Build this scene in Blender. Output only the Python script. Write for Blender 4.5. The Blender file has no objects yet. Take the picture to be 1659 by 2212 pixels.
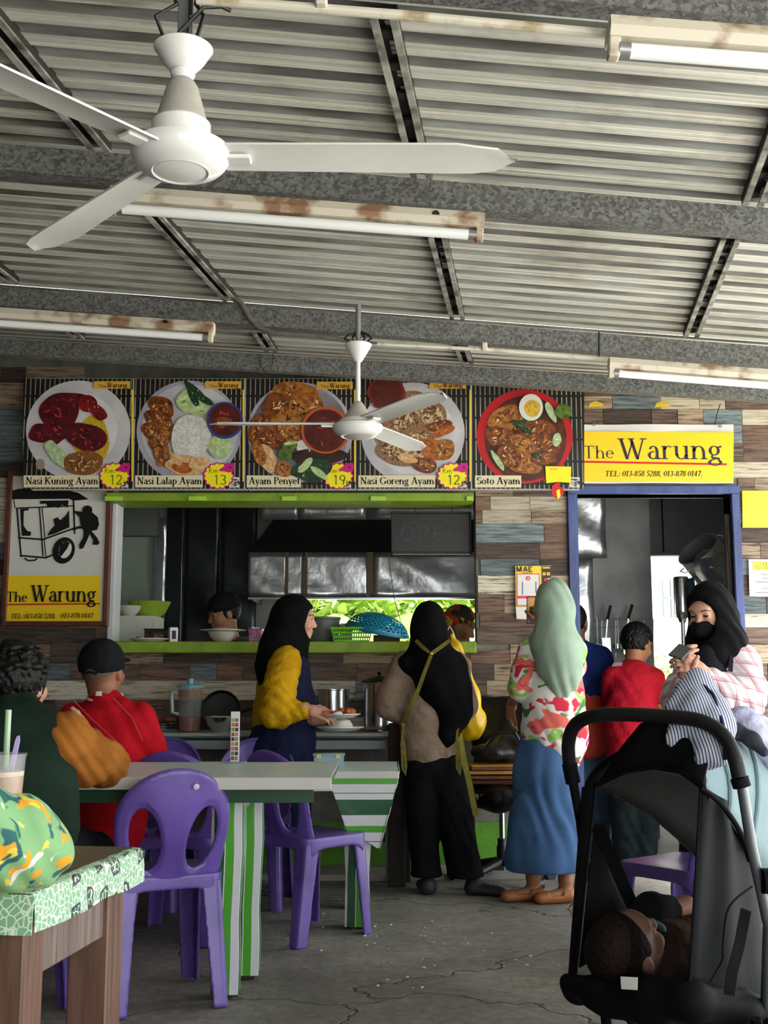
import bpy, bmesh, math, random
import numpy as np
from mathutils import Vector, Matrix, Euler
random.seed(7); np.random.seed(7)
SC = bpy.context.scene
COL = SC.collection
PI = math.pi
# ---------------------------------------------------------------- camera
FPX, CXP, CYP = 2500.0, 829.5, 1106.0
CAMZ = 1.09
PITCH = math.atan(364/2500)
cam = bpy.data.cameras.new('camera'); camo = bpy.data.objects.new('camera', cam); COL.objects.link(camo)
camo.location = (0, 0, CAMZ); camo.rotation_euler = (PI/2+PITCH, 0, 0)
cam.sensor_fit = 'HORIZONTAL'; cam.sensor_width = 36; cam.lens = FPX/1659*36
cam.clip_start = .05; cam.clip_end = 200
SC.camera = camo
# ---------------------------------------------------------------- light: bright overcast day around an open-sided shelter
W = bpy.data.worlds.new('sky'); SC.world = W; W.use_nodes = True
nt = W.node_tree; nt.nodes.clear()
wo = nt.nodes.new('ShaderNodeOutputWorld'); bg = nt.nodes.new('ShaderNodeBackground')
bg.inputs[0].default_value = (.93, .97, 1.0, 1); bg.inputs[1].default_value = 1.0
nt.links.new(bg.outputs[0], wo.inputs[0])
sun = bpy.data.lights.new('hazy_sun', 'SUN'); sun.energy = 8.0; sun.angle = math.radians(25); sun.color = (1, .97, .92)
suno = bpy.data.objects.new('hazy_sun', sun); COL.objects.link(suno)
suno.rotation_euler = (math.radians(8), math.radians(20), 0)
SC.view_settings.view_transform = 'Standard'; SC.view_settings.look = 'None'
SC.view_settings.gamma = 1; SC.view_settings.exposure = 2.0
# ---------------------------------------------------------------- placement helper: point on the ray of a pixel at distance Y
def ray(u, v):
    dx, dy = (u-CXP)/FPX, (CYP-v)/FPX
    c, s = math.cos(PITCH), math.sin(PITCH)
    return Vector((dx, c-dy*s, s+dy*c))
def at(u, v, Y):
    r = ray(u, v); return Vector((0, 0, CAMZ))+r*(Y/r.y)
def X(u, Y, v=1470): return at(u, v, Y).x
def Z(v, Y): return at(830, v, Y).z
def gy(v):
    r = ray(830, v); return -CAMZ/r.z*r.y
# ---------------------------------------------------------------- materials
MATS = {}
def srgb(h):
    if isinstance(h, str):
        h = h.lstrip('#'); c = [int(h[i:i+2], 16)/255 for i in (0, 2, 4)]
    else: c = list(h)
    return tuple((x/12.92 if x <= .04045 else ((x+.055)/1.055)**2.4) for x in c)
def newmat(name):
    m = bpy.data.materials.new(name); m.use_nodes = True
    return m, m.node_tree, m.node_tree.nodes['Principled BSDF']
def mat(name, col, rough=.6, metal=0, var=.12, scale=6, bump=0, bscale=40, stretch=(1, 1, 1), col2=None, alpha=None, trans=0, emit=0, coat=0, coords='Object', lo=.35, hi=.65, sheen=0, spec=None):
    if name in MATS: return MATS[name]
    m, t, b = newmat(name); N = t.nodes; L = t.links
    c = srgb(col); c2 = srgb(col2) if col2 else tuple(x*(1-var) for x in c)
    b.inputs['Roughness'].default_value = rough; b.inputs['Metallic'].default_value = metal
    if spec is not None: b.inputs['Specular IOR Level'].default_value = spec
    if coat: b.inputs['Coat Weight'].default_value = coat; b.inputs['Coat Roughness'].default_value = .15
    if sheen: b.inputs['Sheen Weight'].default_value = sheen; b.inputs['Sheen Roughness'].default_value = .5
    if trans: b.inputs['Transmission Weight'].default_value = trans; b.inputs['IOR'].default_value = 1.25
    if alpha is not None: b.inputs['Alpha'].default_value = alpha
    if emit: b.inputs['Emission Color'].default_value = (*c, 1); b.inputs['Emission Strength'].default_value = emit
    mp = None
    if var or bump or col2:
        if coords == 'World':
            g = N.new('ShaderNodeNewGeometry'); src = g.outputs['Position']
        else:
            g = N.new('ShaderNodeTexCoord'); src = g.outputs[coords]
        mp = N.new('ShaderNodeMapping'); mp.inputs['Scale'].default_value = stretch; L.new(src, mp.inputs['Vector'])
    if var or col2:
        n = N.new('ShaderNodeTexNoise'); n.inputs['Scale'].default_value = scale; n.inputs['Detail'].default_value = 5
        L.new(mp.outputs[0], n.inputs['Vector'])
        r = N.new('ShaderNodeValToRGB'); r.color_ramp.elements[0].position = lo; r.color_ramp.elements[1].position = hi
        r.color_ramp.elements[0].color = (*c2, 1); r.color_ramp.elements[1].color = (*c, 1)
        L.new(n.outputs['Fac'], r.inputs['Fac']); L.new(r.outputs['Color'], b.inputs['Base Color'])
    else: b.inputs['Base Color'].default_value = (*c, 1)
    if bump:
        n2 = N.new('ShaderNodeTexNoise'); n2.inputs['Scale'].default_value = bscale; n2.inputs['Detail'].default_value = 4
        L.new(mp.outputs[0], n2.inputs['Vector'])
        bp = N.new('ShaderNodeBump'); bp.inputs['Strength'].default_value = bump; bp.inputs['Distance'].default_value = .01
        L.new(n2.outputs['Fac'], bp.inputs['Height']); L.new(bp.outputs['Normal'], b.inputs['Normal'])
    MATS[name] = m; return m
# ---------------------------------------------------------------- mesh helper
def basis(d, up=Vector((0, 0, 1))):
    d = Vector(d).normalized()
    if abs(d.dot(up)) > .97: up = Vector((0, 1, 0))
    x = up.cross(d).normalized(); y = d.cross(x)
    return x, y, d
class MB:
    def __init__(s): s.v = []; s.f = []; s.m = []
    def add(s, vs, fs, M=None, mi=0):
        o = len(s.v)
        s.v += [tuple(M @ Vector(p)) if M is not None else tuple(p) for p in vs]
        s.f += [tuple(i+o for i in f) for f in fs]; s.m += [mi]*len(fs)
        return s
    def box(s, x0, x1, y0, y1, z0, z1, M=None, mi=0):
        vs = [(x0,y0,z0),(x1,y0,z0),(x1,y1,z0),(x0,y1,z0),(x0,y0,z1),(x1,y0,z1),(x1,y1,z1),(x0,y1,z1)]
        return s.add(vs, [(0,3,2,1),(4,5,6,7),(0,1,5,4),(1,2,6,5),(2,3,7,6),(3,0,4,7)], M, mi)
    def cbox(s, c, d, M=None, mi=0):
        return s.box(c[0]-d[0]/2, c[0]+d[0]/2, c[1]-d[1]/2, c[1]+d[1]/2, c[2]-d[2]/2, c[2]+d[2]/2, M, mi)
    def bar(s, a, b, w, h, up=(0, 0, 1), mi=0):
        a, b = Vector(a), Vector(b); x, y, d = basis(b-a, Vector(up)); vs = []
        for p in (a, b):
            for sx, sy in ((-1,-1),(1,-1),(1,1),(-1,1)): vs.append(p+x*(sx*w/2)+y*(sy*h/2))
        return s.add(vs, [(3,2,1,0),(4,5,6,7),(0,1,5,4),(1,2,6,5),(2,3,7,6),(3,0,4,7)], None, mi)
    def tube(s, pts, r, n=8, closed=False, cap=True, mi=0, flat=None):
        pts = [Vector(p) for p in pts]; k = len(pts); vs = []; px = None
        rr = r if isinstance(r, (list, tuple)) else [r]*k
        for i, p in enumerate(pts):
            a = pts[(i-1) % k] if (closed or i > 0) else p
            b = pts[(i+1) % k] if (closed or i < k-1) else p
            d = (b-a).normalized()
            if px is None: x, y, _ = basis(d)
            else:
                x = (px-d*px.dot(d)); x = x.normalized() if x.length > 1e-6 else basis(d)[0]; y = d.cross(x)
            px = x
            for j in range(n):
                t = 2*PI*j/n
                vs.append(p+x*(math.cos(t)*rr[i])+y*(math.sin(t)*rr[i]*(flat or 1)))
        fs = []
        for i in range(k if closed else k-1):
            for j in range(n):
                a, b = i*n+j, i*n+(j+1) % n; c, d = ((i+1) % k)*n+(j+1) % n, ((i+1) % k)*n+j
                fs.append((a, b, c, d))
        if not closed and cap: fs += [tuple(range(n))[::-1], tuple(range((k-1)*n, k*n))]
        return s.add(vs, fs, None, mi)
    def lathe(s, prof, n=24, M=None, mi=0, sx=1, sy=1):
        vs = []; fs = []; k = len(prof)
        for r, z in prof:
            for j in range(n):
                t = 2*PI*j/n; vs.append((r*math.cos(t)*sx, r*math.sin(t)*sy, z))
        for i in range(k-1):
            for j in range(n): fs.append((i*n+j, i*n+(j+1) % n, (i+1)*n+(j+1) % n, (i+1)*n+j))
        if prof[0][0] > 1e-4: fs.append(tuple(range(n))[::-1])
        if prof[-1][0] > 1e-4: fs.append(tuple(range((k-1)*n, k*n)))
        return s.add(vs, fs, M, mi)
    def prism(s, out, z0, z1, M=None, mi=0):
        n = len(out); vs = [(x, y, z0) for x, y in out]+[(x, y, z1) for x, y in out]
        fs = [tuple(range(n))[::-1], tuple(range(n, 2*n))]+[(i, (i+1) % n, n+(i+1) % n, n+i) for i in range(n)]
        return s.add(vs, fs, M, mi)
    def sheet(s, rows, thick=0, mi=0):
        """grid of points rows[i][j]; thick > 0 gives it a back side and rims"""
        R, C = len(rows), len(rows[0]); P = [[Vector(p) for p in r] for r in rows]
        fs = [(i*C+j, i*C+j+1, (i+1)*C+j+1, (i+1)*C+j) for i in range(R-1) for j in range(C-1)]
        vs = [p for r in P for p in r]
        if thick:
            ns = []
            for i in range(R):
                for j in range(C):
                    du = P[i][min(j+1, C-1)]-P[i][max(j-1, 0)]; dv = P[min(i+1, R-1)][j]-P[max(i-1, 0)][j]
                    n = du.cross(dv); ns.append(n.normalized() if n.length > 1e-9 else Vector((0, 0, 1)))
            o = R*C; vs = vs+[p-n*thick for p, n in zip(vs, ns)]
            fs += [(o+a, o+d, o+c, o+b) for a, b, c, d in list(fs)]
            edge = [(0, j) for j in range(C)]+[(i, C-1) for i in range(1, R)]+[(R-1, j) for j in range(C-2, -1, -1)]+[(i, 0) for i in range(R-2, 0, -1)]
            e = [i*C+j for i, j in edge]
            for a, b in zip(e, e[1:]+e[:1]): fs.append((b, a, a+o, b+o))
        return s.add(vs, fs, None, mi)
    def build(s, name, m=None, parent=None, loc=None, rot=None, bevel=0, smooth=True, angle=35, merge=0, seg=1):
        me = bpy.data.meshes.new(name); me.from_pydata(s.v, [], s.f)
        ms = m if isinstance(m, (list, tuple)) else [m]
        for x in ms: me.materials.append(x)
        me.polygons.foreach_set('material_index', s.m)
        if bevel or merge:
            bm = bmesh.new(); bm.from_mesh(me)
            if merge: bmesh.ops.remove_doubles(bm, verts=bm.verts, dist=merge)
            bmesh.ops.recalc_face_normals(bm, faces=bm.faces)
            if bevel:
                es = [e for e in bm.edges if len(e.link_faces) == 2 and e.calc_face_angle(0) > .5]
                bmesh.ops.bevel(bm, geom=es, offset=bevel, segments=seg, affect='EDGES', profile=.6)
            bm.to_mesh(me); bm.free()
        return link(name, me, parent, loc, rot, smooth, angle)
def link(name, me, parent=None, loc=None, rot=None, smooth=True, angle=35):
    if smooth:
        me.polygons.foreach_set('use_smooth', [True]*len(me.polygons))
        if angle: me.set_sharp_from_angle(angle=math.radians(angle))
    me.update()
    o = bpy.data.objects.new(name, me); COL.objects.link(o)
    if parent: o.parent = parent
    if loc is not None: o.location = loc
    if rot is not None: o.rotation_euler = rot
    return o
def tag(o, label=None, cat=None, group=None, kind=None):
    if label: o['label'] = label
    if cat: o['category'] = cat
    if group: o['group'] = group
    if kind: o['kind'] = kind
    return o
def thing(name, label, cat, loc=(0, 0, 0), rz=0, group=None):
    o = bpy.data.objects.new(name, None); COL.objects.link(o); o.empty_display_size = .05
    o.location = loc; o.rotation_euler = (0, 0, rz)
    return tag(o, label, cat, group)
def copy_tree(o, parent=None):
    c = o.copy(); COL.objects.link(c); c.parent = parent
    for ch in list(o.children): copy_tree(ch, c)
    return c
def TR(x, y, z, rz=0, rx=0, ry=0): return Matrix.Translation((x, y, z)) @ Euler((rx, ry, rz)).to_matrix().to_4x4()
def disc_pts(cx, cy, rx, ry=None, n=28, a0=0, a1=2*PI, wob=0, seed=0):
    ry = ry or rx; rnd = random.Random(seed); ph = [rnd.random()*6.28 for _ in range(4)]
    out = []
    for i in range(n):
        t = a0+(a1-a0)*i/n; w = 1+wob*sum(math.sin((k+2)*t+ph[k])/(1+k*.5) for k in range(4))*.5
        out.append((cx+rx*w*math.cos(t), cy+ry*w*math.sin(t)))
    return out
# ---------------------------------------------------------------- smooth organic surfaces: signed distances blended, then surface nets
class SDF:
    def __init__(s): s.p = []
    def cone(s, a, b, ra, rb, k=.02, flat=None, op='u'):
        s.p.append(('c', np.array(a, float), np.array(b, float), ra, rb, k, flat, op)); return s
    def chain(s, pts, rs, k=.02, flat=None):
        for i in range(len(pts)-1): s.cone(pts[i], pts[i+1], rs[i], rs[i+1], k, flat)
        return s
    def ell(s, c, r, R=None, k=.02, op='u'):
        s.p.append(('e', np.array(c, float), np.array(r, float), None if R is None else np.array(R.to_3x3() if hasattr(R, 'to_3x3') else R), None, k, None, op)); return s
    def mesh(s, h=.008, disp=None, cut=None):
        lo = np.full(3, 1e9); hi = -lo
        bb = []
        for t, a, b, ra, rb, k, fl, op in s.p:
            if t == 'c':
                m = max(ra, rb)*(max(1, fl[1]) if fl else 1); l = np.minimum(a, b)-m; u = np.maximum(a, b)+m
            else: m = max(b); l = a-m; u = a+m
            bb.append((l, u))
            if op == 'u': lo = np.minimum(lo, l); hi = np.maximum(hi, u)
        lo -= 3*h+.01; hi += 3*h+.01
        n = np.ceil((hi-lo)/h).astype(int)+1
        D = np.full(n, .06, np.float32)
        ax = [lo[i]+h*np.arange(n[i]) for i in range(3)]
        for (t, a, b, ra, rb, k, fl, op), (l, u) in zip(s.p, bb):
            m = k+2.5*h
            i0 = np.maximum(((l-m-lo)/h).astype(int), 0); i1 = np.minimum(((u+m-lo)/h).astype(int)+2, n)
            if (i1 <= i0).any(): continue
            sl = tuple(slice(i0[i], i1[i]) for i in range(3))
            px = ax[0][sl[0]][:, None, None]; py = ax[1][sl[1]][None, :, None]; pz = ax[2][sl[2]][None, None, :]
            if t == 'c':
                X0, Y0, Z0 = px-a[0], py-a[1], pz-a[2]; ab = b-a; L2 = max(ab.dot(ab), 1e-9)
                T = np.clip((X0*ab[0]+Y0*ab[1]+Z0*ab[2])/L2, 0, 1)
                qx, qy, qz = X0-T*ab[0], Y0-T*ab[1], Z0-T*ab[2]
                if fl:
                    nv = np.array(fl[0], float); nv /= np.linalg.norm(nv); dn = qx*nv[0]+qy*nv[1]+qz*nv[2]
                    g = 1/fl[1]-1; qx, qy, qz = qx+nv[0]*dn*g, qy+nv[1]*dn*g, qz+nv[2]*dn*g
                d = np.sqrt(qx*qx+qy*qy+qz*qz)-(ra+(rb-ra)*T)
                if fl and fl[1] < 1: d = d*max(fl[1], .6)
            else:
                X0, Y0, Z0 = px-a[0], py-a[1], pz-a[2]
                if rb is None and ra is not None:
                    R = ra
                    X0, Y0, Z0 = R[0,0]*X0+R[1,0]*Y0+R[2,0]*Z0, R[0,1]*X0+R[1,1]*Y0+R[2,1]*Z0, R[0,2]*X0+R[1,2]*Y0+R[2,2]*Z0
                k0 = np.sqrt((X0/b[0])**2+(Y0/b[1])**2+(Z0/b[2])**2); k1 = np.sqrt((X0/b[0]**2)**2+(Y0/b[1]**2)**2+(Z0/b[2]**2)**2)
                d = k0*(k0-1)/np.maximum(k1, 1e-6)
            o = D[sl]
            if op == 'u':
                hh = np.clip(.5+.5*(o-d)/k, 0, 1); D[sl] = o+(d-o)*hh-k*hh*(1-hh)
            else:
                d = -d; hh = np.clip(.5-.5*(o-d)/k, 0, 1); D[sl] = o+(d-o)*hh+k*hh*(1-hh)
        if disp is not None:
            D = D+disp(ax[0][:, None, None], ax[1][None, :, None], ax[2][None, None, :])
        if cut is not None:
            D = np.maximum(D, cut(ax[0][:, None, None], ax[1][None, :, None], ax[2][None, None, :]))
        return nets(D, lo, h)
def nets(D, lo, h):
    S = D < 0
    c = S[:-1,:-1,:-1].astype(np.int8)
    cnt = sum(S[i:S.shape[0]-1+i, j:S.shape[1]-1+j, k:S.shape[2]-1+k].astype(np.int8) for i in (0,1) for j in (0,1) for k in (0,1))
    act = (cnt > 0) & (cnt < 8)
    I = np.argwhere(act); idx = np.full(act.shape, -1, np.int64); idx[act] = np.arange(len(I))
    acc = np.zeros((len(I), 3)); num = np.zeros(len(I))
    cor = [(i, j, k) for i in (0,1) for j in (0,1) for k in (0,1)]
    val = {q: D[I[:,0]+q[0], I[:,1]+q[1], I[:,2]+q[2]] for q in cor}
    for q in cor:
        for axn in range(3):
            if q[axn] == 0:
                r = list(q); r[axn] = 1; r = tuple(r)
                a, b = val[q], val[r]; m = (a < 0) != (b < 0)
                t = np.where(m, a/np.where(a-b == 0, 1, a-b), 0)
                p = np.array(q, float)[None]+np.zeros((len(I), 3)); p[:, axn] = t
                acc += p*m[:, None]; num += m
    V = lo+h*(I+acc/np.maximum(num, 1)[:, None])
    F = []
    for axn in range(3):
        a = [slice(None)]*3; b = [slice(None)]*3; a[axn] = slice(0, -1); b[axn] = slice(1, None)
        A, B = S[tuple(a)], S[tuple(b)]; ch = A != B
        E = np.argwhere(ch); o1, o2 = [(1, 2), (2, 0), (0, 1)][axn]
        ok = (E[:, o1] > 0) & (E[:, o2] > 0) & (E[:, o1] < S.shape[o1]-1) & (E[:, o2] < S.shape[o2]-1); E = E[ok]
        def cell(d1, d2):
            C = E.copy(); C[:, o1] -= d1; C[:, o2] -= d2; return idx[C[:,0], C[:,1], C[:,2]]
        q = np.stack([cell(1, 1), cell(0, 1), cell(0, 0), cell(1, 0)], 1)
        flip = ~A[tuple(E.T)]
        q[flip] = q[flip][:, ::-1]
        F.append(q)
    F = np.concatenate(F); F = F[(F >= 0).all(1)]
    return V, F
def relax(V, F, n=1, w=.5):
    e = np.concatenate([F[:, [i, (i+1) % 4]] for i in range(4)])
    for _ in range(n):
        s = np.zeros_like(V); c = np.zeros(len(V))
        np.add.at(s, e[:, 0], V[e[:, 1]]); np.add.at(c, e[:, 0], 1); np.add.at(s, e[:, 1], V[e[:, 0]]); np.add.at(c, e[:, 1], 1)
        V = V+(s/np.maximum(c, 1)[:, None]-V)*w
    return V
def np_obj(name, parts, mats, parent=None, loc=None, rot=None, paint=None, smooth_it=1):
    """parts: list of (V, F) joined into one mesh; paint(centres, normals) -> material indices"""
    vs = []; fs = []; o = 0
    for V, F in parts:
        if smooth_it: V = relax(V, F, smooth_it)
        vs.append(V); fs.append(F+o); o += len(V)
    V = np.concatenate(vs); F = np.concatenate(fs)
    me = bpy.data.meshes.new(name); me.vertices.add(len(V)); me.vertices.foreach_set('co', V.astype(np.float32).ravel())
    me.loops.add(F.size); me.loops.foreach_set('vertex_index', F.astype(np.int32).ravel())
    me.polygons.add(len(F)); me.polygons.foreach_set('loop_start', np.arange(0, F.size, 4, dtype=np.int32))
    me.polygons.foreach_set('loop_total', np.full(len(F), 4, np.int32))
    for m in (mats if isinstance(mats, (list, tuple)) else [mats]): me.materials.append(m)
    me.update(calc_edges=True)
    if paint is not None:
        c = V[F].mean(1); me.polygons.foreach_set('material_index', np.asarray(paint(c), np.int32))
    return link(name, me, parent, loc, rot, True, 0)
# ---------------------------------------------------------------- lettering: a small roman alphabet drawn from strokes with serifs
def _arc(cx, cy, rx, ry, a0, a1): return ('a', cx, cy, rx, ry, a0, a1)
def _l(x0, y0, x1, y1, w=1): return ('l', x0, y0, x1, y1, w)
def _s(x, y, r=.12): return ('s', x, y, r)
XH = .64
GL = {
 'T': (.86, [_l(.43,0,.43,.97), _l(.05,.97,.81,.97,.45), _l(.06,.97,.06,.76,.35), _l(.8,.97,.8,.76,.35), _s(.43,0)]),
 'h': (.74, [_l(.15,0,.15,1), _arc(.36,.36,.21,.27,175,0), _l(.57,0,.57,.38), _s(.15,0), _s(.57,0), _s(.1,1,.06)]),
 'e': (.6, [_arc(.3,.32,.23,.31,0,315), _l(.08,.35,.52,.35,.4)]),
 'W': (1.22, [_l(.12,1,.38,0,1.1), _l(.38,0,.62,.85,.5), _l(.55,1,.82,0,1.1), _l(.82,0,1.08,1,.5), _s(.12,1), _s(.56,1), _s(1.08,1)]),
 'a': (.6, [_l(.44,0,.44,.42), _arc(.28,.42,.16,.21,0,160), _arc(.27,.19,.18,.18,70,330), _l(.44,.05,.58,.03,.6)]),
 'r': (.52, [_l(.15,0,.15,.64), _arc(.34,.44,.18,.19,170,50), _s(.15,0), _s(.11,.63,.06)]),
 'u': (.74, [_l(.15,.2,.15,.64), _arc(.36,.25,.21,.25,180,350), _l(.57,0,.57,.64), _s(.1,.63,.06), _s(.52,.63,.06), _s(.61,0,.06)]),
 'n': (.74, [_l(.15,0,.15,.64), _arc(.36,.36,.21,.27,175,0), _l(.57,0,.57,.38), _s(.15,0), _s(.57,0), _s(.1,.63,.06)]),
 'g': (.64, [_arc(.28,.41,.19,.22,0,360), _l(.42,.56,.6,.62,.6), _l(.2,.2,.16,.08,.6), _l(.16,.08,.5,.02,.8), _arc(.3,-.15,.25,.15,60,-270)]),
 'N': (.98, [_l(.18,0,.18,1,.5), _l(.18,1,.78,0,1.1), _l(.78,0,.78,1,.5), _s(.18,0), _s(.12,1,.1), _s(.78,1)]),
 's': (.5, [_arc(.25,.47,.15,.16,30,260), _arc(.25,.17,.17,.16,80,-160)]),
 'i': (.36, [_l(.18,0,.18,.64), _s(.18,0), _s(.13,.63,.06), ('d', .18, .86, .08)]),
 'K': (.92, [_l(.18,0,.18,1), _l(.22,.45,.72,1,.5), _l(.36,.58,.76,0), _s(.18,0), _s(.18,1), _s(.74,1), _s(.78,0)]),
 'A': (.94, [_l(.14,0,.47,1,.5), _l(.47,1,.8,0,1.1), _l(.26,.34,.68,.34,.4), _s(.14,0), _s(.8,0)]),
 'y': (.66, [_l(.12,.64,.34,.02), _l(.56,.64,.27,-.24,.5), _s(.12,.64), _s(.56,.64), ('d', .2, -.25, .07)]),
 'm': (1.08, [_l(.15,0,.15,.64), _arc(.34,.36,.19,.27,175,0), _l(.53,0,.53,.38), _arc(.72,.36,.19,.27,175,0), _l(.91,0,.91,.38), _s(.15,0), _s(.53,0), _s(.91,0), _s(.1,.63,.06)]),
 'L': (.76, [_l(.2,0,.2,1), _l(.2,.03,.66,.03,.5), _l(.67,.02,.67,.26,.4), _s(.2,0), _s(.2,1)]),
 'l': (.36, [_l(.18,0,.18,1), _s(.18,0), _s(.13,1,.06)]),
 'p': (.7, [_l(.16,-.3,.16,.64), _arc(.36,.32,.23,.31,150,-150), _s(.16,-.3), _s(.11,.63,.06)]),
 'P': (.76, [_l(.2,0,.2,1), _arc(.4,.74,.27,.24,90,-90), _l(.2,.98,.42,.98,.4), _l(.2,.5,.42,.5,.4), _s(.2,0), _s(.16,1,.08)]),
 't': (.44, [_l(.2,.12,.2,.84), _arc(.3,.14,.1,.13,180,300), _l(.04,.63,.38,.63,.4)]),
 'G': (1.0, [_arc(.5,.5,.4,.48,50,325), _l(.8,.08,.8,.42), _s(.8,.42), _l(.81,.74,.81,.98,.4)]),
 'o': (.64, [_arc(.32,.32,.25,.31,0,360)]),
 'S': (.66, [_arc(.33,.74,.22,.24,20,260), _arc(.33,.26,.24,.25,80,-160)]),
 'E': (.8, [_l(.2,0,.2,1), _l(.2,.97,.68,.97,.5), _l(.2,.52,.54,.52,.4), _l(.2,.03,.7,.03,.5), _l(.7,.03,.7,.25,.4), _l(.68,.97,.68,.78,.4), _s(.16,0,.08), _s(.16,1,.08)]),
 'M': (1.12, [_l(.18,0,.18,1,.5), _l(.18,1,.54,.05,1.1), _l(.54,.05,.9,1,.5), _l(.9,0,.9,1), _s(.18,0), _s(.9,0), _s(.12,1,.08), _s(.94,1,.08)]),
 'R': (.86, [_l(.2,0,.2,1), _arc(.4,.75,.25,.23,90,-90), _l(.2,.98,.42,.98,.4), _l(.2,.52,.42,.52,.4), _l(.42,.5,.72,0), _s(.2,0), _s(.76,0,.08)]),
 'O': (.98, [_arc(.49,.5,.4,.49,0,360)]),
 '0': (.62, [_arc(.31,.5,.22,.48,0,360)]),
 '1': (.5, [_l(.27,0,.27,1), _l(.1,.84,.27,.98,.5), _s(.27,0)]),
 '2': (.6, [_arc(.29,.72,.2,.26,160,-30), _l(.47,.6,.1,.06,.7), _l(.08,.05,.52,.05,.8)]),
 '3': (.6, [_arc(.28,.75,.19,.23,150,-90), _arc(.28,.27,.22,.25,90,-150)]),
 '4': (.62, [_l(.4,0,.4,1), _l(.4,.98,.06,.3,.5), _l(.06,.29,.56,.29,.6)]),
 '5': (.58, [_l(.14,.97,.5,.97,.9), _l(.15,.97,.12,.58,.5), _arc(.27,.33,.22,.31,120,-140)]),
 '7': (.58, [_l(.08,.95,.52,.95,.9), _l(.52,.95,.22,0,.9)]),
 '8': (.62, [_arc(.31,.75,.18,.22,0,360), _arc(.31,.27,.22,.26,0,360)]),
 '9': (.62, [_arc(.3,.7,.21,.27,0,360), _l(.5,.7,.36,0,.8)]),
 ',': (.3, [('d', .14, .05, .08), _l(.18,.05,.1,-.16,.5)]),
 '.': (.3, [('d', .14, .07, .085)]), ':': (.32, [('d', .16, .1, .085), ('d', .16, .55, .085)]),
 '-': (.4, [_l(.06,.34,.34,.34,.8)]), ' ': (.32, []),
}
def text_mb(mb, txt, size, M, w=.125, contrast=.42, serif=True, shear=0, center=False, width=None, track=0, z=0, mi=0):
    """draws txt with cap height size in the local x-y plane of M (facing +z); width forces the line length"""
    total = sum(GL[c][0]+track for c in txt)
    kx = size if width is None else width/total
    x = -total/2*kx if center else 0
    dz = [0]
    def quad(ps):
        dz[0] += 1e-6*size
        mb.add([(p[0]+shear*p[1], p[1], z+dz[0]) for p in ps], [tuple(range(len(ps)))], M, mi)
    for c in txt:
        adv, st = GL[c]
        for q in st:
            if q[0] == 'l':
                _, x0, y0, x1, y1, k = q; a = Vector((x+x0*kx, y0*size)); b = Vector((x+x1*kx, y1*size)); d = b-a
                if d.length < 1e-9: continue
                kk = k if serif else .85
                n = Vector((-d.y, d.x)).normalized()*(w*kk*size/2)
                if abs(d.y) > abs(d.x)*1.2: n = Vector((w*kk*min(kx, size*1.05)/2, 0)) if serif else n
                ps = [a-n, b-n, b+n, a+n]
                if (ps[1]-ps[0]).cross(ps[2]-ps[1]) < 0: ps.reverse()
                quad(ps)
            elif q[0] == 's' and serif:
                _, sx, sy, r = q; t = w*.36*size/2
                yy = sy*size+(t if sy < .3 and sy > -.2 else -t)
                quad([(x+(sx-r-.03)*kx, yy-t), (x+(sx+r+.03)*kx, yy-t), (x+(sx+r+.03)*kx, yy+t), (x+(sx-r-.03)*kx, yy+t)])
            elif q[0] == 'd':
                _, sx, sy, r = q
                quad([(x+sx*kx+math.cos(t*PI/4)*r*size, sy*size+math.sin(t*PI/4)*r*size) for t in range(8)])
            elif q[0] == 'a':
                _, cx, cy, rx, ry, a0, a1 = q; n = max(6, int(abs(a1-a0)/18)); pr = None
                for i in range(n+1):
                    t = math.radians(a0+(a1-a0)*i/n); ct, sn = math.cos(t), math.sin(t)
                    hw = w/2*((contrast+(1-contrast)*ct*ct) if serif else .85)
                    o = (x+(cx+(rx+hw*.8)*ct)*kx, (cy+(ry+hw*.5)*sn)*size); n_ = (x+(cx+(rx-hw*1.2)*ct)*kx, (cy+(ry-hw*1.2)*sn)*size)
                    if pr:
                        ps = [pr[0], o, n_, pr[1]]
                        if a1 < a0: ps.reverse()
                        quad(ps)
                    pr = (o, n_)
        x += (adv+track)*kx
    return mb
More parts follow.
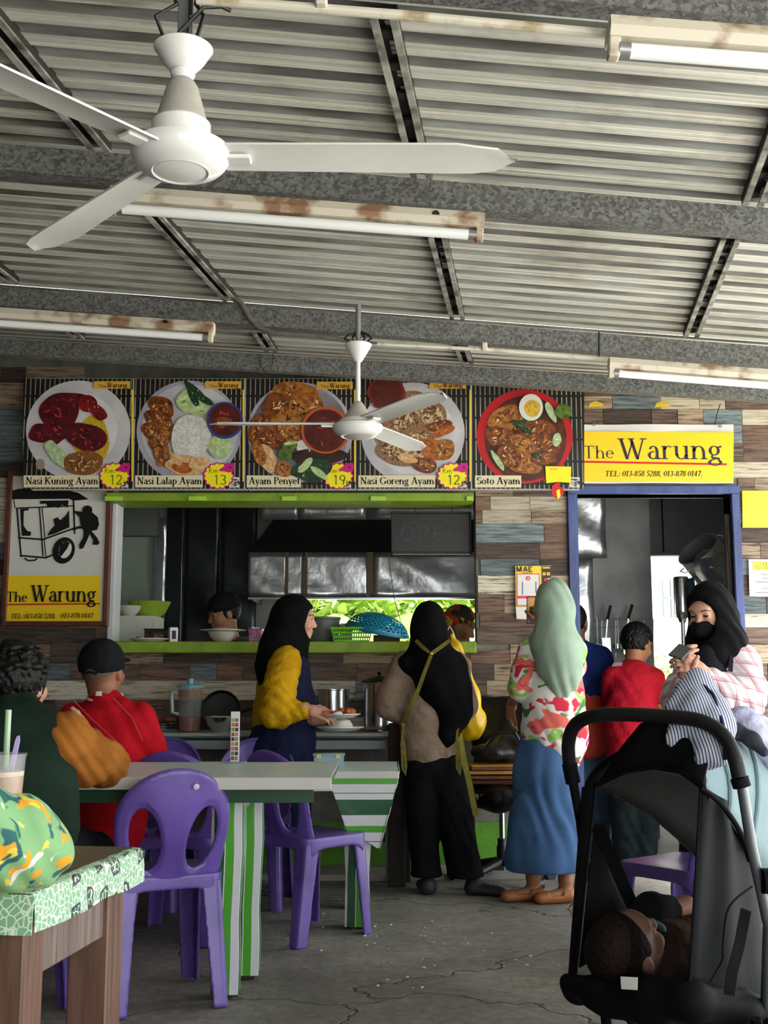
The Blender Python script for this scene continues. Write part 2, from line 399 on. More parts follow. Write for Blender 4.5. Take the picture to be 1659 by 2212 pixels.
# ================================================================ THE SETTING
WY = 7.0                                   # front face of the back wall
X0W, X1W = -3.5, 3.4                       # extents of the back wall
def floor_mat():
    m, t, b = newmat('worn_concrete'); N, L = t.nodes, t.links
    g = N.new('ShaderNodeNewGeometry')
    n1 = N.new('ShaderNodeTexNoise'); n1.inputs['Scale'].default_value = 1.3; n1.inputs['Detail'].default_value = 8; n1.inputs['Roughness'].default_value = .65
    n2 = N.new('ShaderNodeTexNoise'); n2.inputs['Scale'].default_value = 22; n2.inputs['Detail'].default_value = 8; n2.inputs['Roughness'].default_value = .7
    wv = N.new('ShaderNodeTexNoise'); wv.inputs['Scale'].default_value = 2.5; wv.inputs['Detail'].default_value = 6
    L.new(g.outputs['Position'], n1.inputs['Vector']); L.new(g.outputs['Position'], n2.inputs['Vector']); L.new(g.outputs['Position'], wv.inputs['Vector'])
    ad = N.new('ShaderNodeMixRGB'); ad.inputs['Fac'].default_value = .4
    L.new(g.outputs['Position'], ad.inputs['Color1']); L.new(wv.outputs['Color'], ad.inputs['Color2'])
    vo = N.new('ShaderNodeTexVoronoi'); vo.feature = 'DISTANCE_TO_EDGE'; vo.inputs['Scale'].default_value = 1.1
    L.new(ad.outputs['Color'], vo.inputs['Vector'])
    cr = N.new('ShaderNodeValToRGB'); cr.color_ramp.elements[0].position = .0; cr.color_ramp.elements[1].position = .007
    L.new(vo.outputs['Distance'], cr.inputs['Fac'])
    r1 = N.new('ShaderNodeValToRGB'); e = r1.color_ramp.elements
    e[0].position = .32; e[0].color = (*srgb('#69655e'), 1); e[1].position = .68; e[1].color = (*srgb('#a5a299'), 1)
    x = r1.color_ramp.elements.new(.5); x.color = (*srgb('#85827b'), 1)
    L.new(n1.outputs['Fac'], r1.inputs['Fac'])
    r2 = N.new('ShaderNodeValToRGB'); r2.color_ramp.elements[0].position = .3; r2.color_ramp.elements[1].position = .62
    r2.color_ramp.elements[0].color = (.42, .41, .39, 1); r2.color_ramp.elements[1].color = (1, 1, 1, 1)
    L.new(n2.outputs['Fac'], r2.inputs['Fac'])
    mu = N.new('ShaderNodeMixRGB'); mu.blend_type = 'MULTIPLY'; mu.inputs['Fac'].default_value = .8
    L.new(r1.outputs['Color'], mu.inputs['Color1']); L.new(r2.outputs['Color'], mu.inputs['Color2'])
    m2 = N.new('ShaderNodeMixRGB'); m2.blend_type = 'MULTIPLY'; m2.inputs['Fac'].default_value = .5
    L.new(mu.outputs['Color'], m2.inputs['Color1']); L.new(cr.outputs['Color'], m2.inputs['Color2'])
    L.new(m2.outputs['Color'], b.inputs['Base Color'])
    rr = N.new('ShaderNodeMapRange'); rr.inputs['To Min'].default_value = .42; rr.inputs['To Max'].default_value = .8
    L.new(n1.outputs['Fac'], rr.inputs['Value']); L.new(rr.outputs['Result'], b.inputs['Roughness'])
    bp = N.new('ShaderNodeBump'); bp.inputs['Strength'].default_value = .8; bp.inputs['Distance'].default_value = .014
    ml = N.new('ShaderNodeMath'); ml.operation = 'MULTIPLY_ADD'; ml.inputs[1].default_value = .6
    L.new(n2.outputs['Fac'], ml.inputs[0]); L.new(cr.outputs['Color'], ml.inputs[2]); L.new(ml.outputs[0], bp.inputs['Height'])
    L.new(bp.outputs['Normal'], b.inputs['Normal'])
    return m
FLOOR = floor_mat()
rows = []
rnd = random.Random(3)
for j in range(60):
    y = -3+j*.25; rows.append([(x_*.25-5, y, 0) for x_ in range(41)])
mb = MB(); mb.sheet([[Vector(p)+Vector((0, 0, .004*(math.sin(p[0]*3.1+p[1]*1.7)+math.sin(p[0]*1.3-p[1]*2.9)))) for p in r] for r in rows], .12)
tag(mb.build('floor', FLOOR, angle=60), 'worn grey cracked concrete floor', kind='structure')
mb = MB().box(-40, 40, -30, 50, -.3, -.14)
tag(mb.build('ground_outside', mat('pale_yard', '#cbc9c0', .9, var=.15, scale=.6, coords='World')), 'pale concrete yard around the shelter', kind='structure')
def panel_holes(name, m, xs, zs, holes, y0, y1, parent=None):
    """a wall slab between y0 and y1 with rectangular openings, one connected mesh"""
    xs = sorted(set(xs+[h[i] for h in holes for i in (0, 1)])); zs = sorted(set(zs+[h[i] for h in holes for i in (2, 3)]))
    solid = {}
    for i in range(len(xs)-1):
        for k in range(len(zs)-1):
            cx, cz = (xs[i]+xs[i+1])/2, (zs[k]+zs[k+1])/2
            solid[i, k] = not any(h[0] < cx < h[1] and h[2] < cz < h[3] for h in holes)
    b = MB()
    for (i, k), s_ in solid.items():
        if not s_: continue
        a, c, d, e = xs[i], xs[i+1], zs[k], zs[k+1]
        b.add([(a,y0,d),(c,y0,d),(c,y0,e),(a,y0,e)], [(0,1,2,3)]); b.add([(a,y1,d),(c,y1,d),(c,y1,e),(a,y1,e)], [(3,2,1,0)])
        for (di, dk, q) in ((-1,0,[(a,y0,d),(a,y0,e),(a,y1,e),(a,y1,d)]), (1,0,[(c,y0,d),(c,y1,d),(c,y1,e),(c,y0,e)]), (0,-1,[(a,y0,d),(a,y1,d),(c,y1,d),(c,y0,d)]), (0,1,[(a,y0,e),(c,y0,e),(c,y1,e),(a,y1,e)])):
            if not solid.get((i+di, k+dk), False): b.add(q, [(0,1,2,3)])
    return b.build(name, m, parent, merge=1e-5, smooth=False)
# back wall: serving hatch and kitchen door
HX0, HX1, HZ0, HZ1 = at(243, 1385, WY).x, at(1030, 1385, WY).x, Z(1385, WY), Z(1066, WY)
DX0, DX1, DZ1 = at(1249, 1380, WY).x, at(1590, 1380, WY).x, Z(1068, WY)
GREENZ = Z(1776, WY)
WALL = mat('grey_render', '#77766f', .9, var=.35, scale=9, bump=.5, bscale=30, coords='World')
wall = panel_holes('wall_back', WALL, [X0W, X1W], [0, 3.3], [(HX0, HX1, HZ0, HZ1), (DX0, DX1, -.01, DZ1)], WY, WY+.14)
tag(wall, 'back wall clad in mixed weathered wood planks above rough grey render', kind='structure')
# green painted band at the foot of the wall
GREEN = mat('leaf_green_paint', '#5d9a1e', .6, var=.25, scale=7, bump=.3, bscale=50, coords='World', col2='#4f8a1c')
b = MB().box(X0W, DX0-.06, WY-.012, WY-.001, 0, GREENZ)
tag(b.build('baseboard_back', GREEN, bevel=.002), 'bright green painted band along the foot of the wall', kind='structure')
# planks: weathered boards of five tones laid in staggered rows
def plank_mat(name, c1, c2, c3):
    m, t, b = newmat(name); N, L = t.nodes, t.links
    g = N.new('ShaderNodeNewGeometry'); oi = N.new('ShaderNodeObjectInfo')
    mp = N.new('ShaderNodeMapping'); mp.inputs['Scale'].default_value = (1.2, 1, 16); L.new(g.outputs['Position'], mp.inputs['Vector'])
    va = N.new('ShaderNodeVectorMath'); va.operation = 'ADD'; L.new(mp.outputs[0], va.inputs[0])
    sc = N.new('ShaderNodeMath'); sc.operation = 'MULTIPLY'; sc.inputs[1].default_value = 37; L.new(oi.outputs['Random'], sc.inputs[0]); L.new(sc.outputs[0], va.inputs[1])
    n = N.new('ShaderNodeTexNoise'); n.inputs['Scale'].default_value = 4.5; n.inputs['Detail'].default_value = 8; n.inputs['Roughness'].default_value = .68
    L.new(va.outputs[0], n.inputs['Vector'])
    r = N.new('ShaderNodeValToRGB'); e = r.color_ramp.elements
    e[0].position = .36; e[0].color = (*srgb(c1), 1); e[1].position = .6; e[1].color = (*srgb(c3), 1)
    q = e.new(.47); q.color = (*srgb(c2), 1)
    L.new(n.outputs['Fac'], r.inputs['Fac'])
    hs = N.new('ShaderNodeHueSaturation'); mr = N.new('ShaderNodeMapRange'); mr.inputs['To Min'].default_value = .72; mr.inputs['To Max'].default_value = 1.18
    L.new(oi.outputs['Random'], mr.inputs['Value']); L.new(mr.outputs['Result'], hs.inputs['Value']); L.new(r.outputs['Color'], hs.inputs['Color'])
    L.new(hs.outputs['Color'], b.inputs['Base Color']); b.inputs['Roughness'].default_value = .62
    bp = N.new('ShaderNodeBump'); bp.inputs['Strength'].default_value = .25; bp.inputs['Distance'].default_value = .006
    L.new(n.outputs['Fac'], bp.inputs['Height']); L.new(bp.outputs['Normal'], b.inputs['Normal'])
    return m
PM = [plank_mat('plank_brown', '#2c221c', '#5d4a3e', '#7d6756'), plank_mat('plank_dark', '#1d1714', '#3d302a', '#54443a'),
      plank_mat('plank_cream', '#6d5d4c', '#b3a893', '#c7bda8'), plank_mat('plank_blue', '#3b4448', '#5d696d', '#7b8789'),
      plank_mat('plank_red', '#3d2a20', '#62493b', '#7d6352'), plank_mat('plank_tan', '#3e3026', '#8b7762', '#a5937c'),
      plank_mat('plank_washed', '#4a3c30', '#c5bda9', '#d2cbb9')]
PW = [7, 5, 4, 3, 4, 6, 2]
unit = MB().box(0, 1, 0, 1, 0, 1)
plank_me = {}
def plank(x0, x1, z0, z1, rnd):
    i = rnd.choices(range(7), PW)[0]
    if i not in plank_me:
        me = bpy.data.meshes.new('plank'); me.from_pydata(unit.v, [], unit.f); me.materials.append(PM[i]); plank_me[i] = me
    d = .006+rnd.random()*.007
    o = bpy.data.objects.new('plank', plank_me[i]); COL.objects.link(o); o.parent = wall
    o.location = (x0, WY-d, z0); o.scale = (x1-x0, d, z1-z0)
rnd = random.Random(11)
PREG = [(X(-25, WY), DX0-.05, .74, 3.05), (DX0-.05, 2.85, .55, 3.05)]
HOLE = [(HX0-.03, HX1, HZ0-.05, HZ1+.02), (DX0-.05, DX1+.05, -.1, DZ1+.05)]
BOARD_B = Z(1058, 6.8)
z = .56
while z < 3.0:
    hgt = rnd.choice((.085, .1, .1, .115)); x = X(-25, WY)+rnd.random()*.1-.1
    while x < 2.75:
        w = rnd.choice((.16, .24, .3, .36, .42, .52)); xe = min(x+w, 2.8)
        segs = [(x, xe)]; zh = z+hgt
        if z < HZ0-.052 < zh and xe > HX0-.03 and x < HX1: zh = HZ0-.052
        for hx0, hx1, hz0, hz1 in HOLE:
            if zh > hz0+.005 and z < hz1-.005:
                ns = []
                for a, c in segs:
                    if c <= hx0 or a >= hx1: ns.append((a, c)); continue
                    if a < hx0: ns.append((a, hx0))
                    if c > hx1: ns.append((hx1, c))
                segs = ns
        for a, c in segs:
            if c-a < .03: continue
            if z < .74 and a < DX0: continue
            # behind the menu boards nothing shows
            if z > BOARD_B+.12 and a > X(70, WY) and c < X(1240, WY): continue
            if z > Z(1330, WY) and z < Z(1090, WY) and a > X(15, WY) and c < X(215, WY): continue
            plank(a+.0015, c-.0015, z+.0015, zh-.0015, rnd)
        x = xe
    z += hgt
# window 1: the serving hatch (white side post, green head box and green sill)
LIME = mat('lime_paint_chipped', '#86a324', .5, var=.2, scale=10, bump=.25, bscale=45, coords='World', col2='#71901c', lo=.3, hi=.6)
LIMEL = mat('lime_paint_pale', '#a3d53c', .5, var=.1, scale=10)
win = bpy.data.objects.new('window_1', None); COL.objects.link(win); tag(win, 'wide serving hatch with lime green sill and head rail', kind='structure')
MB().box(HX0-.03, HX0+.005, WY-.02, WY+.16, HZ0, HZ1+.02).build('side_post', mat('white_post', '#c9ccd0', .5, var=.1), win, bevel=.003)
MB().box(X(215, 6.86), X(1028, 6.86), 6.86, WY+.14, Z(1082, 6.86), Z(1064, 6.86)).build('head_rail', LIME, win, bevel=.003)
for u0, u1 in ((213, 250), (398, 436), (604, 636), (800, 834), (1012, 1026)):
    MB().box(X(u0, 6.85), X(u1, 6.85), 6.845, 6.862, Z(1082, 6.86), Z(1073, 6.86)).build('pale_patch', LIMEL, win)
SX0, SX1 = X(236, 6.8), X(1029, 6.8)
SZ1, SZ0 = Z(1386, 6.78), Z(1410, 6.78)
MB().box(SX0, SX1, 6.78, WY+.16, SZ0, SZ1).build('sill', LIME, win, bevel=.004)
SILL = SZ1
# door 1: blue painted frame of the kitchen door
BLUE = mat('blue_door_paint', '#3e4f86', .45, var=.35, scale=14, bump=.2, bscale=60, coords='World', stretch=(1, 1, .3))
dr = bpy.data.objects.new('door_1', None); COL.objects.link(dr); tag(dr, 'open kitchen doorway with chipped blue wooden frame', kind='structure')
MB().box(DX0-.05, DX0, WY-.035, WY+.16, 0, DZ1).build('jamb', BLUE, dr, bevel=.004)
MB().box(DX1, DX1+.05, WY-.035, WY+.16, 0, DZ1).build('jamb', BLUE, dr, bevel=.004)
MB().box(DX0-.05, DX1+.05, WY-.037, WY+.16, DZ1, DZ1+.05).build('head', BLUE, dr, bevel=.004)
MB().box(DX0, DX0+.012, WY-.02, WY+.02, 0, DZ1).build('stop', BLUE, dr)
b = MB().box(DX1-.03, DX1, WY+.02, WY+.06, .2, DZ1-.12); b.box(DX1-.022, DX1-.012, WY+.01, WY+.02, DZ1-.35, DZ1-.2)
b.build('hinge_strip', mat('rusty_dark', '#3a322c', .7, metal=.4), dr)
# left side wall of the shelter and an unseen wall added to darken the left
panel_holes('wall_left', mat('left_wall_paint', '#4c4740', .8, var=.3, scale=2, coords='World'), [0, 1], [0, 3.6], [], 0, 1)
wl = bpy.data.objects['wall_left']; wl.scale = (.15, 10.2, 1); wl.location = (X0W-.15, -3, 0); tag(wl, 'dim left side wall of the shelter', kind='structure')
o = MB().box(X0W, .1, -2.15, -2.0, 0, 2.9).build('wall_light_block', mat('left_wall_paint', '#4c4740', .8)); tag(o, 'wall behind the camera on the left', kind='structure')
# ---------------------------------------------------------------- kitchen behind the wall
KY = 9.3
KW = mat('kitchen_wall', '#b9bcb6', .85, var=.25, scale=3, coords='World', col2='#979b96')
KX0, KX1 = -2.6, 3.3
wx0, wx1, wz0, wz1 = X(655, KY), X(1075, KY), 1.22, Z(1291, KY)
ox0, ox1, oz1 = X(1412, KY), 2.75, Z(1196, KY)
kb = panel_holes('wall_kitchen_back', KW, [KX0, KX1], [0, 3.0], [(wx0, wx1, wz0, wz1), (ox0, ox1, -.01, oz1)], KY, KY+.12)
tag(kb, 'kitchen back wall with low window and open back door', kind='structure')
for nm, x in (('wall_kitchen_left', KX0), ('wall_kitchen_right', KX1-.1)):
    o = MB().box(x, x+.1, WY+.14, KY, 0, 3).build(nm, KW); tag(o, 'side wall of the kitchen', kind='structure')
o = MB().box(KX0, KX1, WY+.14, KY+.12, 2.95, 3.05).build('ceiling_kitchen', mat('kitchen_ceiling', '#8d8f8c', .9)); tag(o, 'kitchen ceiling', kind='structure')
# grey partition seen through the door
GREYP = mat('grey_partition', '#a9adaf', .85, var=.3, scale=4, bump=.2, coords='World', col2='#8d9193')
px0, px1 = X(1281, 8.3), X(1415, 8.3)
o = MB().box(px0, px1, 8.3, 8.42, 0, 3.0).build('wall_partition', GREYP, bevel=.004); tag(o, 'grey painted partition inside the kitchen door', kind='structure')
o = MB().box(px1, 2.9, 8.9, 9.0, Z(1199, 8.9), 3.0).build('wall_over_back_door', mat('grey_partition_dark', '#83888d', .85, var=.25, scale=4, coords='World')); tag(o, 'dark grey wall panel above the back door', kind='structure')
b = MB().tube([(X(1444, 8.88), 8.89, Z(1060+i*12, 8.88)) for i in range(12)], .006, 5)
tag(b.build('wall_cable', mat('black_rubber', '#101010', .5)), 'black cable hanging down the dark grey wall panel', 'cable')
# ---------------------------------------------------------------- roof: beams, purlins and corrugated sheets
GALV_L = None
def galv(name, c1, c2, scale=60):
    m, t, b = newmat(name); N, L = t.nodes, t.links
    g = N.new('ShaderNodeNewGeometry'); v = N.new('ShaderNodeTexVoronoi'); v.inputs['Scale'].default_value = scale
    n = N.new('ShaderNodeTexNoise'); n.inputs['Scale'].default_value = scale*.8; n.inputs['Detail'].default_value = 4
    L.new(g.outputs['Position'], n.inputs['Vector']); 
    mx = N.new('ShaderNodeMixRGB'); mx.inputs['Fac'].default_value = .02; L.new(g.outputs['Position'], mx.inputs['Color1']); L.new(n.outputs['Color'], mx.inputs['Color2'])
    L.new(mx.outputs['Color'], v.inputs['Vector'])
    sp = N.new('ShaderNodeSeparateColor'); L.new(v.outputs['Color'], sp.inputs[0])
    r = N.new('ShaderNodeValToRGB'); r.color_ramp.elements[0].color = (*srgb(c1), 1); r.color_ramp.elements[1].color = (*srgb(c2), 1)
    r.color_ramp.elements[0].position = .1; r.color_ramp.elements[1].position = .95
    L.new(sp.outputs[0], r.inputs['Fac']); L.new(r.outputs['Color'], b.inputs['Base Color'])
    b.inputs['Metallic'].default_value = .1; b.inputs['Roughness'].default_value = .55
    return m
GALV = galv('galvanised_steel', '#4a4b4a', '#7c7e7c', 105)
BEAMS = []      # (y, v_bottom at u=0, v_bottom at u=1659)
for y, v0, v1 in ((2.35, -88, 58), (3.6, 374, 514), (5.2, 664, 793), (6.2, 768, 868)):
    p0, p1 = at(0, v0, y), at(1659, v1, y); s = (p1.z-p0.z)/(p1.x-p0.x)
    BEAMS.append((y, p0.z-s*p0.x, s))
BH = .09
RX0, RX1 = -3.7, 2.75
def roof_z(x, y):
    B = BEAMS; ys = [b[0] for b in B]
    f = lambda b: b[1]+b[2]*x+BH+.055
    if y <= ys[0]: return f(B[0])-(ys[0]-y)*.0
    for i in range(3):
        if y <= ys[i+1]:
            t = (y-ys[i])/(ys[i+1]-ys[i]); return f(B[i])*(1-t)+f(B[i+1])*t
    return f(B[3])+(y-ys[3])*.12
ceil = bpy.data.objects.new('ceiling', None); COL.objects.link(ceil); tag(ceil, 'low corrugated metal roof on galvanised steel beams', kind='structure')
for y, z0, s in BEAMS+[(.9, BEAMS[0][1], BEAMS[0][2])]:
    b = MB(); zl, zr = z0+s*RX0, z0+s*RX1
    prof = [(-.03, 0), (.03, 0), (.03, .012), (-.022, .012), (-.022, BH-.012), (.03, BH-.012), (.03, BH), (-.03, BH)]
    vs = [(RX0, y+p[0], zl+p[1]) for p in prof]+[(RX1, y+p[0], zr+p[1]) for p in prof]; n = len(prof)
    b.add(vs, [tuple(range(n)), tuple(range(n, 2*n))[::-1]]+[(i, i+n, (i+1) % n+n, (i+1) % n) for i in range(n)])
    b.build('roof_beam', GALV, ceil, smooth=False, merge=1e-6)
def sheet_mat():
    m, t, b = newmat('corrugated_zinc'); N, L = t.nodes, t.links
    g = N.new('ShaderNodeNewGeometry'); mp = N.new('ShaderNodeMapping'); mp.inputs['Scale'].default_value = (.5, 26, 1); L.new(g.outputs['Position'], mp.inputs['Vector'])
    n = N.new('ShaderNodeTexNoise'); n.inputs['Scale'].default_value = 2; n.inputs['Detail'].default_value = 7; n.inputs['Roughness'].default_value = .6; L.new(mp.outputs[0], n.inputs['Vector'])
    n2 = N.new('ShaderNodeTexNoise'); n2.inputs['Scale'].default_value = 2.2; n2.inputs['Detail'].default_value = 7; n2.inputs['Roughness'].default_value = .7; L.new(g.outputs['Position'], n2.inputs['Vector'])
    r = N.new('ShaderNodeValToRGB'); e = r.color_ramp.elements; e[0].position = .3; e[0].color = (*srgb('#b4b4aa'), 1); e[1].position = .62; e[1].color = (*srgb('#efefe6'), 1)
    L.new(n.outputs['Fac'], r.inputs['Fac'])
    r2 = N.new('ShaderNodeValToRGB'); e = r2.color_ramp.elements; e[0].position = .3; e[0].color = (*srgb('#8a7c6a'), 1); e[1].position = .5; e[1].color = (1, 1, 1, 1)
    L.new(n2.outputs['Fac'], r2.inputs['Fac'])
    mu = N.new('ShaderNodeMixRGB'); mu.blend_type = 'MULTIPLY'; mu.inputs['Fac'].default_value = .55
    L.new(r.outputs['Color'], mu.inputs['Color1']); L.new(r2.outputs['Color'], mu.inputs['Color2']); L.new(mu.outputs['Color'], b.inputs['Base Color'])
    b.inputs['Metallic'].default_value = .25; b.inputs['Roughness'].default_value = .5
    return m
def pan_mat():
    return mat('corrugated_pan', '#9b9d9a', .6, metal=.1, var=.3, scale=5, coords='World', stretch=(.5, 8, 1), col2='#5d5c56')
SHM, PNM = sheet_mat(), pan_mat()
PITCHR = .122
y = -2.0; i = 0
while y < 7.6:
    b = MB(); ys = []
    for k in range(6):                         # six ribs to a sheet
        o = y+k*PITCHR
        ys += [(o, 0, 0), (o+.01, .022, 2), (o+.044, .022, 1), (o+.054, 0, 2), (o+.074, 0, 0), (o+.077, .004, 0), (o+.08, 0, 0), (o+.1, 0, 0), (o+.103, .004, 0), (o+.106, 0, 0), (o+PITCHR, 0, 0)]
    xs = [RX0+(RX1-RX0)*q/6 for q in range(7)]
    lift = .002*(i % 2)
    pts = []
    for q, (yy, dz, _) in enumerate(ys): pts.append([(x, yy, roof_z(x, yy)+dz+lift) for x in xs])
    for q in range(len(ys)-1):
        if ys[q+1][0]-ys[q][0] < 1e-6: continue
        mi = 0 if ys[q][1] < .02 and ys[q+1][1] < .02 else 1
        R = [pts[q], pts[q+1]]; b.sheet(R, 0, mi)
    o = b.build('roof_sheet', [SHM, PNM], ceil, smooth=False, merge=1e-5)
    y += 6*PITCHR; i += 1
# purlins: paired flanges running away from the camera between the beams
PUR = mat('purlin_steel', '#b5b5ac', .5, metal=.1, var=.35, scale=12, coords='World', col2='#4f4d48')
PURD = mat('purlin_web', '#2e2e2c', .7, metal=.3)
def purlin(pa, pb, w):
    a, c = Vector(pa), Vector(pb); s = Vector((1, 0, BEAMS[1][2])).normalized(); up = Vector((0, 0, .03))
    t = MB()
    for k in (-1, 1): t.bar(a+s*(k*w*.36), c+s*(k*w*.36), w*.28, .008)
    o = t.build('roof_purlin', PUR, ceil, smooth=False)
    b = MB(); b.bar(a+s*(-w*.47)+up*.5, c+s*(-w*.47)+up*.5, .004, .03); b.bar(a+s*(w*.47)+up*.5, c+s*(w*.47)+up*.5, .004, .03); b.bar(a+up, c+up, w, .005)
    n = int((c-a).length/.16)
    for j in range(n):
        p = a.lerp(c, (j+.5)/n)+up*.6; b.bar(p, p+(c-a).normalized()*.04, w*.4, .01)
    b.build('purlin_web', PURD, o, smooth=False)
VPX, VPY = 1120, 1290
def on_roof(u, v):
    lo, hi = .5, 8.
    for _ in range(50):
        m = (lo+hi)/2; p = at(u, v, m)
        if p.z < roof_z(p.x, m)-.03: lo = m
        else: hi = m
    return at(u, v, lo)
for (u0, v0, u1, v1) in ((-60, 0, 218, 330), (828, 40, 912, 392), (325, 460, 498, 652), (945, 515, 988, 692), (1700, 255, 1625, 448), (1578, 520, 1492, 732), (560, 722, 586, 762), (995, 752, 1010, 792), (-60, 545, 25, 612), (135, 705, 170, 732)):
    p, q = on_roof(u0, v0), on_roof(u1, v1); p.z = roof_z(p.x, p.y)-.027; q.z = roof_z(q.x, q.y)-.027
    purlin(p, q, .07)
# ================================================================ FANS, LAMPS, PIPES
FANW = mat('fan_white', '#e6e7e8', .25, var=.05, scale=5, coat=.3)
FANG = mat('fan_dusty', '#b9b5ae', .6, var=.2, scale=14)
FANB = mat('fan_blade', '#d7d8d4', .4, var=.1, scale=4)
BLACK = mat('black_plastic', '#121214', .45, var=.2)
STEELG = mat('bracket_steel', '#9a9b9c', .4, metal=.6, var=.2)
def fan(label, u, Y, prof, zhub, rmax, az, rod_top, wires):
    x = X(u, Y, 340 if Y < 3 else 915)
    f = thing('ceiling_fan', label, 'ceiling fan', (x, Y, 0), 0, 'ceiling fans')
    for nm, m, pr in prof: MB().lathe(pr, 40).build(nm, m, f, angle=40)
    MB().lathe([(.012, prof[0][2][-1][1]-.02), (.012, rod_top)], 12).build('hanger_rod', STEELG, f)
    for a in az:
        b = MB(); n = 14; rows = []
        for i in range(n+1):
            t = i/n; r = .1+(rmax-.1)*t
            w = .046+.014*t
            if t > .8: w *= math.sqrt(max(0, 1-((t-.8)/.2)**2.4))*.96+.04
            tl = -.22+.10*t
            rows.append([(r, -w*math.cos(tl)+(.012 if t > .8 else 0), -w*math.sin(tl)), (r, 0, .006), (r, w*math.cos(tl), w*math.sin(tl))])
        b.sheet(rows, .005)
        o = b.build('blade', FANB, f, (0, 0, zhub), (0, 0, a))
        h = MB().box(.06, .16, -.02, .02, -.008, .002).build('blade_arm', FANW, o, bevel=.003)
    for w in wires: MB().tube(w, .005, 6).build('wire', BLACK, f)
    return f
Y1 = 2.48; k = Y1/2500; z = lambda v: Z(v, Y1)
cz = z(372)
fan('large white ceiling fan with cup canopy, nearest the camera', 390, Y1, [
    ('canopy', FANW, [(.024, z(152)), (.033, z(150)), (.05, z(132)), (.064, z(110)), (.068, z(106)), (.064, z(103)), (.04, z(104))]),
    ('neck', FANW, [(.02, z(172)), (.028, z(164)), (.028, z(158)), (.02, z(150))]),
    ('upper_cover', FANG, [(.061, z(266)), (.058, z(261)), (.036, z(190)), (.028, z(178)), (.01, z(172))]),
    ('collar', FANW, [(.062, z(314)), (.067, z(314)), (.067, z(270)), (.062, z(265)), (.02, z(265))]),
    ('motor', BLACK, [(.05, z(330)), (.05, z(310))]),
    ('bottom_cover', FANW, [(.03, z(370)+.002), (.06, z(370)), (.064, z(371)-.002), (.07, z(370)), (.085, z(366)), (.088, z(364)), (.094, z(362)), (.103, z(354)), (.111, z(343)), (.113, z(332)), (.111, z(322)), (.1, z(317)), (.02, z(316))]),
    ('centre_cap', FANW, [(.0, z(372)-.003), (.045, z(372)-.002), (.058, z(370)-.001), (.058, z(369))])],
    z(340), .765, (math.radians(1), math.radians(131), math.radians(230)), roof_z(X(390, Y1, 340), Y1)+.02,
    [[(.03*s, -.02*s, z(104)), (.05*s, -.03, z(50)), (.02*s+.01, -.02, z(20)), (.03*s, 0, z(-30))] for s in (-1.2, 1, .4)]+[[(-.01, -.03, z(92)), (.05, -.04, z(38)), (.09, -.03, z(30)), (.11, -.02, z(34))]])
fo = bpy.data.objects['ceiling_fan']
MB().box(-.013, .022, -.012, -.006, z(102), roof_z(X(390, Y1), Y1)).build('bracket', STEELG, fo, bevel=.002)
Y2 = 4.9; z = lambda v: Z(v, Y2)
fan('smaller white ceiling fan with thin rod, hanging before the menu boards', 773, Y2, [
    ('canopy', FANW, [(.014, z(782)), (.018, z(781)), (.058, z(748)), (.06, z(745)), (.055, z(743)), (.01, z(744))]),
    ('downrod', FANW, [(.0105, z(872)), (.0105, z(778))]),
    ('upper_cover', FANG, [(.064, z(907)), (.062, z(903)), (.02, z(870)), (.01, z(867))]),
    ('collar', FANW, [(.085, z(917)), (.088, z(913)), (.086, z(911)), (.082, z(910)), (.078, z(907)), (.06, z(905))]),
    ('bottom_cover', FANW, [(.03, z(945)), (.07, z(943)), (.074, z(943)), (.1, z(934)), (.11, z(926)), (.108, z(920)), (.098, z(916)), (.03, z(915))]),
    ('centre_cap', FANG, [(0, z(948)), (.05, z(946)), (.066, z(942.5)), (.066, z(941))])],
    z(917), .64, (PI, math.radians(62), math.radians(-58)), z(744)+.18,
    [[(.03*s, -.01, z(742)), (.06*s, -.02, z(734)), (.04*s, 0, z(722)), (.0, 0, z(715))] for s in (-1, -.4, .5, 1)])
# fluorescent batten lamps
RUST = mat('rusty_white_batten', '#cfc8b8', .6, var=.2, scale=9, coords='World', stretch=(1, 1, 1), col2='#8a6a4c', lo=.38, hi=.52)
TUBE = mat('fluorescent_tube', '#f2f4f6', .2, var=0)
def batten(label, u0, v0, u1, v1, Y):
    a, c = at(u0, v0, Y), at(u1, v1, Y); d = (c-a); L = d.length
    f = thing('fluorescent_lamp', label, 'lamp', a, 0, 'fluorescent lamps under the beams'); f.rotation_euler = (0, -math.atan2(d.z, d.x), 0)
    b = MB(); pr = [(-.03, 0), (.03, 0), (.036, .022), (.024, .05), (-.024, .05), (-.036, .022)]
    vs = [(0, p[0], p[1]) for p in pr]+[(L, p[0], p[1]) for p in pr]
    b.add(vs, [tuple(range(6)), tuple(range(6, 12))[::-1]]+[(i, i+6, (i+1) % 6+6, (i+1) % 6) for i in range(6)])
    b.build('housing', RUST, f, smooth=False, merge=1e-6)
    t = MB().tube([(.03, -.012, -.022), (L-.03, -.012, -.022)], .0165, 16).build('tube', TUBE, f)
    for x in (.012, L-.012): MB().box(x-.012, x+.012, -.026, .004, -.042, .004).build('lamp_holder', RUST, f, bevel=.003)
    for x in (.034, L-.034): MB().tube([(x-.012, -.012, -.022), (x+.012, -.012, -.022)], .0172, 16).build('end_cap', STEELG, t)
    MB().lathe([(.012, -.004), (.012, .004)], 10, TR(L*.87, -.03, .03, rx=PI/2)).build('knockout', BLACK, f)
batten('rust-streaked tube lamp below the large fan', 238, 438, 1044, 498, 3.5)
batten('rusty tube lamp at the top right corner of the roof', 1312, 92, 1790, 128, 2.26)
batten('dusty tube lamp at the left, beside the wires', -330, 667, 462, 722, 5.1)
batten('clean white tube lamp above the yellow banner', 1314, 797, 1860, 840, 5.1)
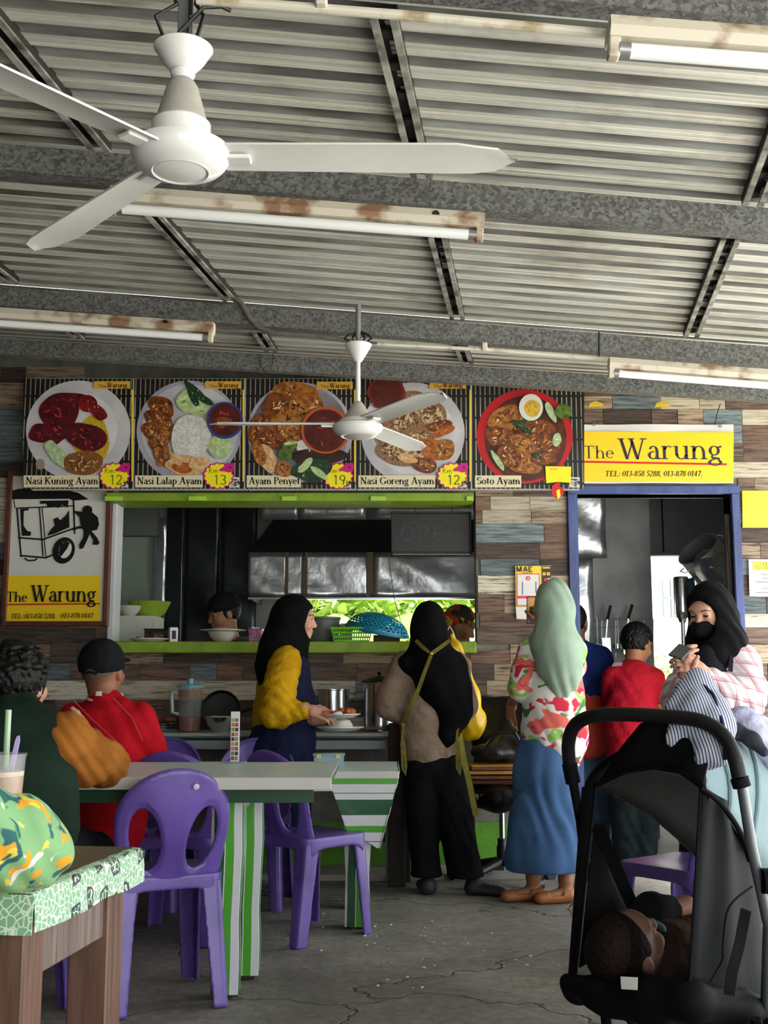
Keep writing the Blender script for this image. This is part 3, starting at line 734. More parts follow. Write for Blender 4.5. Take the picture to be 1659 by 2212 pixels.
PIPE = mat('white_conduit', '#cfcbbd', .5, var=.3, scale=15, coords='World', col2='#a08d6c', lo=.3, hi=.45)
def pipe(label, pts, r, m=PIPE, name='conduit_pipe', clips=()):
    f = thing(name, label, 'pipe', (0, 0, 0))
    MB().tube(pts, r, 10).build('tube', m, f)
    for c in clips: MB().box(c.x-.012, c.x+.012, c.y-.03, c.y+.02, c.z-.014, c.z+.02).build('clip', PIPE, f, bevel=.003)
yb = BEAMS[0][0]-.05
pipe('stained white conduit pipe along the beam above the large fan', [at(425, -2, yb), at(870, 33, yb), at(1316, 74, yb)], .011, clips=[at(695, 10, yb)])
yb = BEAMS[2][0]-.05
pipe('white conduit pipe between the small fan and the right lamp', [at(815, 743, yb), at(1050, 755, yb), at(1318, 776, yb)], .0085, clips=[at(1046, 752, yb)])
GREYC = mat('grey_taped_cable', '#6d6a62', .7, var=.3, scale=30)
pipe('grey taped cable running from a purlin to the small fan', [at(500, 640, yb), at(522, 655, yb), at(540, 688, yb), at(560, 708, yb), at(592, 720, yb), at(690, 726, yb), at(760, 737, yb)], .012, GREYC, 'ceiling_cable')
pipe('grey cable between the left lamp and the small fan', [at(460, 713, yb+.01), at(590, 716, yb+.01)], .007, GREYC, 'ceiling_cable')
b = MB().tube([at(560, 766, 6.14), at(562, 790, 6.14), at(574, 806, 6.14), at(588, 790, 6.14), at(590, 764, 6.14)], .003, 5)
tag(b.build('hanging_wire', BLACK), 'thin wire loop hanging from the last beam', 'wire')
b = MB().tube([at(1294, 717, yb+.02), at(1294, 778, yb+.02)], .004, 5); tag(b.build('cable_tie', BLACK), 'black cable strapped around the second beam', 'cable')
# ================================================================ PRINTS: flat pictures and lettering on boards
class Print:
    def __init__(s, Y): s.Y = Y; s.mb = MB(); s.mats = []; s.n = 0
    def mi(s, m):
        if m not in s.mats: s.mats.append(m)
        return s.mats.index(m)
    def poly(s, pts, m):
        s.n += 1; Y = s.Y-.0004*s.n
        ps = [at(u, v, Y) for u, v in pts]
        a = sum(ps[i].x*ps[(i+1) % len(ps)].z-ps[(i+1) % len(ps)].x*ps[i].z for i in range(len(ps)))
        if a < 0: ps.reverse()
        s.mb.add(ps, [tuple(range(len(ps)))], None, s.mi(m)); return s
    def rect(s, u0, v0, u1, v1, m): return s.poly([(u0, v0), (u1, v0), (u1, v1), (u0, v1)], m)
    def disc(s, u, v, ru, rv, m, wob=0, seed=0, n=30, rot=0):
        p = disc_pts(0, 0, ru, rv, n, wob=wob, seed=seed); c, q = math.cos(rot), math.sin(rot)
        s.poly([(u+a*c-b*q, v+a*q+b*c) for a, b in p], m)
        for col, k in DETAIL.get(m.name, ()):
            rn = random.Random(int(u*7+v*3+k)); n0 = s.n
            for _ in range(k):
                t, w = rn.random()*6.28, rn.random()**.6*.72; a, b = ru*w*math.cos(t), rv*w*math.sin(t); z_ = rn.uniform(.03, .1)*min(ru, rv)+.5; g = disc_pts(0, 0, z_*rn.uniform(1, 2.6), z_*.6, 7, wob=.25, seed=rn.randrange(99)); h = rn.random()*3.1
                s.poly([(u+a*c-b*q+x*math.cos(h)-y*math.sin(h), v+a*q+b*c+x*math.sin(h)+y*math.cos(h)) for x, y in g], col); s.n -= .94
            s.n = n0+1
        return s
    def line(s, pts, w, m):
        for a, b in zip(pts, pts[1:]):
            d = Vector((b[0]-a[0], b[1]-a[1])); d.normalize(); n = Vector((-d.y, d.x))*w/2; e = d*w*.3
            s.poly([(a[0]-e.x-n.x, a[1]-e.y-n.y), (b[0]+e.x-n.x, b[1]+e.y-n.y), (b[0]+e.x+n.x, b[1]+e.y+n.y), (a[0]-e.x+n.x, a[1]-e.y+n.y)], m); s.n -= 1
        s.n += 1; return s
    def text(s, txt, u0, u1, vbase, cap, m, **kw):
        s.n += 1; p = at(u0, vbase, s.Y-.0004*s.n); q = at(u1, vbase, s.Y-.0004*s.n); h = at(u0, vbase-cap, s.Y-.0004*s.n).z-p.z
        text_mb(s.mb, txt, h, Matrix.Translation(p) @ Matrix.Rotation(PI/2, 4, 'X'), width=q.x-p.x, mi=s.mi(m), **kw); s.n += 1; return s
    def done(s, name, parent): return s.mb.build(name, s.mats, parent, smooth=False)
def P(name, c, c2=None, scale=30, rough=.35, **k): return mat('print_'+name, c, rough, var=.0 if c2 is None else .1, col2=c2, scale=scale, coords='World', **k)
K = P('black', '#0b0a0c'); WHT = P('white', '#d9d8d6'); YEL = P('yellow', '#eac81c'); RED = P('red', '#c8161a'); NAVY = P('navy', '#231a38'); AMB = P('amber', '#d8a43a')
PYEL = P('post_yellow', '#f0e316'); MAG = P('magenta', '#c4147c'); CRM = P('cream', '#d9d0ae'); INK = P('ink', '#15110d'); PEN = P('pen', '#4b5a1c')
def slat_mat():
    m, t, b = newmat('bamboo_mat_print'); N, L = t.nodes, t.links
    g = N.new('ShaderNodeNewGeometry'); s = N.new('ShaderNodeSeparateXYZ'); L.new(g.outputs['Position'], s.inputs[0])
    def wave(src, per, w):
        a = N.new('ShaderNodeMath'); a.operation = 'MULTIPLY'; a.inputs[1].default_value = 1/per; L.new(src, a.inputs[0])
        f = N.new('ShaderNodeMath'); f.operation = 'FRACT'; L.new(a.outputs[0], f.inputs[0])
        l = N.new('ShaderNodeMath'); l.operation = 'LESS_THAN'; l.inputs[1].default_value = w; L.new(f.outputs[0], l.inputs[0]); return l.outputs[0]
    w1 = wave(s.outputs['X'], .0285, .22); w2 = wave(s.outputs['Z'], .132, .9)
    mu = N.new('ShaderNodeMath'); mu.operation = 'MULTIPLY'; L.new(w1, mu.inputs[0]); L.new(w2, mu.inputs[1])
    n = N.new('ShaderNodeTexNoise'); n.inputs['Scale'].default_value = 3; L.new(g.outputs['Position'], n.inputs['Vector'])
    m3 = N.new('ShaderNodeMath'); m3.operation = 'MULTIPLY'; L.new(mu.outputs[0], m3.inputs[0]); L.new(n.outputs['Fac'], m3.inputs[1])
    mx = N.new('ShaderNodeMixRGB'); mx.inputs['Color1'].default_value = (*srgb('#131110'), 1); mx.inputs['Color2'].default_value = (*srgb('#c9c4ae'), 1)
    L.new(m3.outputs[0], mx.inputs['Fac']); L.new(mx.outputs['Color'], b.inputs['Base Color']); b.inputs['Roughness'].default_value = .35
    return m
SLAT = slat_mat()
PLATE = P('plate', '#c9c7cb', '#b0aeb6', 6); PLATE2 = P('plate_rim', '#a9a8b4', '#9795a6', 6); RICE = P('rice', '#d8d6d2', '#b6b4b0', 60); YRICE = P('yellow_rice', '#cfb022', '#a8861a', 90)
SAMB = P('sambal', '#5f0f1c', '#3a0811', 26); SAMB2 = P('sambal_bright', '#84121a', '#590c12', 18); FRY = P('fried', '#8a4a1c', '#43200e', 34); FRY2 = P('fried_gold', '#b0722e', '#6f3a16', 40)
FLOSS = P('floss', '#95612c', '#5c3412', 110); CUC = P('cucumber', '#b9c9a2', '#8fae78', 30); LEAF = P('leaf', '#24482a', '#12261a', 40); LEAF2 = P('pale_leaf', '#c0cf9a', '#93b06c', 30)
CRK = P('cracker', '#dcb98a', '#b98a55', 40); SAUCE = P('sauce', '#5d2016', '#43120d', 20); RIM = P('orange_rim', '#b5512a'); BLU = P('blue_rim', '#2b3b7c'); FRICE = P('fried_rice', '#a5835c', '#5d3c22', 130)
REDB = P('red_bowl', '#b4141f'); SOUP = P('soup', '#5a2a14', '#391708', 22); EGGW = P('egg_white', '#d6d4cb'); EGGY = P('egg_yolk', '#d6b443', '#b98f28', 50); LIMEF = P('lime', '#5d7d2a', '#2f4c18', 30); OMEL = P('omelette', '#b9682a', '#8a3d14', 30)
BY = 6.72
HIL = P('fry_light', '#cf9657', '#a86a30', 60); HIG = P('fry_glint', '#e3bf92'); DKB = P('fry_dark', '#2c130a'); SGL = P('sambal_glint', '#a8323a'); GRN = P('rice_grain', '#cdb08a'); GRD = P('rice_dark', '#4a2d18'); YGL = P('yolk_light', '#e6cd62'); CGL = P('cucumber_light', '#dbe6c8')
DETAIL = {'print_fried': ((DKB, 14), (HIL, 14), (HIG, 4)), 'print_fried_gold': ((DKB, 12), (HIL, 14), (HIG, 4)), 'print_sambal': ((P('sambal_deep', '#2a060c'), 8), (SGL, 12)), 'print_sambal_bright': ((SGL, 4), (HIG, 2)), 'print_fried_rice': ((GRD, 34), (GRN, 44)), 'print_floss': ((GRD, 22), (GRN, 20)), 'print_soup': ((HIL, 10), (DKB, 12), (HIG, 5)), 'print_cracker': ((HIG, 6), (HIL, 4)), 'print_omelette': ((HIL, 6), (DKB, 3)), 'print_sauce': ((SGL, 4),), 'print_yellow_rice': ((YGL, 16), (HIL, 10)), 'print_cucumber': ((CGL, 4),), 'print_leaf': ((CGL, 2), (P('leaf_mid', '#4c7a3c'), 5)), 'print_pale_leaf': ((CGL, 6), (P('leaf_mid', '#4c7a3c'), 3)), 'print_rice': ((WHT, 24),)}
BSIDE = mat('board_edge', '#b8b7b4', .5, var=.1)
BOARDS = [('Nasi Kuning Ayam', 49, 288, 54, 212, '12'), ('Nasi Lalap Ayam', 289, 528, 295, 436, '13'), ('Ayam Penyet', 529, 769, 536, 648, '19'), ('Nasi Goreng Ayam', 770, 1018, 777, 938, '12'), ('Soto Ayam', 1019, 1263, 1029, 1124, None)]
LBL = ['menu board showing yellow rice with dark red sambal chicken, leftmost', 'menu board showing white rice with fried pieces and a blue rimmed bowl', 'menu board showing fried chicken with an orange sauce bowl', 'menu board showing brown fried rice behind the small fan', 'menu board showing soup with an egg in a red bowl, rightmost']
def cart(pr, u, v, s, m=K, h=WHT):
    """black logo: a food cart pushed by a man; (u, v) top left, s pixels per traced unit"""
    q = lambda pts: [(u+a*s, v+b*s) for a, b in pts]
    pr.poly(q([(0,52),(25,18),(70,5),(130,2),(330,8),(400,28),(455,62),(370,70),(350,60),(45,62)]), m)
    pr.line(q([(45,62),(52,110)]), 5*s, m).line(q([(62,110),(85,375)]), 9*s, m).line(q([(372,70),(378,250)]), 9*s, m)
    pr.line(q([(70,110),(185,106),(370,98)]), 7*s, m).line(q([(185,106),(205,372)]), 7*s, m).line(q([(200,106),(215,270)]), 5*s, m)
    pr.line(q([(70,272),(205,282),(372,222)]), 9*s, m).line(q([(85,370),(220,382),(290,352)]), 9*s, m).line(q([(212,285),(222,382)]), 5*s, m)
    pr.poly(q([(190,70),(345,68),(340,110),(310,92),(290,110),(262,100),(232,108),(222,85),(190,88)]), m)
    pr.poly(q([(80,115),(128,112),(126,122),(100,126),(98,205),(118,235),(140,240),(138,262),(90,262)]), m)
    pr.poly(q([(228,262),(250,225),(270,205),(262,172),(285,160),(300,178),(330,150),(348,120),(350,215),(300,236),(270,250)]), m)
    pr.disc(u+318*s, v+342*s, 60*s, 74*s, m, rot=.35); pr.disc(u+326*s, v+338*s, 34*s, 48*s, h, rot=.35)
    pr.poly(q([(290,352),(300,310),(330,290),(352,300),(338,330),(300,380)]), m)
    pr.line(q([(105,385),(125,398),(160,396),(172,386)]), 8*s, m).line(q([(370,225),(405,215),(430,220)]), 13*s, m)
    pr.disc(u+448*s, v+120*s, 27*s, 24*s, m)
    pr.poly(q([(370,125),(420,130),(440,105),(470,130),(505,160),(512,200),(500,230),(470,235),(500,270),(515,300),(505,312),(475,310),(482,288),(460,252),(440,300),(425,330),(405,335),(402,310),(425,270),(428,235),(410,200),(405,160)]), m)
def star(cx, cy, r0, r1, n): return [(cx+(r0 if i % 2 else r1)*math.cos(PI*i/n)*1.06, cy+(r0 if i % 2 else r1)*math.sin(PI*i/n)*.92) for i in range(2*n)]
for i, (ttl, u0, u1, tu0, tu1, price) in enumerate(BOARDS):
    p0 = at(u0, 1058, BY)
    bd = thing('menu_board', LBL[i], 'menu board', (0, 0, 0), 0, 'menu boards over the serving hatch')
    zt, zb = Z(817, BY), Z(1058, BY); x0, x1 = X(u0, BY), X(u1, BY)
    MB().box(x0, x1-.003, BY, BY+.04, zb, zt).build('backing', BSIDE, bd, bevel=.002)
    pr = Print(BY-.0008); pr.rect(u0+1, 818, u1-1, 1056, SLAT); pr.done('bamboo_background', bd)
    pr = Print(BY-.003); fd = Print(BY-.006)
    if i == 0:
        pr.disc(169, 930, 113, 108, PLATE, n=48).disc(170, 928, 84, 80, P('plate_well', '#d2d0d2', '#c3c1c6', 5), n=40)
        fd.disc(203, 950, 33, 53, YRICE, .04, 2).disc(196, 952, 42, 34, YRICE, .06, 5).disc(128, 892, 40, 44, SAMB, .12, 3).disc(88, 936, 24, 22, SAMB, .16, 4).disc(120, 930, 32, 30, SAMB, .14, 9).disc(150, 865, 45, 18, SAMB, .15, 7)
        fd.disc(190, 872, 20, 19, SAMB2, .06, 8).disc(212, 890, 22, 14, SAMB2, .12, 21, rot=.7).disc(186, 944, 46, 30, SAMB, .1, 12, rot=.35).disc(110, 966, 13, 16, CUC, .05, 1, rot=-.4).disc(122, 980, 16, 22, CUC, .05, 2, rot=-.5).disc(134, 990, 14, 22, CUC, .05, 6, rot=-.4)
        fd.disc(180, 1000, 44, 26, FLOSS, .1, 33).disc(87, 1003, 10, 12, P('tape', '#8d8276')); 
    elif i == 1:
        pr.disc(408, 932, 113, 110, PLATE2, n=48).disc(410, 930, 104, 100, PLATE, n=40)
        for a in ((348, 880, 32, 22, FRY, .5), (342, 908, 30, 24, FRY, .3), (330, 930, 24, 20, FRY, 0), (360, 925, 18, 14, FRY2, -.4), (352, 950, 20, 14, FRY2, -.9), (334, 958, 18, 12, FRY, .9), (352, 985, 14, 24, FRY2, .3), (342, 975, 12, 18, FRY, .2)): fd.disc(a[0], a[1], a[2], a[3], a[4], .12, int(a[0]), rot=a[5])
        fd.disc(412, 865, 30, 26, LEAF2, .15, 41).disc(430, 880, 22, 18, LEAF2, .12, 42).disc(425, 848, 34, 9, LEAF, .1, 3, rot=.75).disc(416, 852, 30, 8, LEAF, .1, 5, rot=1.2).disc(440, 862, 26, 7, LEAF, .1, 6, rot=.5)
        fd.disc(412, 945, 43, 50, RICE, .05, 50).disc(475, 965, 25, 27, CUC, .06, 51).disc(474, 958, 19, 14, LEAF2, .05, 52).disc(400, 1005, 40, 22, CRK, .14, 55).disc(395, 1010, 24, 12, OMEL, .1, 56).disc(380, 992, 18, 8, CRK, .1, 57, rot=.8).disc(430, 1000, 24, 14, CRK, .12, 58)
        fd.disc(486, 908, 39, 40, BLU, n=36).disc(486, 907, 34, 35, SAUCE, n=32).disc(482, 912, 18, 12, P('sauce_bits', '#8f4a30', '#5f2116', 60), .2, 9)
    elif i == 2:
        pr.disc(648, 934, 114, 108, PLATE2, n=48).disc(648, 932, 106, 100, P('plate_shadow', '#8d8c96', '#55535a', 4), n=40)
        for a in ((640, 850, 50, 26, FRY2, .1), (610, 885, 46, 34, FRY, .6), (660, 880, 40, 40, FRY2, .9), (580, 925, 44, 26, FRY, .5), (620, 925, 36, 40, FRY2, -.5), (560, 940, 28, 24, FRY, .8), (590, 950, 40, 18, FRY, .4), (578, 990, 18, 32, CRK, -.4), (560, 980, 14, 26, FRY2, -.3), (612, 1014, 20, 16, FRY2, .3)): fd.disc(*a[:4], a[4], .1, int(a[0]), rot=a[5])
        fd.disc(660, 965, 20, 18, RICE, .1, 61).disc(690, 985, 60, 18, P('dark_fish', '#3b2014', '#21110b', 20), .1, 63).disc(675, 1015, 42, 26, LEAF, .2, 64).disc(660, 1005, 8, 22, LEAF2, .1, 65, rot=.7).disc(690, 1022, 7, 24, LEAF2, .1, 66, rot=-.9)
        fd.disc(626, 962, 17, 10, LIMEF, .05, 67, rot=-.15).disc(616, 982, 16, 12, LIMEF, .05, 68, rot=.5).disc(628, 957, 15, 4, LEAF2, rot=-.15)
        fd.disc(703, 929, 53, 51, RIM, n=40).disc(703, 930, 47, 46, SAUCE, n=36)
    elif i == 3:
        pr.disc(892, 936, 112, 110, PLATE, n=48).disc(892, 936, 90, 88, P('plate_well2', '#d0cfd6', '#bcbbc6', 5), n=40)
        for a in ((905, 880, 55, 30, .3), (850, 940, 38, 44, 0), (880, 900, 50, 36, -.3), (930, 895, 40, 30, .5), (860, 975, 50, 30, .2), (900, 960, 44, 40, 0)): fd.disc(*a[:4], FRICE, .14, int(a[0]+a[1]), rot=a[4])
        for a in ((950, 920, 28, 12, FRY, -.2), (958, 932, 26, 10, OMEL, -.4), (935, 970, 36, 20, OMEL, .3), (960, 972, 20, 26, FRY2, .5), (918, 1005, 28, 16, FRY, .1), (880, 990, 22, 10, CRK, .2)): fd.disc(*a[:4], a[4], .12, int(a[0]), rot=a[5])
        fd.poly([(792, 850), (796, 835), (806, 821), (866, 821), (876, 845), (874, 862), (860, 880), (836, 887), (810, 880)], P('red_bowl_rim', '#7d1a1a')).poly([(797, 850), (800, 836), (810, 822), (862, 822), (870, 845), (868, 860), (856, 876), (836, 882), (812, 876)], SAUCE)
    else:
        pr.disc(1133, 943, 104, 102, REDB, n=48)
        fd.disc(1136, 947, 88, 92, SOUP, n=44)
        for a in ((1090, 905, 40, 26, FRY2, -.5), (1082, 945, 34, 24, FRY, .2), (1160, 930, 40, 30, FRY, .3), (1170, 965, 42, 28, FRY, .1), (1130, 960, 30, 18, FRY2, .6), (1130, 1000, 38, 24, FRY2, .3), (1100, 985, 24, 30, FRY, -.4), (1175, 990, 30, 14, FRY, -.2)): fd.disc(*a[:4], a[4], .14, int(a[0]+a[1]), rot=a[5])
        for a in ((1075, 995, 6, 26, -.6), (1190, 890, 8, 24, -.5), (1203, 950, 10, 14, .2)): fd.disc(*a[:4], CUC, .1, int(a[0]), rot=a[4])
        for a in ((1125, 920, 22, 6, .5), (1150, 905, 26, 6, -.3), (1140, 932, 10, 5, 0), (1160, 985, 10, 6, .6)): fd.disc(*a[:4], LEAF, .25, int(a[0]), rot=a[4])
        fd.disc(1147, 880, 26, 29, EGGW, n=30).disc(1150, 882, 17, 19, EGGY, .06, 3).disc(1217, 889, 18, 16, LIMEF, .03, 4)
    pr.done('plate_picture', bd); fd.done('food_picture', bd)
    lg = Print(BY-.012); a = (203, 443, 684, 928, 1174)[i]
    lg.rect(a, 823.5+(0, 0, 1, 0, 2)[i], a+78, 839.5+(0, 0, 1, 0, 2)[i], AMB).text('The', a+7, a+28, 837+(0, 0, 1, 0, 2)[i], 6.5, INK, w=.16).text('Warung', a+28, a+72, 837+(0, 0, 1, 0, 2)[i], 10.5, INK, w=.19).done('logo_strip', bd)
    nm = Print(BY-.012); nm.rect(tu0-3, 1027, tu1+2, 1053, CRM).text(ttl, tu0+1, tu1, 1046, 15.5, INK, w=.21); nm.done('name_strip', bd)
    if i < 4:
        dv = Print(BY-.010); dv.rect(u1-4, 842, u1-1, 1040, YEL); dv.done('yellow_divider', bd)
    ic = Print(BY-.012); ic.rect(u1-33, 1031, u1-11, 1053, WHT); cart(ic, u1-32, 1034, .042); ic.done('cart_logo', bd)
    if price:
        cx, cy = (247, 472, 730, 977)[i], 1028
        st = Print(BY-.016); st.poly(star(cx, cy, 29, 33, 15), MAG).poly(star(cx, cy, 26, 30, 15), PYEL)
        st.text('R', cx-22, cx-13, cy-6, 11, PEN, w=.13, serif=False).text('m', cx-12, cx+0, cy-6, 10, PEN, w=.13, serif=False).text(price, cx-11, cx+18, cy+19, 21, PEN, w=.11, serif=False)
        s = st.done('price_sticker', bd)
        hd = Print(BY-.019); hd.poly([(cx+2, cy-14), (cx+12, cy-20), (cx+18, cy-27), (cx+32, cy-28), (cx+35, cy-20), (cx+32, cy-10), (cx+22, cy-7), (cx+12, cy-10), (cx+3, cy-10)], MAG).disc(cx+25, cy-18, 4, 3, P('magenta_dark', '#8c0f5a')); hd.done('pointing_hand', s)
    else:
        st = Print(BY-.016); st.poly([(1178, 1007), (1234, 1008), (1233, 1043), (1205, 1041), (1180, 1044)], PYEL).poly([(1188, 1012), (1204, 1012), (1204, 1015), (1188, 1015)], P('faded_ink', '#c9b54a')); s = st.done('price_sticker', bd)
        hd = Print(BY-.019); hd.poly([(1192, 1050), (1200, 1044), (1206, 1040), (1210, 1044), (1209, 1052), (1217, 1054), (1218, 1066), (1212, 1074), (1204, 1078), (1196, 1074), (1192, 1064)], RED).poly([(1202, 1060), (1209, 1056), (1211, 1072), (1205, 1079), (1203, 1070)], PYEL); hd.done('thumbs_up', s)
# ---------------------------------------------------------------- framed banner on the left
BNY = 6.93
bn = thing('framed_banner', 'white and yellow framed banner with black food cart drawing', 'banner')
WOODR = mat('red_brown_frame', '#5c2b1c', .5, var=.3, scale=20, coords='World')
xl, xr, zt, zb = X(-3, BNY), X(229, BNY), Z(1018, BNY), Z(1353, BNY); fw = .03
for a in ((xl, xl+fw, zb, zt), (xr-fw, xr, zb, zt), (xl+fw, xr-fw, zb, zb+fw), (xl+fw, xr-fw, zt-fw, zt)): MB().box(a[0], a[1], BNY-.02, BNY+.03, a[2], a[3]).build('frame_bar', WOODR, bn, bevel=.004)
CANV = mat('white_canvas', '#cfcfc8', .5, var=.1, scale=4, bump=.3, bscale=7, coords='World')
MB().box(xl+fw, xr-fw, BNY, BNY+.02, zb+fw, zt-fw).build('canvas', CANV, bn)
pr = Print(BNY-.002); pr.rect(9, 1243, 217, 1348, YEL); cart(pr, 12, 1054, .395); pr.line([(10, 1306), (215, 1304)], 3, RED)
pr.text('The', 13, 59, 1300, 22, INK, w=.16).text('Warung', 66, 208, 1300, 36, INK, w=.16)
pr.text('TEL: 013-858 5288,', 22, 120, 1336, 10.5, INK, w=.17, shear=.2).text('013-878 0147.', 130, 203, 1335, 10.5, INK, w=.17, shear=.2); pr.done('printing', bn)
# ---------------------------------------------------------------- yellow banner over the door
YBY = 6.955
yb_ = thing('banner', 'long yellow vinyl banner with red underline above the kitchen door', 'banner')
rows = [[at(u, v, YBY)+Vector((0, .008*math.sin(u*.03), 0)) for u in range(1236, 1592, 12)] for v in (917, 950, 985, 1015, 1044)]
MB().sheet(rows, .002).build('vinyl', WHT, yb_)
pr = Print(YBY-.012); pr.poly([(1236, 932), (1585, 934), (1584, 1042), (1236, 1040)], YEL).line([(1240, 997), (1569, 1003)], 4.5, RED)
pr.text('The', 1259, 1327, 990, 27, NAVY, w=.12).text('Warung', 1336, 1562, 992, 45, NAVY, w=.125)
pr.text('TEL: 013-858 5288, 013-878 0147.', 1306, 1517, 1029, 12, INK, w=.16, shear=.2); pr.done('printing', yb_)
for u, v in ((1283, 918), (1556, 921)): MB().lathe([(.004, 0), (.009, .002), (.009, .006), (.004, .007)], 12, Matrix.Translation(at(u, v, YBY-.004)) @ Matrix.Rotation(PI/2, 4, 'X')).build('eyelet', STEELG, yb_)
MB().tube([at(1544, 918, YBY), at(1549, 893, YBY), at(1556, 872, YBY)], .003, 5).build('tie_string', BLACK, yb_)
# ---------------------------------------------------------------- payment poster, papers
def paper(name, label, cat, pts, Y, m, th=.002):
    t = thing(name, label, cat)
    ps = [at(u, v, Y) for u, v in pts]
    b = MB(); b.sheet([[ps[0], ps[1]], [ps[3], ps[2]]], th); b.build('sheet', m, t, smooth=False)
    return t
PY = 6.965
t = paper('payment_poster', 'yellow and black payment poster on the plank pillar', 'poster', [(1113, 1223), (1190, 1222), (1190, 1310), (1114, 1310)], PY, YEL)
pr = Print(PY-.003); PINK = P('pink', '#d8365e'); pr.rect(1170, 1223, 1190, 1309, K).rect(1118, 1241, 1164, 1287, WHT).rect(1118, 1287, 1164, 1293, PINK).rect(1118, 1293, 1164, 1307, WHT)
pr.line([(1117, 1240), (1165, 1240), (1165, 1308), (1117, 1308), (1117, 1240)], 1.5, PINK).line([(1129, 1257), (1129, 1284)], 1.6, P('violet', '#4a3a8c')).line([(1158, 1257), (1158, 1280)], 1.6, P('violet', '#4a3a8c')).disc(1141, 1249, 4.5, 4.5, RED).disc(1141, 1249, 2, 2, WHT)
pr.text('M', 1115, 1129, 1235, 11, INK, w=.26, serif=False).text('AE', 1130, 1150, 1235, 11, INK, w=.22, serif=False).rect(1129, 1237, 1150, 1239, P('dim_amber', '#a8851a'))
for u, v, m in ((1172, 1225, YEL), (1172, 1236, AMB), (1181, 1236, AMB), (1175, 1249, RED), (1183, 1249, WHT)): pr.rect(u, v, u+(16 if v == 1225 else 7), v+(3 if v == 1225 else 7), m)
pr.done('printing', t)
paper('paper_slip', 'plain white slip taped below the payment poster', 'paper', [(1114, 1311), (1140, 1311), (1142, 1338), (1116, 1337)], PY, WHT)
t = paper('yellow_sheet', 'plain yellow sheet at the right edge beside the door', 'paper', [(1603, 1060), (1690, 1060), (1690, 1140), (1604, 1140)], PY, YEL)
t = paper('price_list', 'laminated white price list with yellow heading, right of the door', 'paper', [(1617, 1208), (1700, 1209), (1700, 1290), (1619, 1288)], PY, WHT)
pr = Print(PY-.003); pr.rect(1626, 1212, 1700, 1232, P('amber_head', '#d9b02a')).text('The', 1629, 1647, 1229, 9, P('olive_ink', '#8a9a2a'), w=.14).text('W', 1648, 1664, 1229, 13, P('olive_ink', '#8a9a2a'), w=.14)
for v in (1241, 1249, 1271): pr.line([(1646, v), (1690, v)], 2, P('grey_ink', '#7b7b80'))
for v in (1257, 1280): pr.line([(1634, v), (1690, v)], 3, P('grey_ink', '#7b7b80'))
pr.done('printing', t)
# bits of yellow bracket under the beam
for u in (1285, 1428):
    a = at(u, 880, 6.9); b = MB().prism([(-.045, 0), (.05, .004), (.04, .022), (.0, .035), (-.04, .02)], 0, .03, Matrix.Translation(a) @ Matrix.Rotation(PI/2, 4, 'X'))
    tag(b.build('yellow_offcut', mat('yellow_scrap', '#d8b62a', .5), bevel=.003), 'small yellow plastic scrap wedged above the banner, '+('near the menu board' if u == 1285 else 'at its middle'), 'scrap')
# ================================================================ KITCHEN: hood, sheets, plants outside
def steel_mat(name, c, rough, bs, bscale, c2=None):
    m = mat(name, c, rough, metal=.9, var=.15, scale=5, bump=bs, bscale=bscale, coords='World', col2=c2)
    m.node_tree.nodes['Bump'].inputs['Distance'].default_value = .025; return m
CRUM = steel_mat('crumpled_steel', '#c3c6ca', .3, .7, 3.2)
DSTEEL = steel_mat('dark_steel_sheet', '#4a4e52', .3, .45, 2.6)
SHINE = mat('polished_steel', '#d0d2d5', .22, metal=1, var=.1, scale=4)
SHADE = mat('shade_black', '#17181a', .6, var=.3, scale=3, coords='World')
GREASE = mat('grease_brown', '#5c4310', .4, var=.4, scale=14, coords='World')
hd = thing('kitchen_hood', 'crumpled stainless steel exhaust hood over the kitchen stove', 'hood')
HY = 8.3
hx0, hx1 = X(533, HY), X(1090, HY); z0, z1 = Z(1291, HY), Z(1193, HY); zt = Z(1124, 8.9)
def wav(a, c, d, e, nx, nz, y, amp, seed):
    r = random.Random(seed); ph = [(r.uniform(3, 9), r.uniform(3, 11), r.random()*6) for _ in range(5)]
    return [[(a+(c-a)*i/nx, y-amp*sum(math.sin(p*(a+(c-a)*i/nx)*2+q*(d+(e-d)*k/nz)*2+s) for p, q, s in ph)*.4, d+(e-d)*k/nz) for i in range(nx+1)] for k in range(nz+1)]
seams = [533, 617, 650, 799, 1090]
for i in range(4):
    MB().sheet(wav(X(seams[i], HY), X(seams[i+1], HY)-.004, z0, z1, 14, 8, HY, .007, i), .003).build('front_panel', CRUM, hd, angle=0)
b = MB(); b.add([(hx0, HY, z1), (hx1, HY, z1), (hx1, 8.86, zt), (hx0+.12, 8.86, zt)], [(0, 1, 2, 3)]); b.add([(hx0, HY, z0), (hx0, 9.2, z0), (hx0+.12, 8.86, zt), (hx0, HY, z1)], [(0, 3, 2, 1)])
b.build('sloped_canopy', SHADE, hd, smooth=False)  # black shadow above the front panels is put into the canopy's colour
for i, (u0, u1) in enumerate(((560, 640), (641, 790), (792, 1100))):
    MB().sheet(wav(X(u0, 8.9), X(u1, 8.9)-.004, zt-.01, 2.95, 10, 6, 8.9, .005, 9+i), .003).build('upper_panel', CRUM, hd, angle=0)
for u, w in ((617, 7), (660, 5), (799, 14)):
    MB().box(X(u-w/2, HY), X(u+w/2, HY), HY-.016, HY-.012, z0+.02, z1).build('grease_streak', GREASE, hd)
MB().box(hx0, hx1, HY-.012, HY+.02, z0-.012, z0).build('lip', SHINE, hd)
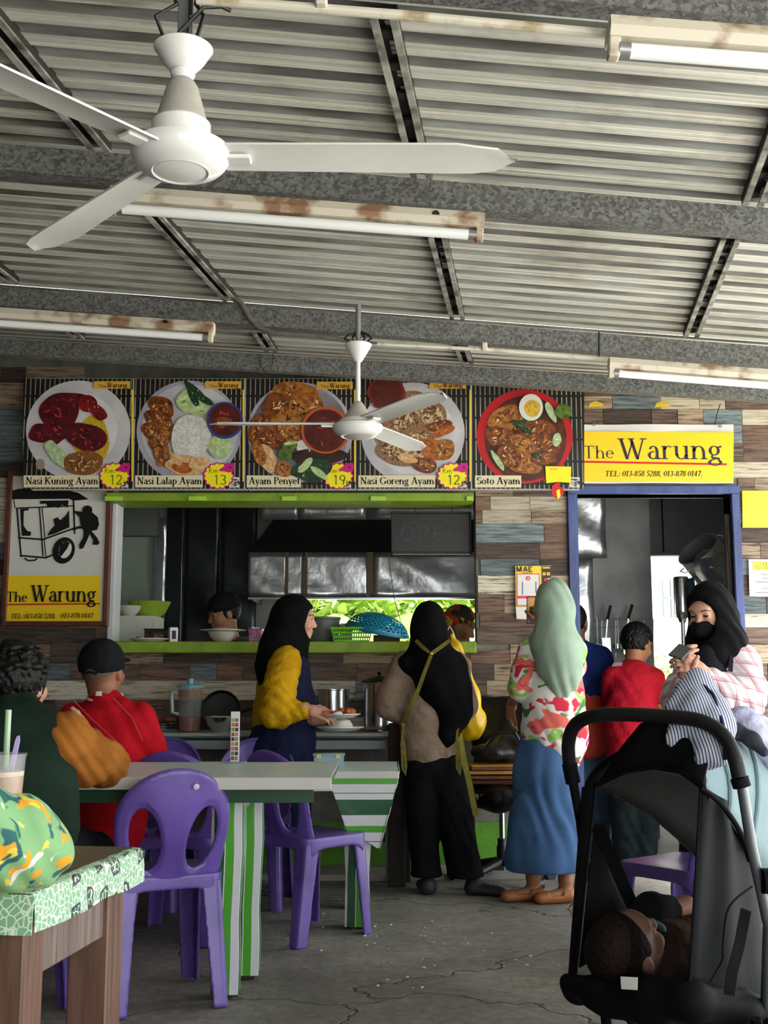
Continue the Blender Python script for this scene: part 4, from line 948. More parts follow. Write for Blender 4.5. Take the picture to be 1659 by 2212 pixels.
# dark steel sheets on the kitchen back wall, left of the hood
bs = thing('steel_splashback', 'dark dented steel sheets on the kitchen wall behind the cook', 'splashback')
for i, (u0, u1) in enumerate(((352, 391), (392, 470), (471, 552))):
    MB().sheet(wav(X(u0, 9.2), X(u1, 9.2)-.005, 1.0, 2.75, 8, 14, 9.2, .012, 30+i), .003).build('sheet', DSTEEL, bs, angle=0)
MB().sheet(wav(X(322, 9.0), X(352, 9.0), 1.55, 2.35, 4, 12, 9.0, .012, 44), .003).build('corner_strip', CRUM, bs, angle=0)
o = MB().box(X(322, 9.15), X(700, 9.15), 8.96, 9.15, 0, 1.0).build('kitchen_ledge', mat('ledge', '#5a5d5e', .6)); tag(o, 'grey ledge under the dark steel sheets', 'ledge')
# door side: crumpled sheet on the left of the doorway
ds = thing('steel_wall_sheet', 'shiny dented steel sheet just inside the kitchen door', 'wall sheet')
MB().sheet(wav(DX0-.05, X(1318, 7.9), Z(1206, 7.9), 2.7, 8, 12, 7.9, .012, 71), .003).build('upper_sheet', CRUM, ds, angle=0)
MB().sheet(wav(DX0-.05, X(1287, 7.95), .9, Z(1206, 7.95), 6, 12, 7.95, .012, 72), .003).build('lower_sheet', CRUM, ds, angle=0)
# big leaves outside the kitchen window
LF = mat('sunlit_leaf', '#7fa832', .5, var=.3, scale=3, col2='#5d8c24'); LF.node_tree.nodes['Principled BSDF'].inputs['Transmission Weight'].default_value = 0
LF2 = mat('pale_leaf', '#a4bf52', .5, var=.3, scale=3, col2='#7ea03a')
def big_leaf(c, L, Wd, rz, tilt, roll, m, label, i):
    r = [];n = 10
    for k in range(n+1):
        t = k/n; w = Wd*math.sin(PI*min(1, t*.92+.08))**.7*(1-t*.25); droop = -.25*L*t*t
        r.append([(-w, L*t-.1*w, droop+.08*w), (-w*.5, L*t, droop-.02), (0, L*t, droop+.0), (w*.5, L*t, droop-.02), (w, L*t-.1*w, droop+.08*w)])
    p = thing('large_leaf_plant', label, 'plant', c, 0, 'leafy plants outside the kitchen window')
    l = MB().sheet(r, .004).build('leaf', m, p, None, (tilt, roll, rz), angle=60)
    MB().tube([(0, 0, -.01), (0, L*.5, -.25*L*.25-.008), (0, L*.98, -.25*L*.96-.008)], [.012, .008, .003], 6).build('midrib', LF2, l)
    MB().tube([(0, 0, 0), (.02, -.03, -.4), (0, 0, -c[2]-.14)], .014, 6).build('stalk', LF2, p)
for i, (u, v, y, L, w, rz, tl, ro, m) in enumerate(((760, 1385, 10.2, .42, .26, .5, .9, .3, LF), (855, 1390, 10.4, .45, .3, -.6, 1.0, -.2, LF), (700, 1370, 10.6, .4, .2, 1.2, .8, 0, LF2), (920, 1400, 10.2, .42, .24, -1.0, .8, .2, LF), (1000, 1395, 10.5, .4, .18, .4, 1.1, 0, LF2), (800, 1420, 9.9, .4, .25, .1, .9, -.4, LF2))):
    big_leaf(at(u, v, y), L, w, rz, tl, ro, m, 'broad green leaf outside the kitchen window, '+('left beside the hijab', 'centre above the colander', 'far left and pale', 'right of the colander', 'far right and pale', 'low behind the colander')[i], i)
def bush(name, label, c, r, n, m, seed, ls=.07):
    rnd = random.Random(seed); t = thing(name, label, 'plant', c); b = MB()
    for _ in range(n):
        a, e, q = rnd.random()*6.28, rnd.uniform(-.3, 1), rnd.uniform(.5, 1); p = Vector((r[0]*q*math.cos(a), r[1]*q*math.sin(a), r[2]*q*e))
        M = Matrix.Translation(p) @ Euler((rnd.uniform(-1, 1), rnd.uniform(-1, 1), rnd.random()*6.28)).to_matrix().to_4x4(); s = ls*rnd.uniform(.6, 1.3)
        b.add([(0, 0, 0), (s*.4, s*.5, .01), (0, s*1.3, -.01), (-s*.4, s*.5, .01)], [(0, 1, 2, 3)], M)
    o = b.build('foliage', m, t, smooth=False); o['kind'] = 'stuff'
    MB().tube([(0, 0, -c[2]), (.02, 0, -c[2]*.5), (0, 0, 0)], .015, 6).build('stem', mat('stem_brown', '#5c4a30', .8), t)
bush('hedge', 'bright green hedge far outside the kitchen window', Vector((X(850, 12), 12, 1.55)), (1.5, .4, .6), 1500, LF2, 5, .17)
bush('shrub', 'yellow-green shrub outside the back door', Vector((X(1452, 10.6), 10.6, .9)), (.28, .25, .42), 420, LF2, 8, .06)
# pale building behind the back door
bl = thing('neighbour_house', 'pale house wall with a grey window seen through the back door', 'building', (0, 0, 0))
PALE = mat('pale_house', '#e4e3de', .8, var=.05)
MB().box(2.6, 7, 13.4, 13.6, 0, 5).build('house_wall', PALE, bl)
w = MB().box(X(1436, 13.35), X(1472, 13.35), 13.34, 13.42, Z(1338, 13.35), Z(1247, 13.35)).build('window_frame', mat('window_grey', '#a2a7ad', .4), bl)
for i in range(2):
    for j in range(2):
        a0 = 1439+i*17; v0 = 1250+j*44
        MB().box(X(a0, 13.33), X(a0+14, 13.33), 13.325, 13.345, Z(v0+40, 13.33), Z(v0, 13.33)).build('pane', mat('pane_grey', '#7d858e', .15), w)
# ================================================================ OPEN SIGN
OY = 7.16
sg = thing('led_sign', 'black unlit OPEN sign hanging in the serving hatch', 'sign')
ox0, ox1, oz0, oz1 = X(845, OY), X(1022, OY), Z(1197, OY), Z(1105, OY)
MB().box(ox0+.01, ox1-.01, OY+.004, OY+.03, oz0+.01, oz1-.01).build('panel', mat('sign_black', '#0c0d10', .35), sg)
for a in ((ox0, ox0+.014, oz0, oz1), (ox1-.014, ox1, oz0, oz1), (ox0, ox1, oz0, oz0+.014), (ox0, ox1, oz1-.014, oz1)): MB().box(a[0], a[1], OY-.008, OY+.03, a[2], a[3]).build('frame_bar', BLACK, sg, bevel=.003)
b = MB(); dots = []
ell = lambda cx, cy, rx, ry, n, a0=0, a1=360: [(cx+rx*math.cos(math.radians(a0+(a1-a0)*i/n)), cy+ry*math.sin(math.radians(a0+(a1-a0)*i/n))) for i in range(n)]
lin = lambda a, c, n: [(a[0]+(c[0]-a[0])*i/(n-1), a[1]+(c[1]-a[1])*i/(n-1)) for i in range(n)]
dots += ell(933, 1151, 66, 31, 34)+ell(880, 1152, 13, 14, 14)
dots += lin((905, 1167), (905, 1138), 6)+ell(912, 1145, 12, 7, 7, -90, 90)
dots += lin((938, 1166), (938, 1138), 6)+lin((938, 1138), (958, 1138), 5)+lin((938, 1152), (956, 1152), 5)+lin((938, 1166), (958, 1166), 5)
dots += lin((970, 1166), (973, 1138), 6)+lin((973, 1138), (992, 1166), 7)+lin((992, 1166), (997, 1138), 6)
for u, v in dots:
    p = at(u, v, OY+.002); b.lathe([(.0028, 0), (.0022, .002), (0, .003)], 6, Matrix.Translation(p) @ Matrix.Rotation(PI/2, 4, 'X'))
o = b.build('led_dots', mat('led_lens', '#8f9398', .3), sg); o['kind'] = 'stuff'
for u in (897, 975): MB().tube([at(u, 1106, OY), at(u+(6 if u > 900 else -4), 1082, OY)], .002, 4).build('chain', BLACK, sg)
MB().tube([at(840, 1196, OY-.01), at(846, 1250, OY-.01), at(853, 1300, OY-.01), at(868, 1350, OY-.01), at(872, 1380, OY-.03)], .0022, 5).build('power_cord', BLACK, sg)
# ================================================================ THINGS ON THE SILL
CERA = mat('cream_ceramic', '#cfc9bd', .3, var=.06, scale=6); WCER = mat('white_ceramic', '#dcdcda', .25, var=.04)
def bowl_prof(r, h, th=.006, foot=.4):
    return [(0, .004), (r*foot, .004), (r*foot, 0), (r*foot+.004, 0), (r*.62, h*.18), (r*.86, h*.5), (r, h), (r-th*.5, h+.002), (r-th, h-.002), (r*.8, h*.5), (r*.55, h*.22), (0, h*.14)]
def plate_prof(r, h=.02): return [(0, .002), (r*.6, .0), (r*.68, .003), (r, h), (r, h+.003), (r*.66, .008), (0, .006)]
def plate(label, p, r, m=WCER, name='plate', tilt=(0, 0), group=None):
    t = thing(name, label, 'plate', p, 0, group); t.rotation_euler = (tilt[0], tilt[1], 0)
    MB().lathe(plate_prof(r), 36).build('dish', m, t); return t
def foodlump(parent, name, c, r, m, seed, h=.0045, amp=.35):
    s = SDF(); rnd = random.Random(seed)
    for _ in range(9):
        q = Vector((rnd.uniform(-1, 1)*r[0]*.6, rnd.uniform(-1, 1)*r[1]*.6, rnd.uniform(0, 1)*r[2]*.5))
        s.ell(Vector(c)+q, (r[0]*rnd.uniform(.25, .5), r[1]*rnd.uniform(.25, .5), r[2]*rnd.uniform(.35, .7)), Euler((0, 0, rnd.random()*3)).to_matrix(), k=.008)
    return np_obj(name, [s.mesh(h)], m, parent)
SY = 6.92
p = at(322, 1384, SY); p.z = SILL
t = plate('white plate of dark fried food at the left end of the sill', p, .115)
foodlump(t, 'fried_piece', (.02, 0, .022), (.07, .05, .04), mat('dark_fry', '#5a2f18', .5, var=.4, scale=40, bump=.5), 3); foodlump(t, 'leaf_garnish', (-.06, -.01, .018), (.03, .03, .015), mat('garnish', '#36482a', .5), 4)
p = at(374, 1384, SY+.03); p.z = SILL
t = thing('tissue_box', 'small white box behind the plate of fried food', 'box', p, .3); MB().box(-.025, .025, -.03, .03, 0, .09).build('box_body', WCER, t, bevel=.004); MB().box(-.012, .012, -.032, -.029, .02, .07).build('slot', SHADE, t)
p = at(345, 1384, SY+.17); p.z = SILL
t = thing('black_tray', 'black plastic tray behind the plate of fried food', 'tray', p, 0); MB().box(-.09, .06, -.03, .03, 0, .085).build('tray_body', BLACK, t, bevel=.006); MB().box(-.095, .065, -.034, .034, .08, .088).build('tray_rim', BLACK, t, bevel=.002)
p = at(481, 1384, SY); p.z = SILL
t = thing('serving_bowl', 'cream footed bowl with a plate lying on top, on the sill', 'bowl', p); MB().lathe(bowl_prof(.088, .062), 36).build('bowl_body', CERA, t); MB().lathe([(0, .064), (.09, .062), (.135, .07), (.135, .074), (.09, .067), (.07, .08), (.03, .088), (0, .088)], 40).build('cover_plate', CERA, t)
p = at(524, 1384, SY+.1); p.z = SILL
t = thing('stacked_saucer', 'grey saucers stacked by the pink basket', 'saucer', p); MB().lathe(plate_prof(.06, .016), 28).build('dish', mat('grey_plastic', '#7d8086', .4), t); MB().lathe([(0, .02), (.05, .022), (.03, .036), (0, .04)], 28).build('upper_dish', mat('grey_plastic', '#7d8086', .4), t)
def basket(name, label, p, w, d, h, m, rz=0, nb=12, flare=1.15, group=None):
    t = thing(name, label, 'basket', p, rz, group)
    MB().box(-w/2, w/2, -d/2, d/2, 0, .006).build('base', m, t)
    f = flare; W2, D2 = w*f, d*f
    b = MB()
    for (x0, y0, x1, y1, a0, c0, a1, c1) in ((-w/2, -d/2, w/2, -d/2, -W2/2, -D2/2, W2/2, -D2/2), (w/2, -d/2, w/2, d/2, W2/2, -D2/2, W2/2, D2/2), (w/2, d/2, -w/2, d/2, W2/2, D2/2, -W2/2, D2/2), (-w/2, d/2, -w/2, -d/2, -W2/2, D2/2, -W2/2, -D2/2)):
        n = nb
        for i in range(n+1):
            s = i/n; bo = Vector((x0+(x1-x0)*s, y0+(y1-y0)*s, 0)); to = Vector((a0+(a1-a0)*s, c0+(c1-c0)*s, h)); b.bar(bo, to, .005, .004, (x1-x0, y1-y0, 0))
        for z, k in ((0, .016), (.33, .006), (.66, .006)):
            q = lambda a, c: a+(c-a)*z
            b.bar((q(x0, a0), q(y0, c0), z*h+.004), (q(x1, a1), q(y1, c1), z*h+.004), .004, k)
    o = b.build('lattice', m, t, smooth=False); o['kind'] = 'stuff'
    MB().tube([(-W2/2, -D2/2, h), (W2/2, -D2/2, h), (W2/2, D2/2, h), (-W2/2, D2/2, h)], .008, 8, closed=True).build('rim', m, t)
    return t
PINKP = mat('pink_plastic', '#c4549a', .35, var=.1); GRP = mat('lime_plastic', '#6fc41c', .3, var=.1); BLP = mat('blue_plastic', '#0c7fa8', .35, var=.12); GREYT = mat('grey_green_tub', '#66706a', .5, var=.2)
p = at(553, 1384, SY); p.z = SILL
t = basket('pink_basket', 'small pink plastic basket with tissue on the sill', p, .065, .1, .075, PINKP, 0, 6, 1.1); foodlump(t, 'tissue', (0, 0, .06), (.04, .04, .035), mat('tissue_white', '#d6d8dc', .8), 8)
p = at(700, 1384, SY+.17); p.z = SILL
t = thing('grey_tub', 'tall grey-green plastic tub beside the hijab on the sill', 'tub', p); MB().lathe([(0, 0), (.085, 0), (.09, .01), (.096, .14), (.102, .145), (.102, .158), (.094, .158), (.09, .02), (0, .02)], 36).build('tub_body', GREYT, t)
p = at(744, 1384, SY+.17); p.z = SILL
t = thing('sauce_packet', 'red and white packet standing behind the green basket', 'packet', p); MB().box(-.03, .05, -.02, .02, 0, .12).build('packet_body', mat('packet_white', '#c9c6c4', .4), t, bevel=.008); MB().box(-.031, .051, -.021, .021, .06, .1).build('red_band', RED, t)
p = at(760, 1384, SY-.02); p.z = SILL
basket('green_basket', 'bright green rectangular plastic basket on the sill', p, .2, .12, .08, GRP, 0, 16, 1.2)
# blue colander lying tilted
def colander(label, p, r, h, m, rot, name='colander', holes=True):
    t = thing(name, label, 'colander', p); t.rotation_euler = rot
    b = MB(); n = 72; rows = 22; V = []
    for i in range(rows+1):
        a = i/rows*PI/2*.97+.04; V.append([(r*math.sin(a)*math.cos(2*PI*j/n), r*math.sin(a)*math.sin(2*PI*j/n), h*(1-math.cos(a))) for j in range(n)])
    o = 0; vs = [q for r_ in V for q in r_]; fs = []
    for i in range(rows):
        for j in range(n):
            if holes and 3 <= i <= rows-4 and i % 2 == 0 and (j+i//2) % 2 == 0: continue
            fs.append((i*n+j, i*n+(j+1) % n, (i+1)*n+(j+1) % n, (i+1)*n+j))
    fs.append(tuple(range(n))[::-1]); b.add(vs, fs); b.build('bowl_shell', m, t, angle=60)
    MB().tube([(r*math.cos(2*PI*j/n), r*math.sin(2*PI*j/n), h*.97) for j in range(n)], .008, 8, closed=True).build('rim', m, t)
    return t
p = at(822, 1332, SY+.06)
colander('round blue plastic colander lying upside down on the sill', p+Vector((0, 0, .02)), .19, .11, BLP, (PI+.12, .2, 0))
p = at(828, 1384, SY+.06); p.z = SILL
t = thing('wooden_block', 'small brown wooden box under the blue colander', 'box', p); MB().box(-.06, .1, -.04, .04, 0, .045).build('block_body', mat('brown_box', '#5f3b24', .6, var=.3, scale=20), t, bevel=.004)
# ledge at the far left inside the hatch
LY = 7.55
o = MB().box(X(244, LY), X(338, LY), LY-.1, LY+.2, 0, Z(1332, LY)).build('tiled_ledge', mat('pale_tile', '#cdd2c4', .3, var=.12, scale=8, coords='World')); tag(o, 'pale tiled ledge inside the hatch, far left', 'ledge')
LZ = Z(1332, LY)
p = at(278, 1332, LY-.05); p.z = LZ
t = thing('rice_bowl', 'small beige bowl on the tiled ledge', 'bowl', p); MB().lathe(bowl_prof(.078, .065), 30).build('bowl_body', CERA, t)
p = at(322, 1332, LY+.12); p.z = LZ
MB_ = thing('green_strainer', 'lime green ribbed bowl on the tiled ledge', 'bowl', p); MB().lathe([(0, 0), (.07, 0), (.1, .03), (.135, .1), (.14, .104), (.13, .104), (.095, .035), (0, .01)], 40).build('bowl_body', mat('lime_bowl', '#9dbb3f', .4, var=.1), MB_)
for j in range(40):
    a = 2*PI*j/40; MB().bar((.102*math.cos(a), .102*math.sin(a), .03), (.136*math.cos(a), .136*math.sin(a), .1), .004, .004).build('rib', mat('lime_bowl', '#9dbb3f', .4), MB_, smooth=False)
o = MB().box(X(244, 8.6), X(310, 8.6), 8.6, 8.7, 1.2, 2.6).build('wall_kitchen_corner', mat('sage_wall', '#7f8d80', .8, var=.15, coords='World')); tag(o, 'sage green wall corner inside the hatch', kind='structure')
o = MB().box(X(244, 8.58), X(335, 8.58), 8.5, 8.58, Z(1160, 8.58), 2.6).build('trim_1', mat('sage_dark', '#5c625c', .8)); tag(o, 'dull panel above the sage wall corner', kind='structure')
# ================================================================ LOWER COUNTER with cooking things
CZ = .8; CY0 = 6.55
ct = thing('prep_counter', 'long low counter with pale metal top below the hatch', 'counter')
CTM = mat('pale_metal_top', '#aeb2ae', .4, var=.25, scale=6, coords='World'); LIL = mat('pale_frame', '#a5a8b0', .5, var=.2)
MB().box(X(300, CY0), X(870, CY0), CY0, WY-.02, CZ-.02, CZ).build('counter_top', CTM, ct, bevel=.003)
MB().box(X(330, CY0), X(848, CY0), CY0+.02, CY0+.05, CZ-.09, CZ-.04).build('front_rail', LIL, ct, bevel=.003)
MB().box(X(300, CY0), X(870, CY0), CY0+.005, CY0+.015, CZ-.03, CZ-.02).build('green_edge', mat('dark_green', '#2a5a3a', .5), ct)
for u in (345, 560, 840):
    for y in (CY0+.03, WY-.08): MB().box(X(u, y)-.02, X(u, y)+.02, y-.02, y+.02, 0, CZ-.02).build('leg', LIL, ct, bevel=.003)
MB().box(X(345, CY0), X(840, CY0), CY0+.1, WY-.06, .2, .22).build('lower_shelf', mat('dark_shelf', '#2c2a28', .8), ct)
def pot(label, u, Yp, r, h, z=CZ, lid=False, name='stock_pot', rot=None, m=SHINE):
    p = at(u, 1500, Yp); p.z = z
    t = thing(name, label, 'pot', p); 
    if rot: t.rotation_euler = rot
    MB().lathe([(0, 0), (r-.006, 0), (r, .006), (r, h-.008), (r+.006, h-.004), (r+.006, h), (r-.004, h), (r-.004, .01), (0, .008)], 44).build('pot_body', m, t)
    for s in (-1, 1): MB().tube([(s*r, -.04, h*.8), (s*(r+.035), -.035, h*.82), (s*(r+.035), .035, h*.82), (s*r, .04, h*.8)], .005, 8).build('handle', m, t)
    if lid:
        l = MB().lathe([(r+.01, h), (r+.012, h+.004), (r*.8, h+.02), (.02, h+.035), (0, h+.035)], 40).build('lid', mat('black_lid', '#1a1a1b', .35), t); MB().lathe([(.012, h+.033), (.012, h+.045), (.02, h+.05), (.018, h+.06), (0, h+.062)], 16).build('knob', BLACK, l)
    return t
pot('shorter steel stock pot on the counter beside the hijab girl', 718, 6.85, .1, .24)
pot('tall steel stock pot with black lid on the counter', 822, 6.8, .1, .28, lid=True)
def place(u, Yp, z): p = at(u, 1500, Yp); p.z = z; return p
t = thing('sauce_jug', 'clear plastic jug of orange sauce with pale blue lid', 'jug', place(411, 6.72, CZ))
CLEARP = mat('clear_plastic', '#a9b2ae', .15, var=0, alpha=.13); ORS = mat('orange_sauce', '#8f3512', .3, var=.2)
MB().lathe([(0, .004), (.06, .004), (.068, .25), (.071, .25), (.064, 0), (0, 0)], 32).build('jug_body', CLEARP, t); MB().lathe([(0, .006), (.0585, .006), (.061, .085), (0, .085)], 32).build('sauce', ORS, t); MB().lathe([(.0625, .19), (.0665, .21), (.066, .235), (.0645, .235)], 32).build('sauce_film', mat('sauce_film', '#b57a4a', .5, alpha=.7, var=.2), t)
MB().lathe([(.072, .25), (.073, .262), (.06, .268), (.018, .27), (.018, .3), (0, .302)], 32).build('lid', mat('pale_blue_lid', '#7db6cc', .4), t); MB().tube([(-.066, 0, .22), (-.1, 0, .225), (-.105, 0, .2), (-.1, 0, .11), (-.062, 0, .1)], .011, 8).build('handle', mat('jug_handle', '#c5cdca', .3), t)
t = thing('steel_bowl', 'shallow steel mixing bowl on the counter', 'bowl', place(476, 6.68, CZ)); MB().lathe(bowl_prof(.088, .085, .004, .5), 36).build('bowl_body', SHINE, t); MB().tube([(.088*math.cos(i*PI/18), .088*math.sin(i*PI/18), .085) for i in range(36)], .004, 6, closed=True).build('rim', SHINE, t)
t = thing('black_wok', 'black pan standing behind the steel bowl', 'pan', place(480, 6.93, CZ)); MB().lathe([(0, 0), (.1, 0), (.11, .02), (.115, .035), (.11, .035), (.1, .015), (0, .01)], 36, TR(0, -.02, .115, rx=1.35)).build('pan_body', BLACK, t); MB().tube([(.11, -.03, .11), (.2, -.03, .13)], .01, 8).build('handle', BLACK, t)
t = thing('steel_tray', 'stack of perforated steel trays beside the jug', 'tray', place(351, 6.84, CZ))
for i in range(3): MB().lathe([(0, .002), (.085, .002), (.092, .012), (.095, .014), (.092, .016), (.08, .008), (0, .006)], 32, TR(0, 0, i*.016)).build('tray', SHINE, t)
foodlump(t, 'brown_cloth', (.03, 0, .06), (.07, .04, .03), mat('brown_cloth', '#7a4a34', .8, var=.3), 12)
t = thing('drinking_glass', 'clear drinking glass beside the red shirt', 'glass', place(322, 6.66, CZ)); MB().lathe([(0, .004), (.022, .004), (.03, .13), (.032, .13), (.025, 0), (0, 0)], 24).build('glass_body', CLEARP, t)
t = thing('egg_tray', 'brown pulp egg tray on the counter under the pots', 'tray', place(770, 6.64, CZ))
rows = [[(-.17+i*.0136, -.04+j*.01, .012+.011*math.sin(i*PI/2.2)*math.sin(j*PI/2.2)+.011) for i in range(26)] for j in range(10)]
MB().sheet(rows, .004).build('pulp', mat('egg_pulp', '#8a7263', .9, var=.15), t, angle=70)
t = thing('leaf_vegetables', 'bunch of green leaves at the end of the counter', 'vegetables', place(838, 6.6, CZ))
for j in range(7):
    a = -.9+j*.3; MB().sheet([[(-.02*math.sin(k*PI/6)*1+ .02*k*a*.2, -.005*k, .006+.012*math.sin(k*.5)+.004*j), (0+.02*k*a*.2, -.01+.012*k*(j % 3-1)*.4, .012+.012*math.sin(k*.5)+.004*j), (.02*math.sin(k*PI/6)+.02*k*a*.2, .005*k, .006+.012*math.sin(k*.5)+.004*j)] for k in range(7)], .001).build('leaf', mat('leaf_veg', '#4f7d2a', .5, var=.25), t)
# dark wooden post at the counter's end
DKW = mat('dark_post_wood', '#2f2620', .8, var=.3, scale=6, coords='World', stretch=(6, 6, .6))
t = thing('counter_post', 'dark wooden post standing at the end of the counter', 'post', (X(857, 6.42), 6.42, 0)); MB().box(-.046, .046, -.03, .03, 0, .86).build('front_board', DKW, t, bevel=.004); MB().box(-.02, .075, .12, .16, 0, .86).build('rear_board', DKW, t, bevel=.004); MB().box(-.03, .05, .031, .119, .76, .8).build('cross_piece', DKW, t)
o = MB().box(X(560, 6.7), DX0-.06, 6.62, WY-.012, -.01, .025).build('trim_2', mat('pale_step', '#9c998f', .8, var=.2, scale=6, coords='World'), bevel=.006); tag(o, 'low pale concrete kerb along the wall', kind='structure')
# ================================================================ THINGS IN THE DOORWAY
t = thing('utensil_rack', 'wire rack with ladles and black handled spatulas inside the door', 'rack', (0, 0, 0))
RY = 8.22
WIRE = mat('rack_wire', '#9fa3a6', .35, metal=.8, var=.1)
for v in (1340, 1356): MB().tube([at(1268, v, RY), at(1412, v-2, RY)], .004, 6).build('rail', WIRE, t)
for u in (1285, 1408): MB().tube([at(u, 1340, RY), at(u, 1339, 8.305)], .004, 6).build('wall_bracket', WIRE, t)
for u in (1270, 1300, 1330, 1360, 1390, 1411): MB().tube([at(u, 1338, RY), at(u, 1420, RY)], .003, 6).build('upright', WIRE, t)
for i, (u, v, dx) in enumerate(((1312, 1308, 7), (1357, 1306, 9))):
    s = thing('spatula', 'black handled spatula in the rack, '+('left one' if i == 0 else 'right one'), 'utensil', (0, 0, 0), 0, 'spatulas in the rack')
    MB().tube([at(u, v+30, RY-.03), at(u+dx, v, RY-.03)], .011, 8).build('handle', BLACK, s); MB().tube([at(u, v+30, RY-.03), at(u-3, v+70, RY-.03)], .006, 6).build('shaft', SHINE, s)
    p0 = at(u-12, v+70, RY-.03); p1 = at(u+6, v+70, RY-.03); MB().sheet([[p0, p1], [p0+Vector((.005, 0, -.12)), p1+Vector((.005, 0, -.12))]], .004).build('blade', SHINE, s)
for i, u in enumerate((1290, 1335)):
    s = thing('ladle', 'steel ladle hanging in the rack, '+('nearer the door frame' if i == 0 else 'nearer the red shirt'), 'utensil', at(u, 1341, RY-.006), 0, 'ladles in the rack')
    MB().tube([(0, 0, 0), (.01, 0, .02), (.0, 0, .03), (0, 0, -.18)], .005, 6).build('handle', SHINE, s); MB().lathe([(0, -.05), (.03, -.035), (.045, 0), (.042, 0), (.028, -.03), (0, -.045)], 20, TR(0, 0, -.18, rx=.5)).build('scoop', SHINE, s)
# tall steel dispenser with basket and tilted pot
DY = 7.65
t = thing('steel_dispenser', 'tall steel water boiler on a stand inside the door', 'dispenser', place(1480, DY, 0))
MB().lathe([(0, Z(1345, DY)), (.02, Z(1345, DY)), (.03, Z(1335, DY)), (.045, Z(1335, DY)), (.05, Z(1325, DY)), (.05, Z(1250, DY)), (.045, Z(1246, DY)), (0, Z(1246, DY))], 40).build('tank', SHINE, t)
MB().tube([(0, 0, 0), (0, 0, Z(1340, DY))], .016, 10).build('stand_pole', SHINE, t); MB().tube([(.24, .1, 0), (.24, .1, Z(1310, DY)-.01)], .016, 10).build('stand_pole', SHINE, t); MB().box(.055, .35, -.14, .1, Z(1310, DY)-.014, Z(1310, DY)).build('shelf_plate', SHINE, t); MB().tube([(-.02, -.04, Z(1333, DY)+.03), (-.02, -.09, Z(1333, DY)+.02), (-.02, -.1, Z(1340, DY))], .012, 8).build('tap', SHINE, t)
p = at(1533, 1300, DY-.02)
t = basket('blue_basket', 'dark blue lattice basket on top of the steel boiler', place(1542, DY-.02, Z(1309, DY)), .22, .17, .18, mat('navy_plastic', '#2c4a6a', .4), 0, 16, 1.15)
t = pot('big steel pot lying tilted on top of the blue basket', 1520, DY, .145, .26, Z(1262, DY)-.0, name='tilted_pot', rot=(.35, -.75, 0), m=mat('brushed_steel', '#b9bbbe', .42, metal=.75, var=.1))
t.location = at(1556, 1246, DY+.02)
t = thing('saucepan_cover', 'round steel lid leaning against the tilted pot', 'lid', at(1543, 1226, DY-.2)); t.rotation_euler = (1.25, .15, 0)
MB().lathe([(.13, -.006), (.135, 0), (.11, .008), (.09, .01), (0, .02)], 40).build('lid_disc', SHINE, t); MB().tube([(-.03, 0, .018), (-.03, 0, .04), (.03, 0, .04), (.03, 0, .018)], .005, 8).build('handle', SHINE, t)
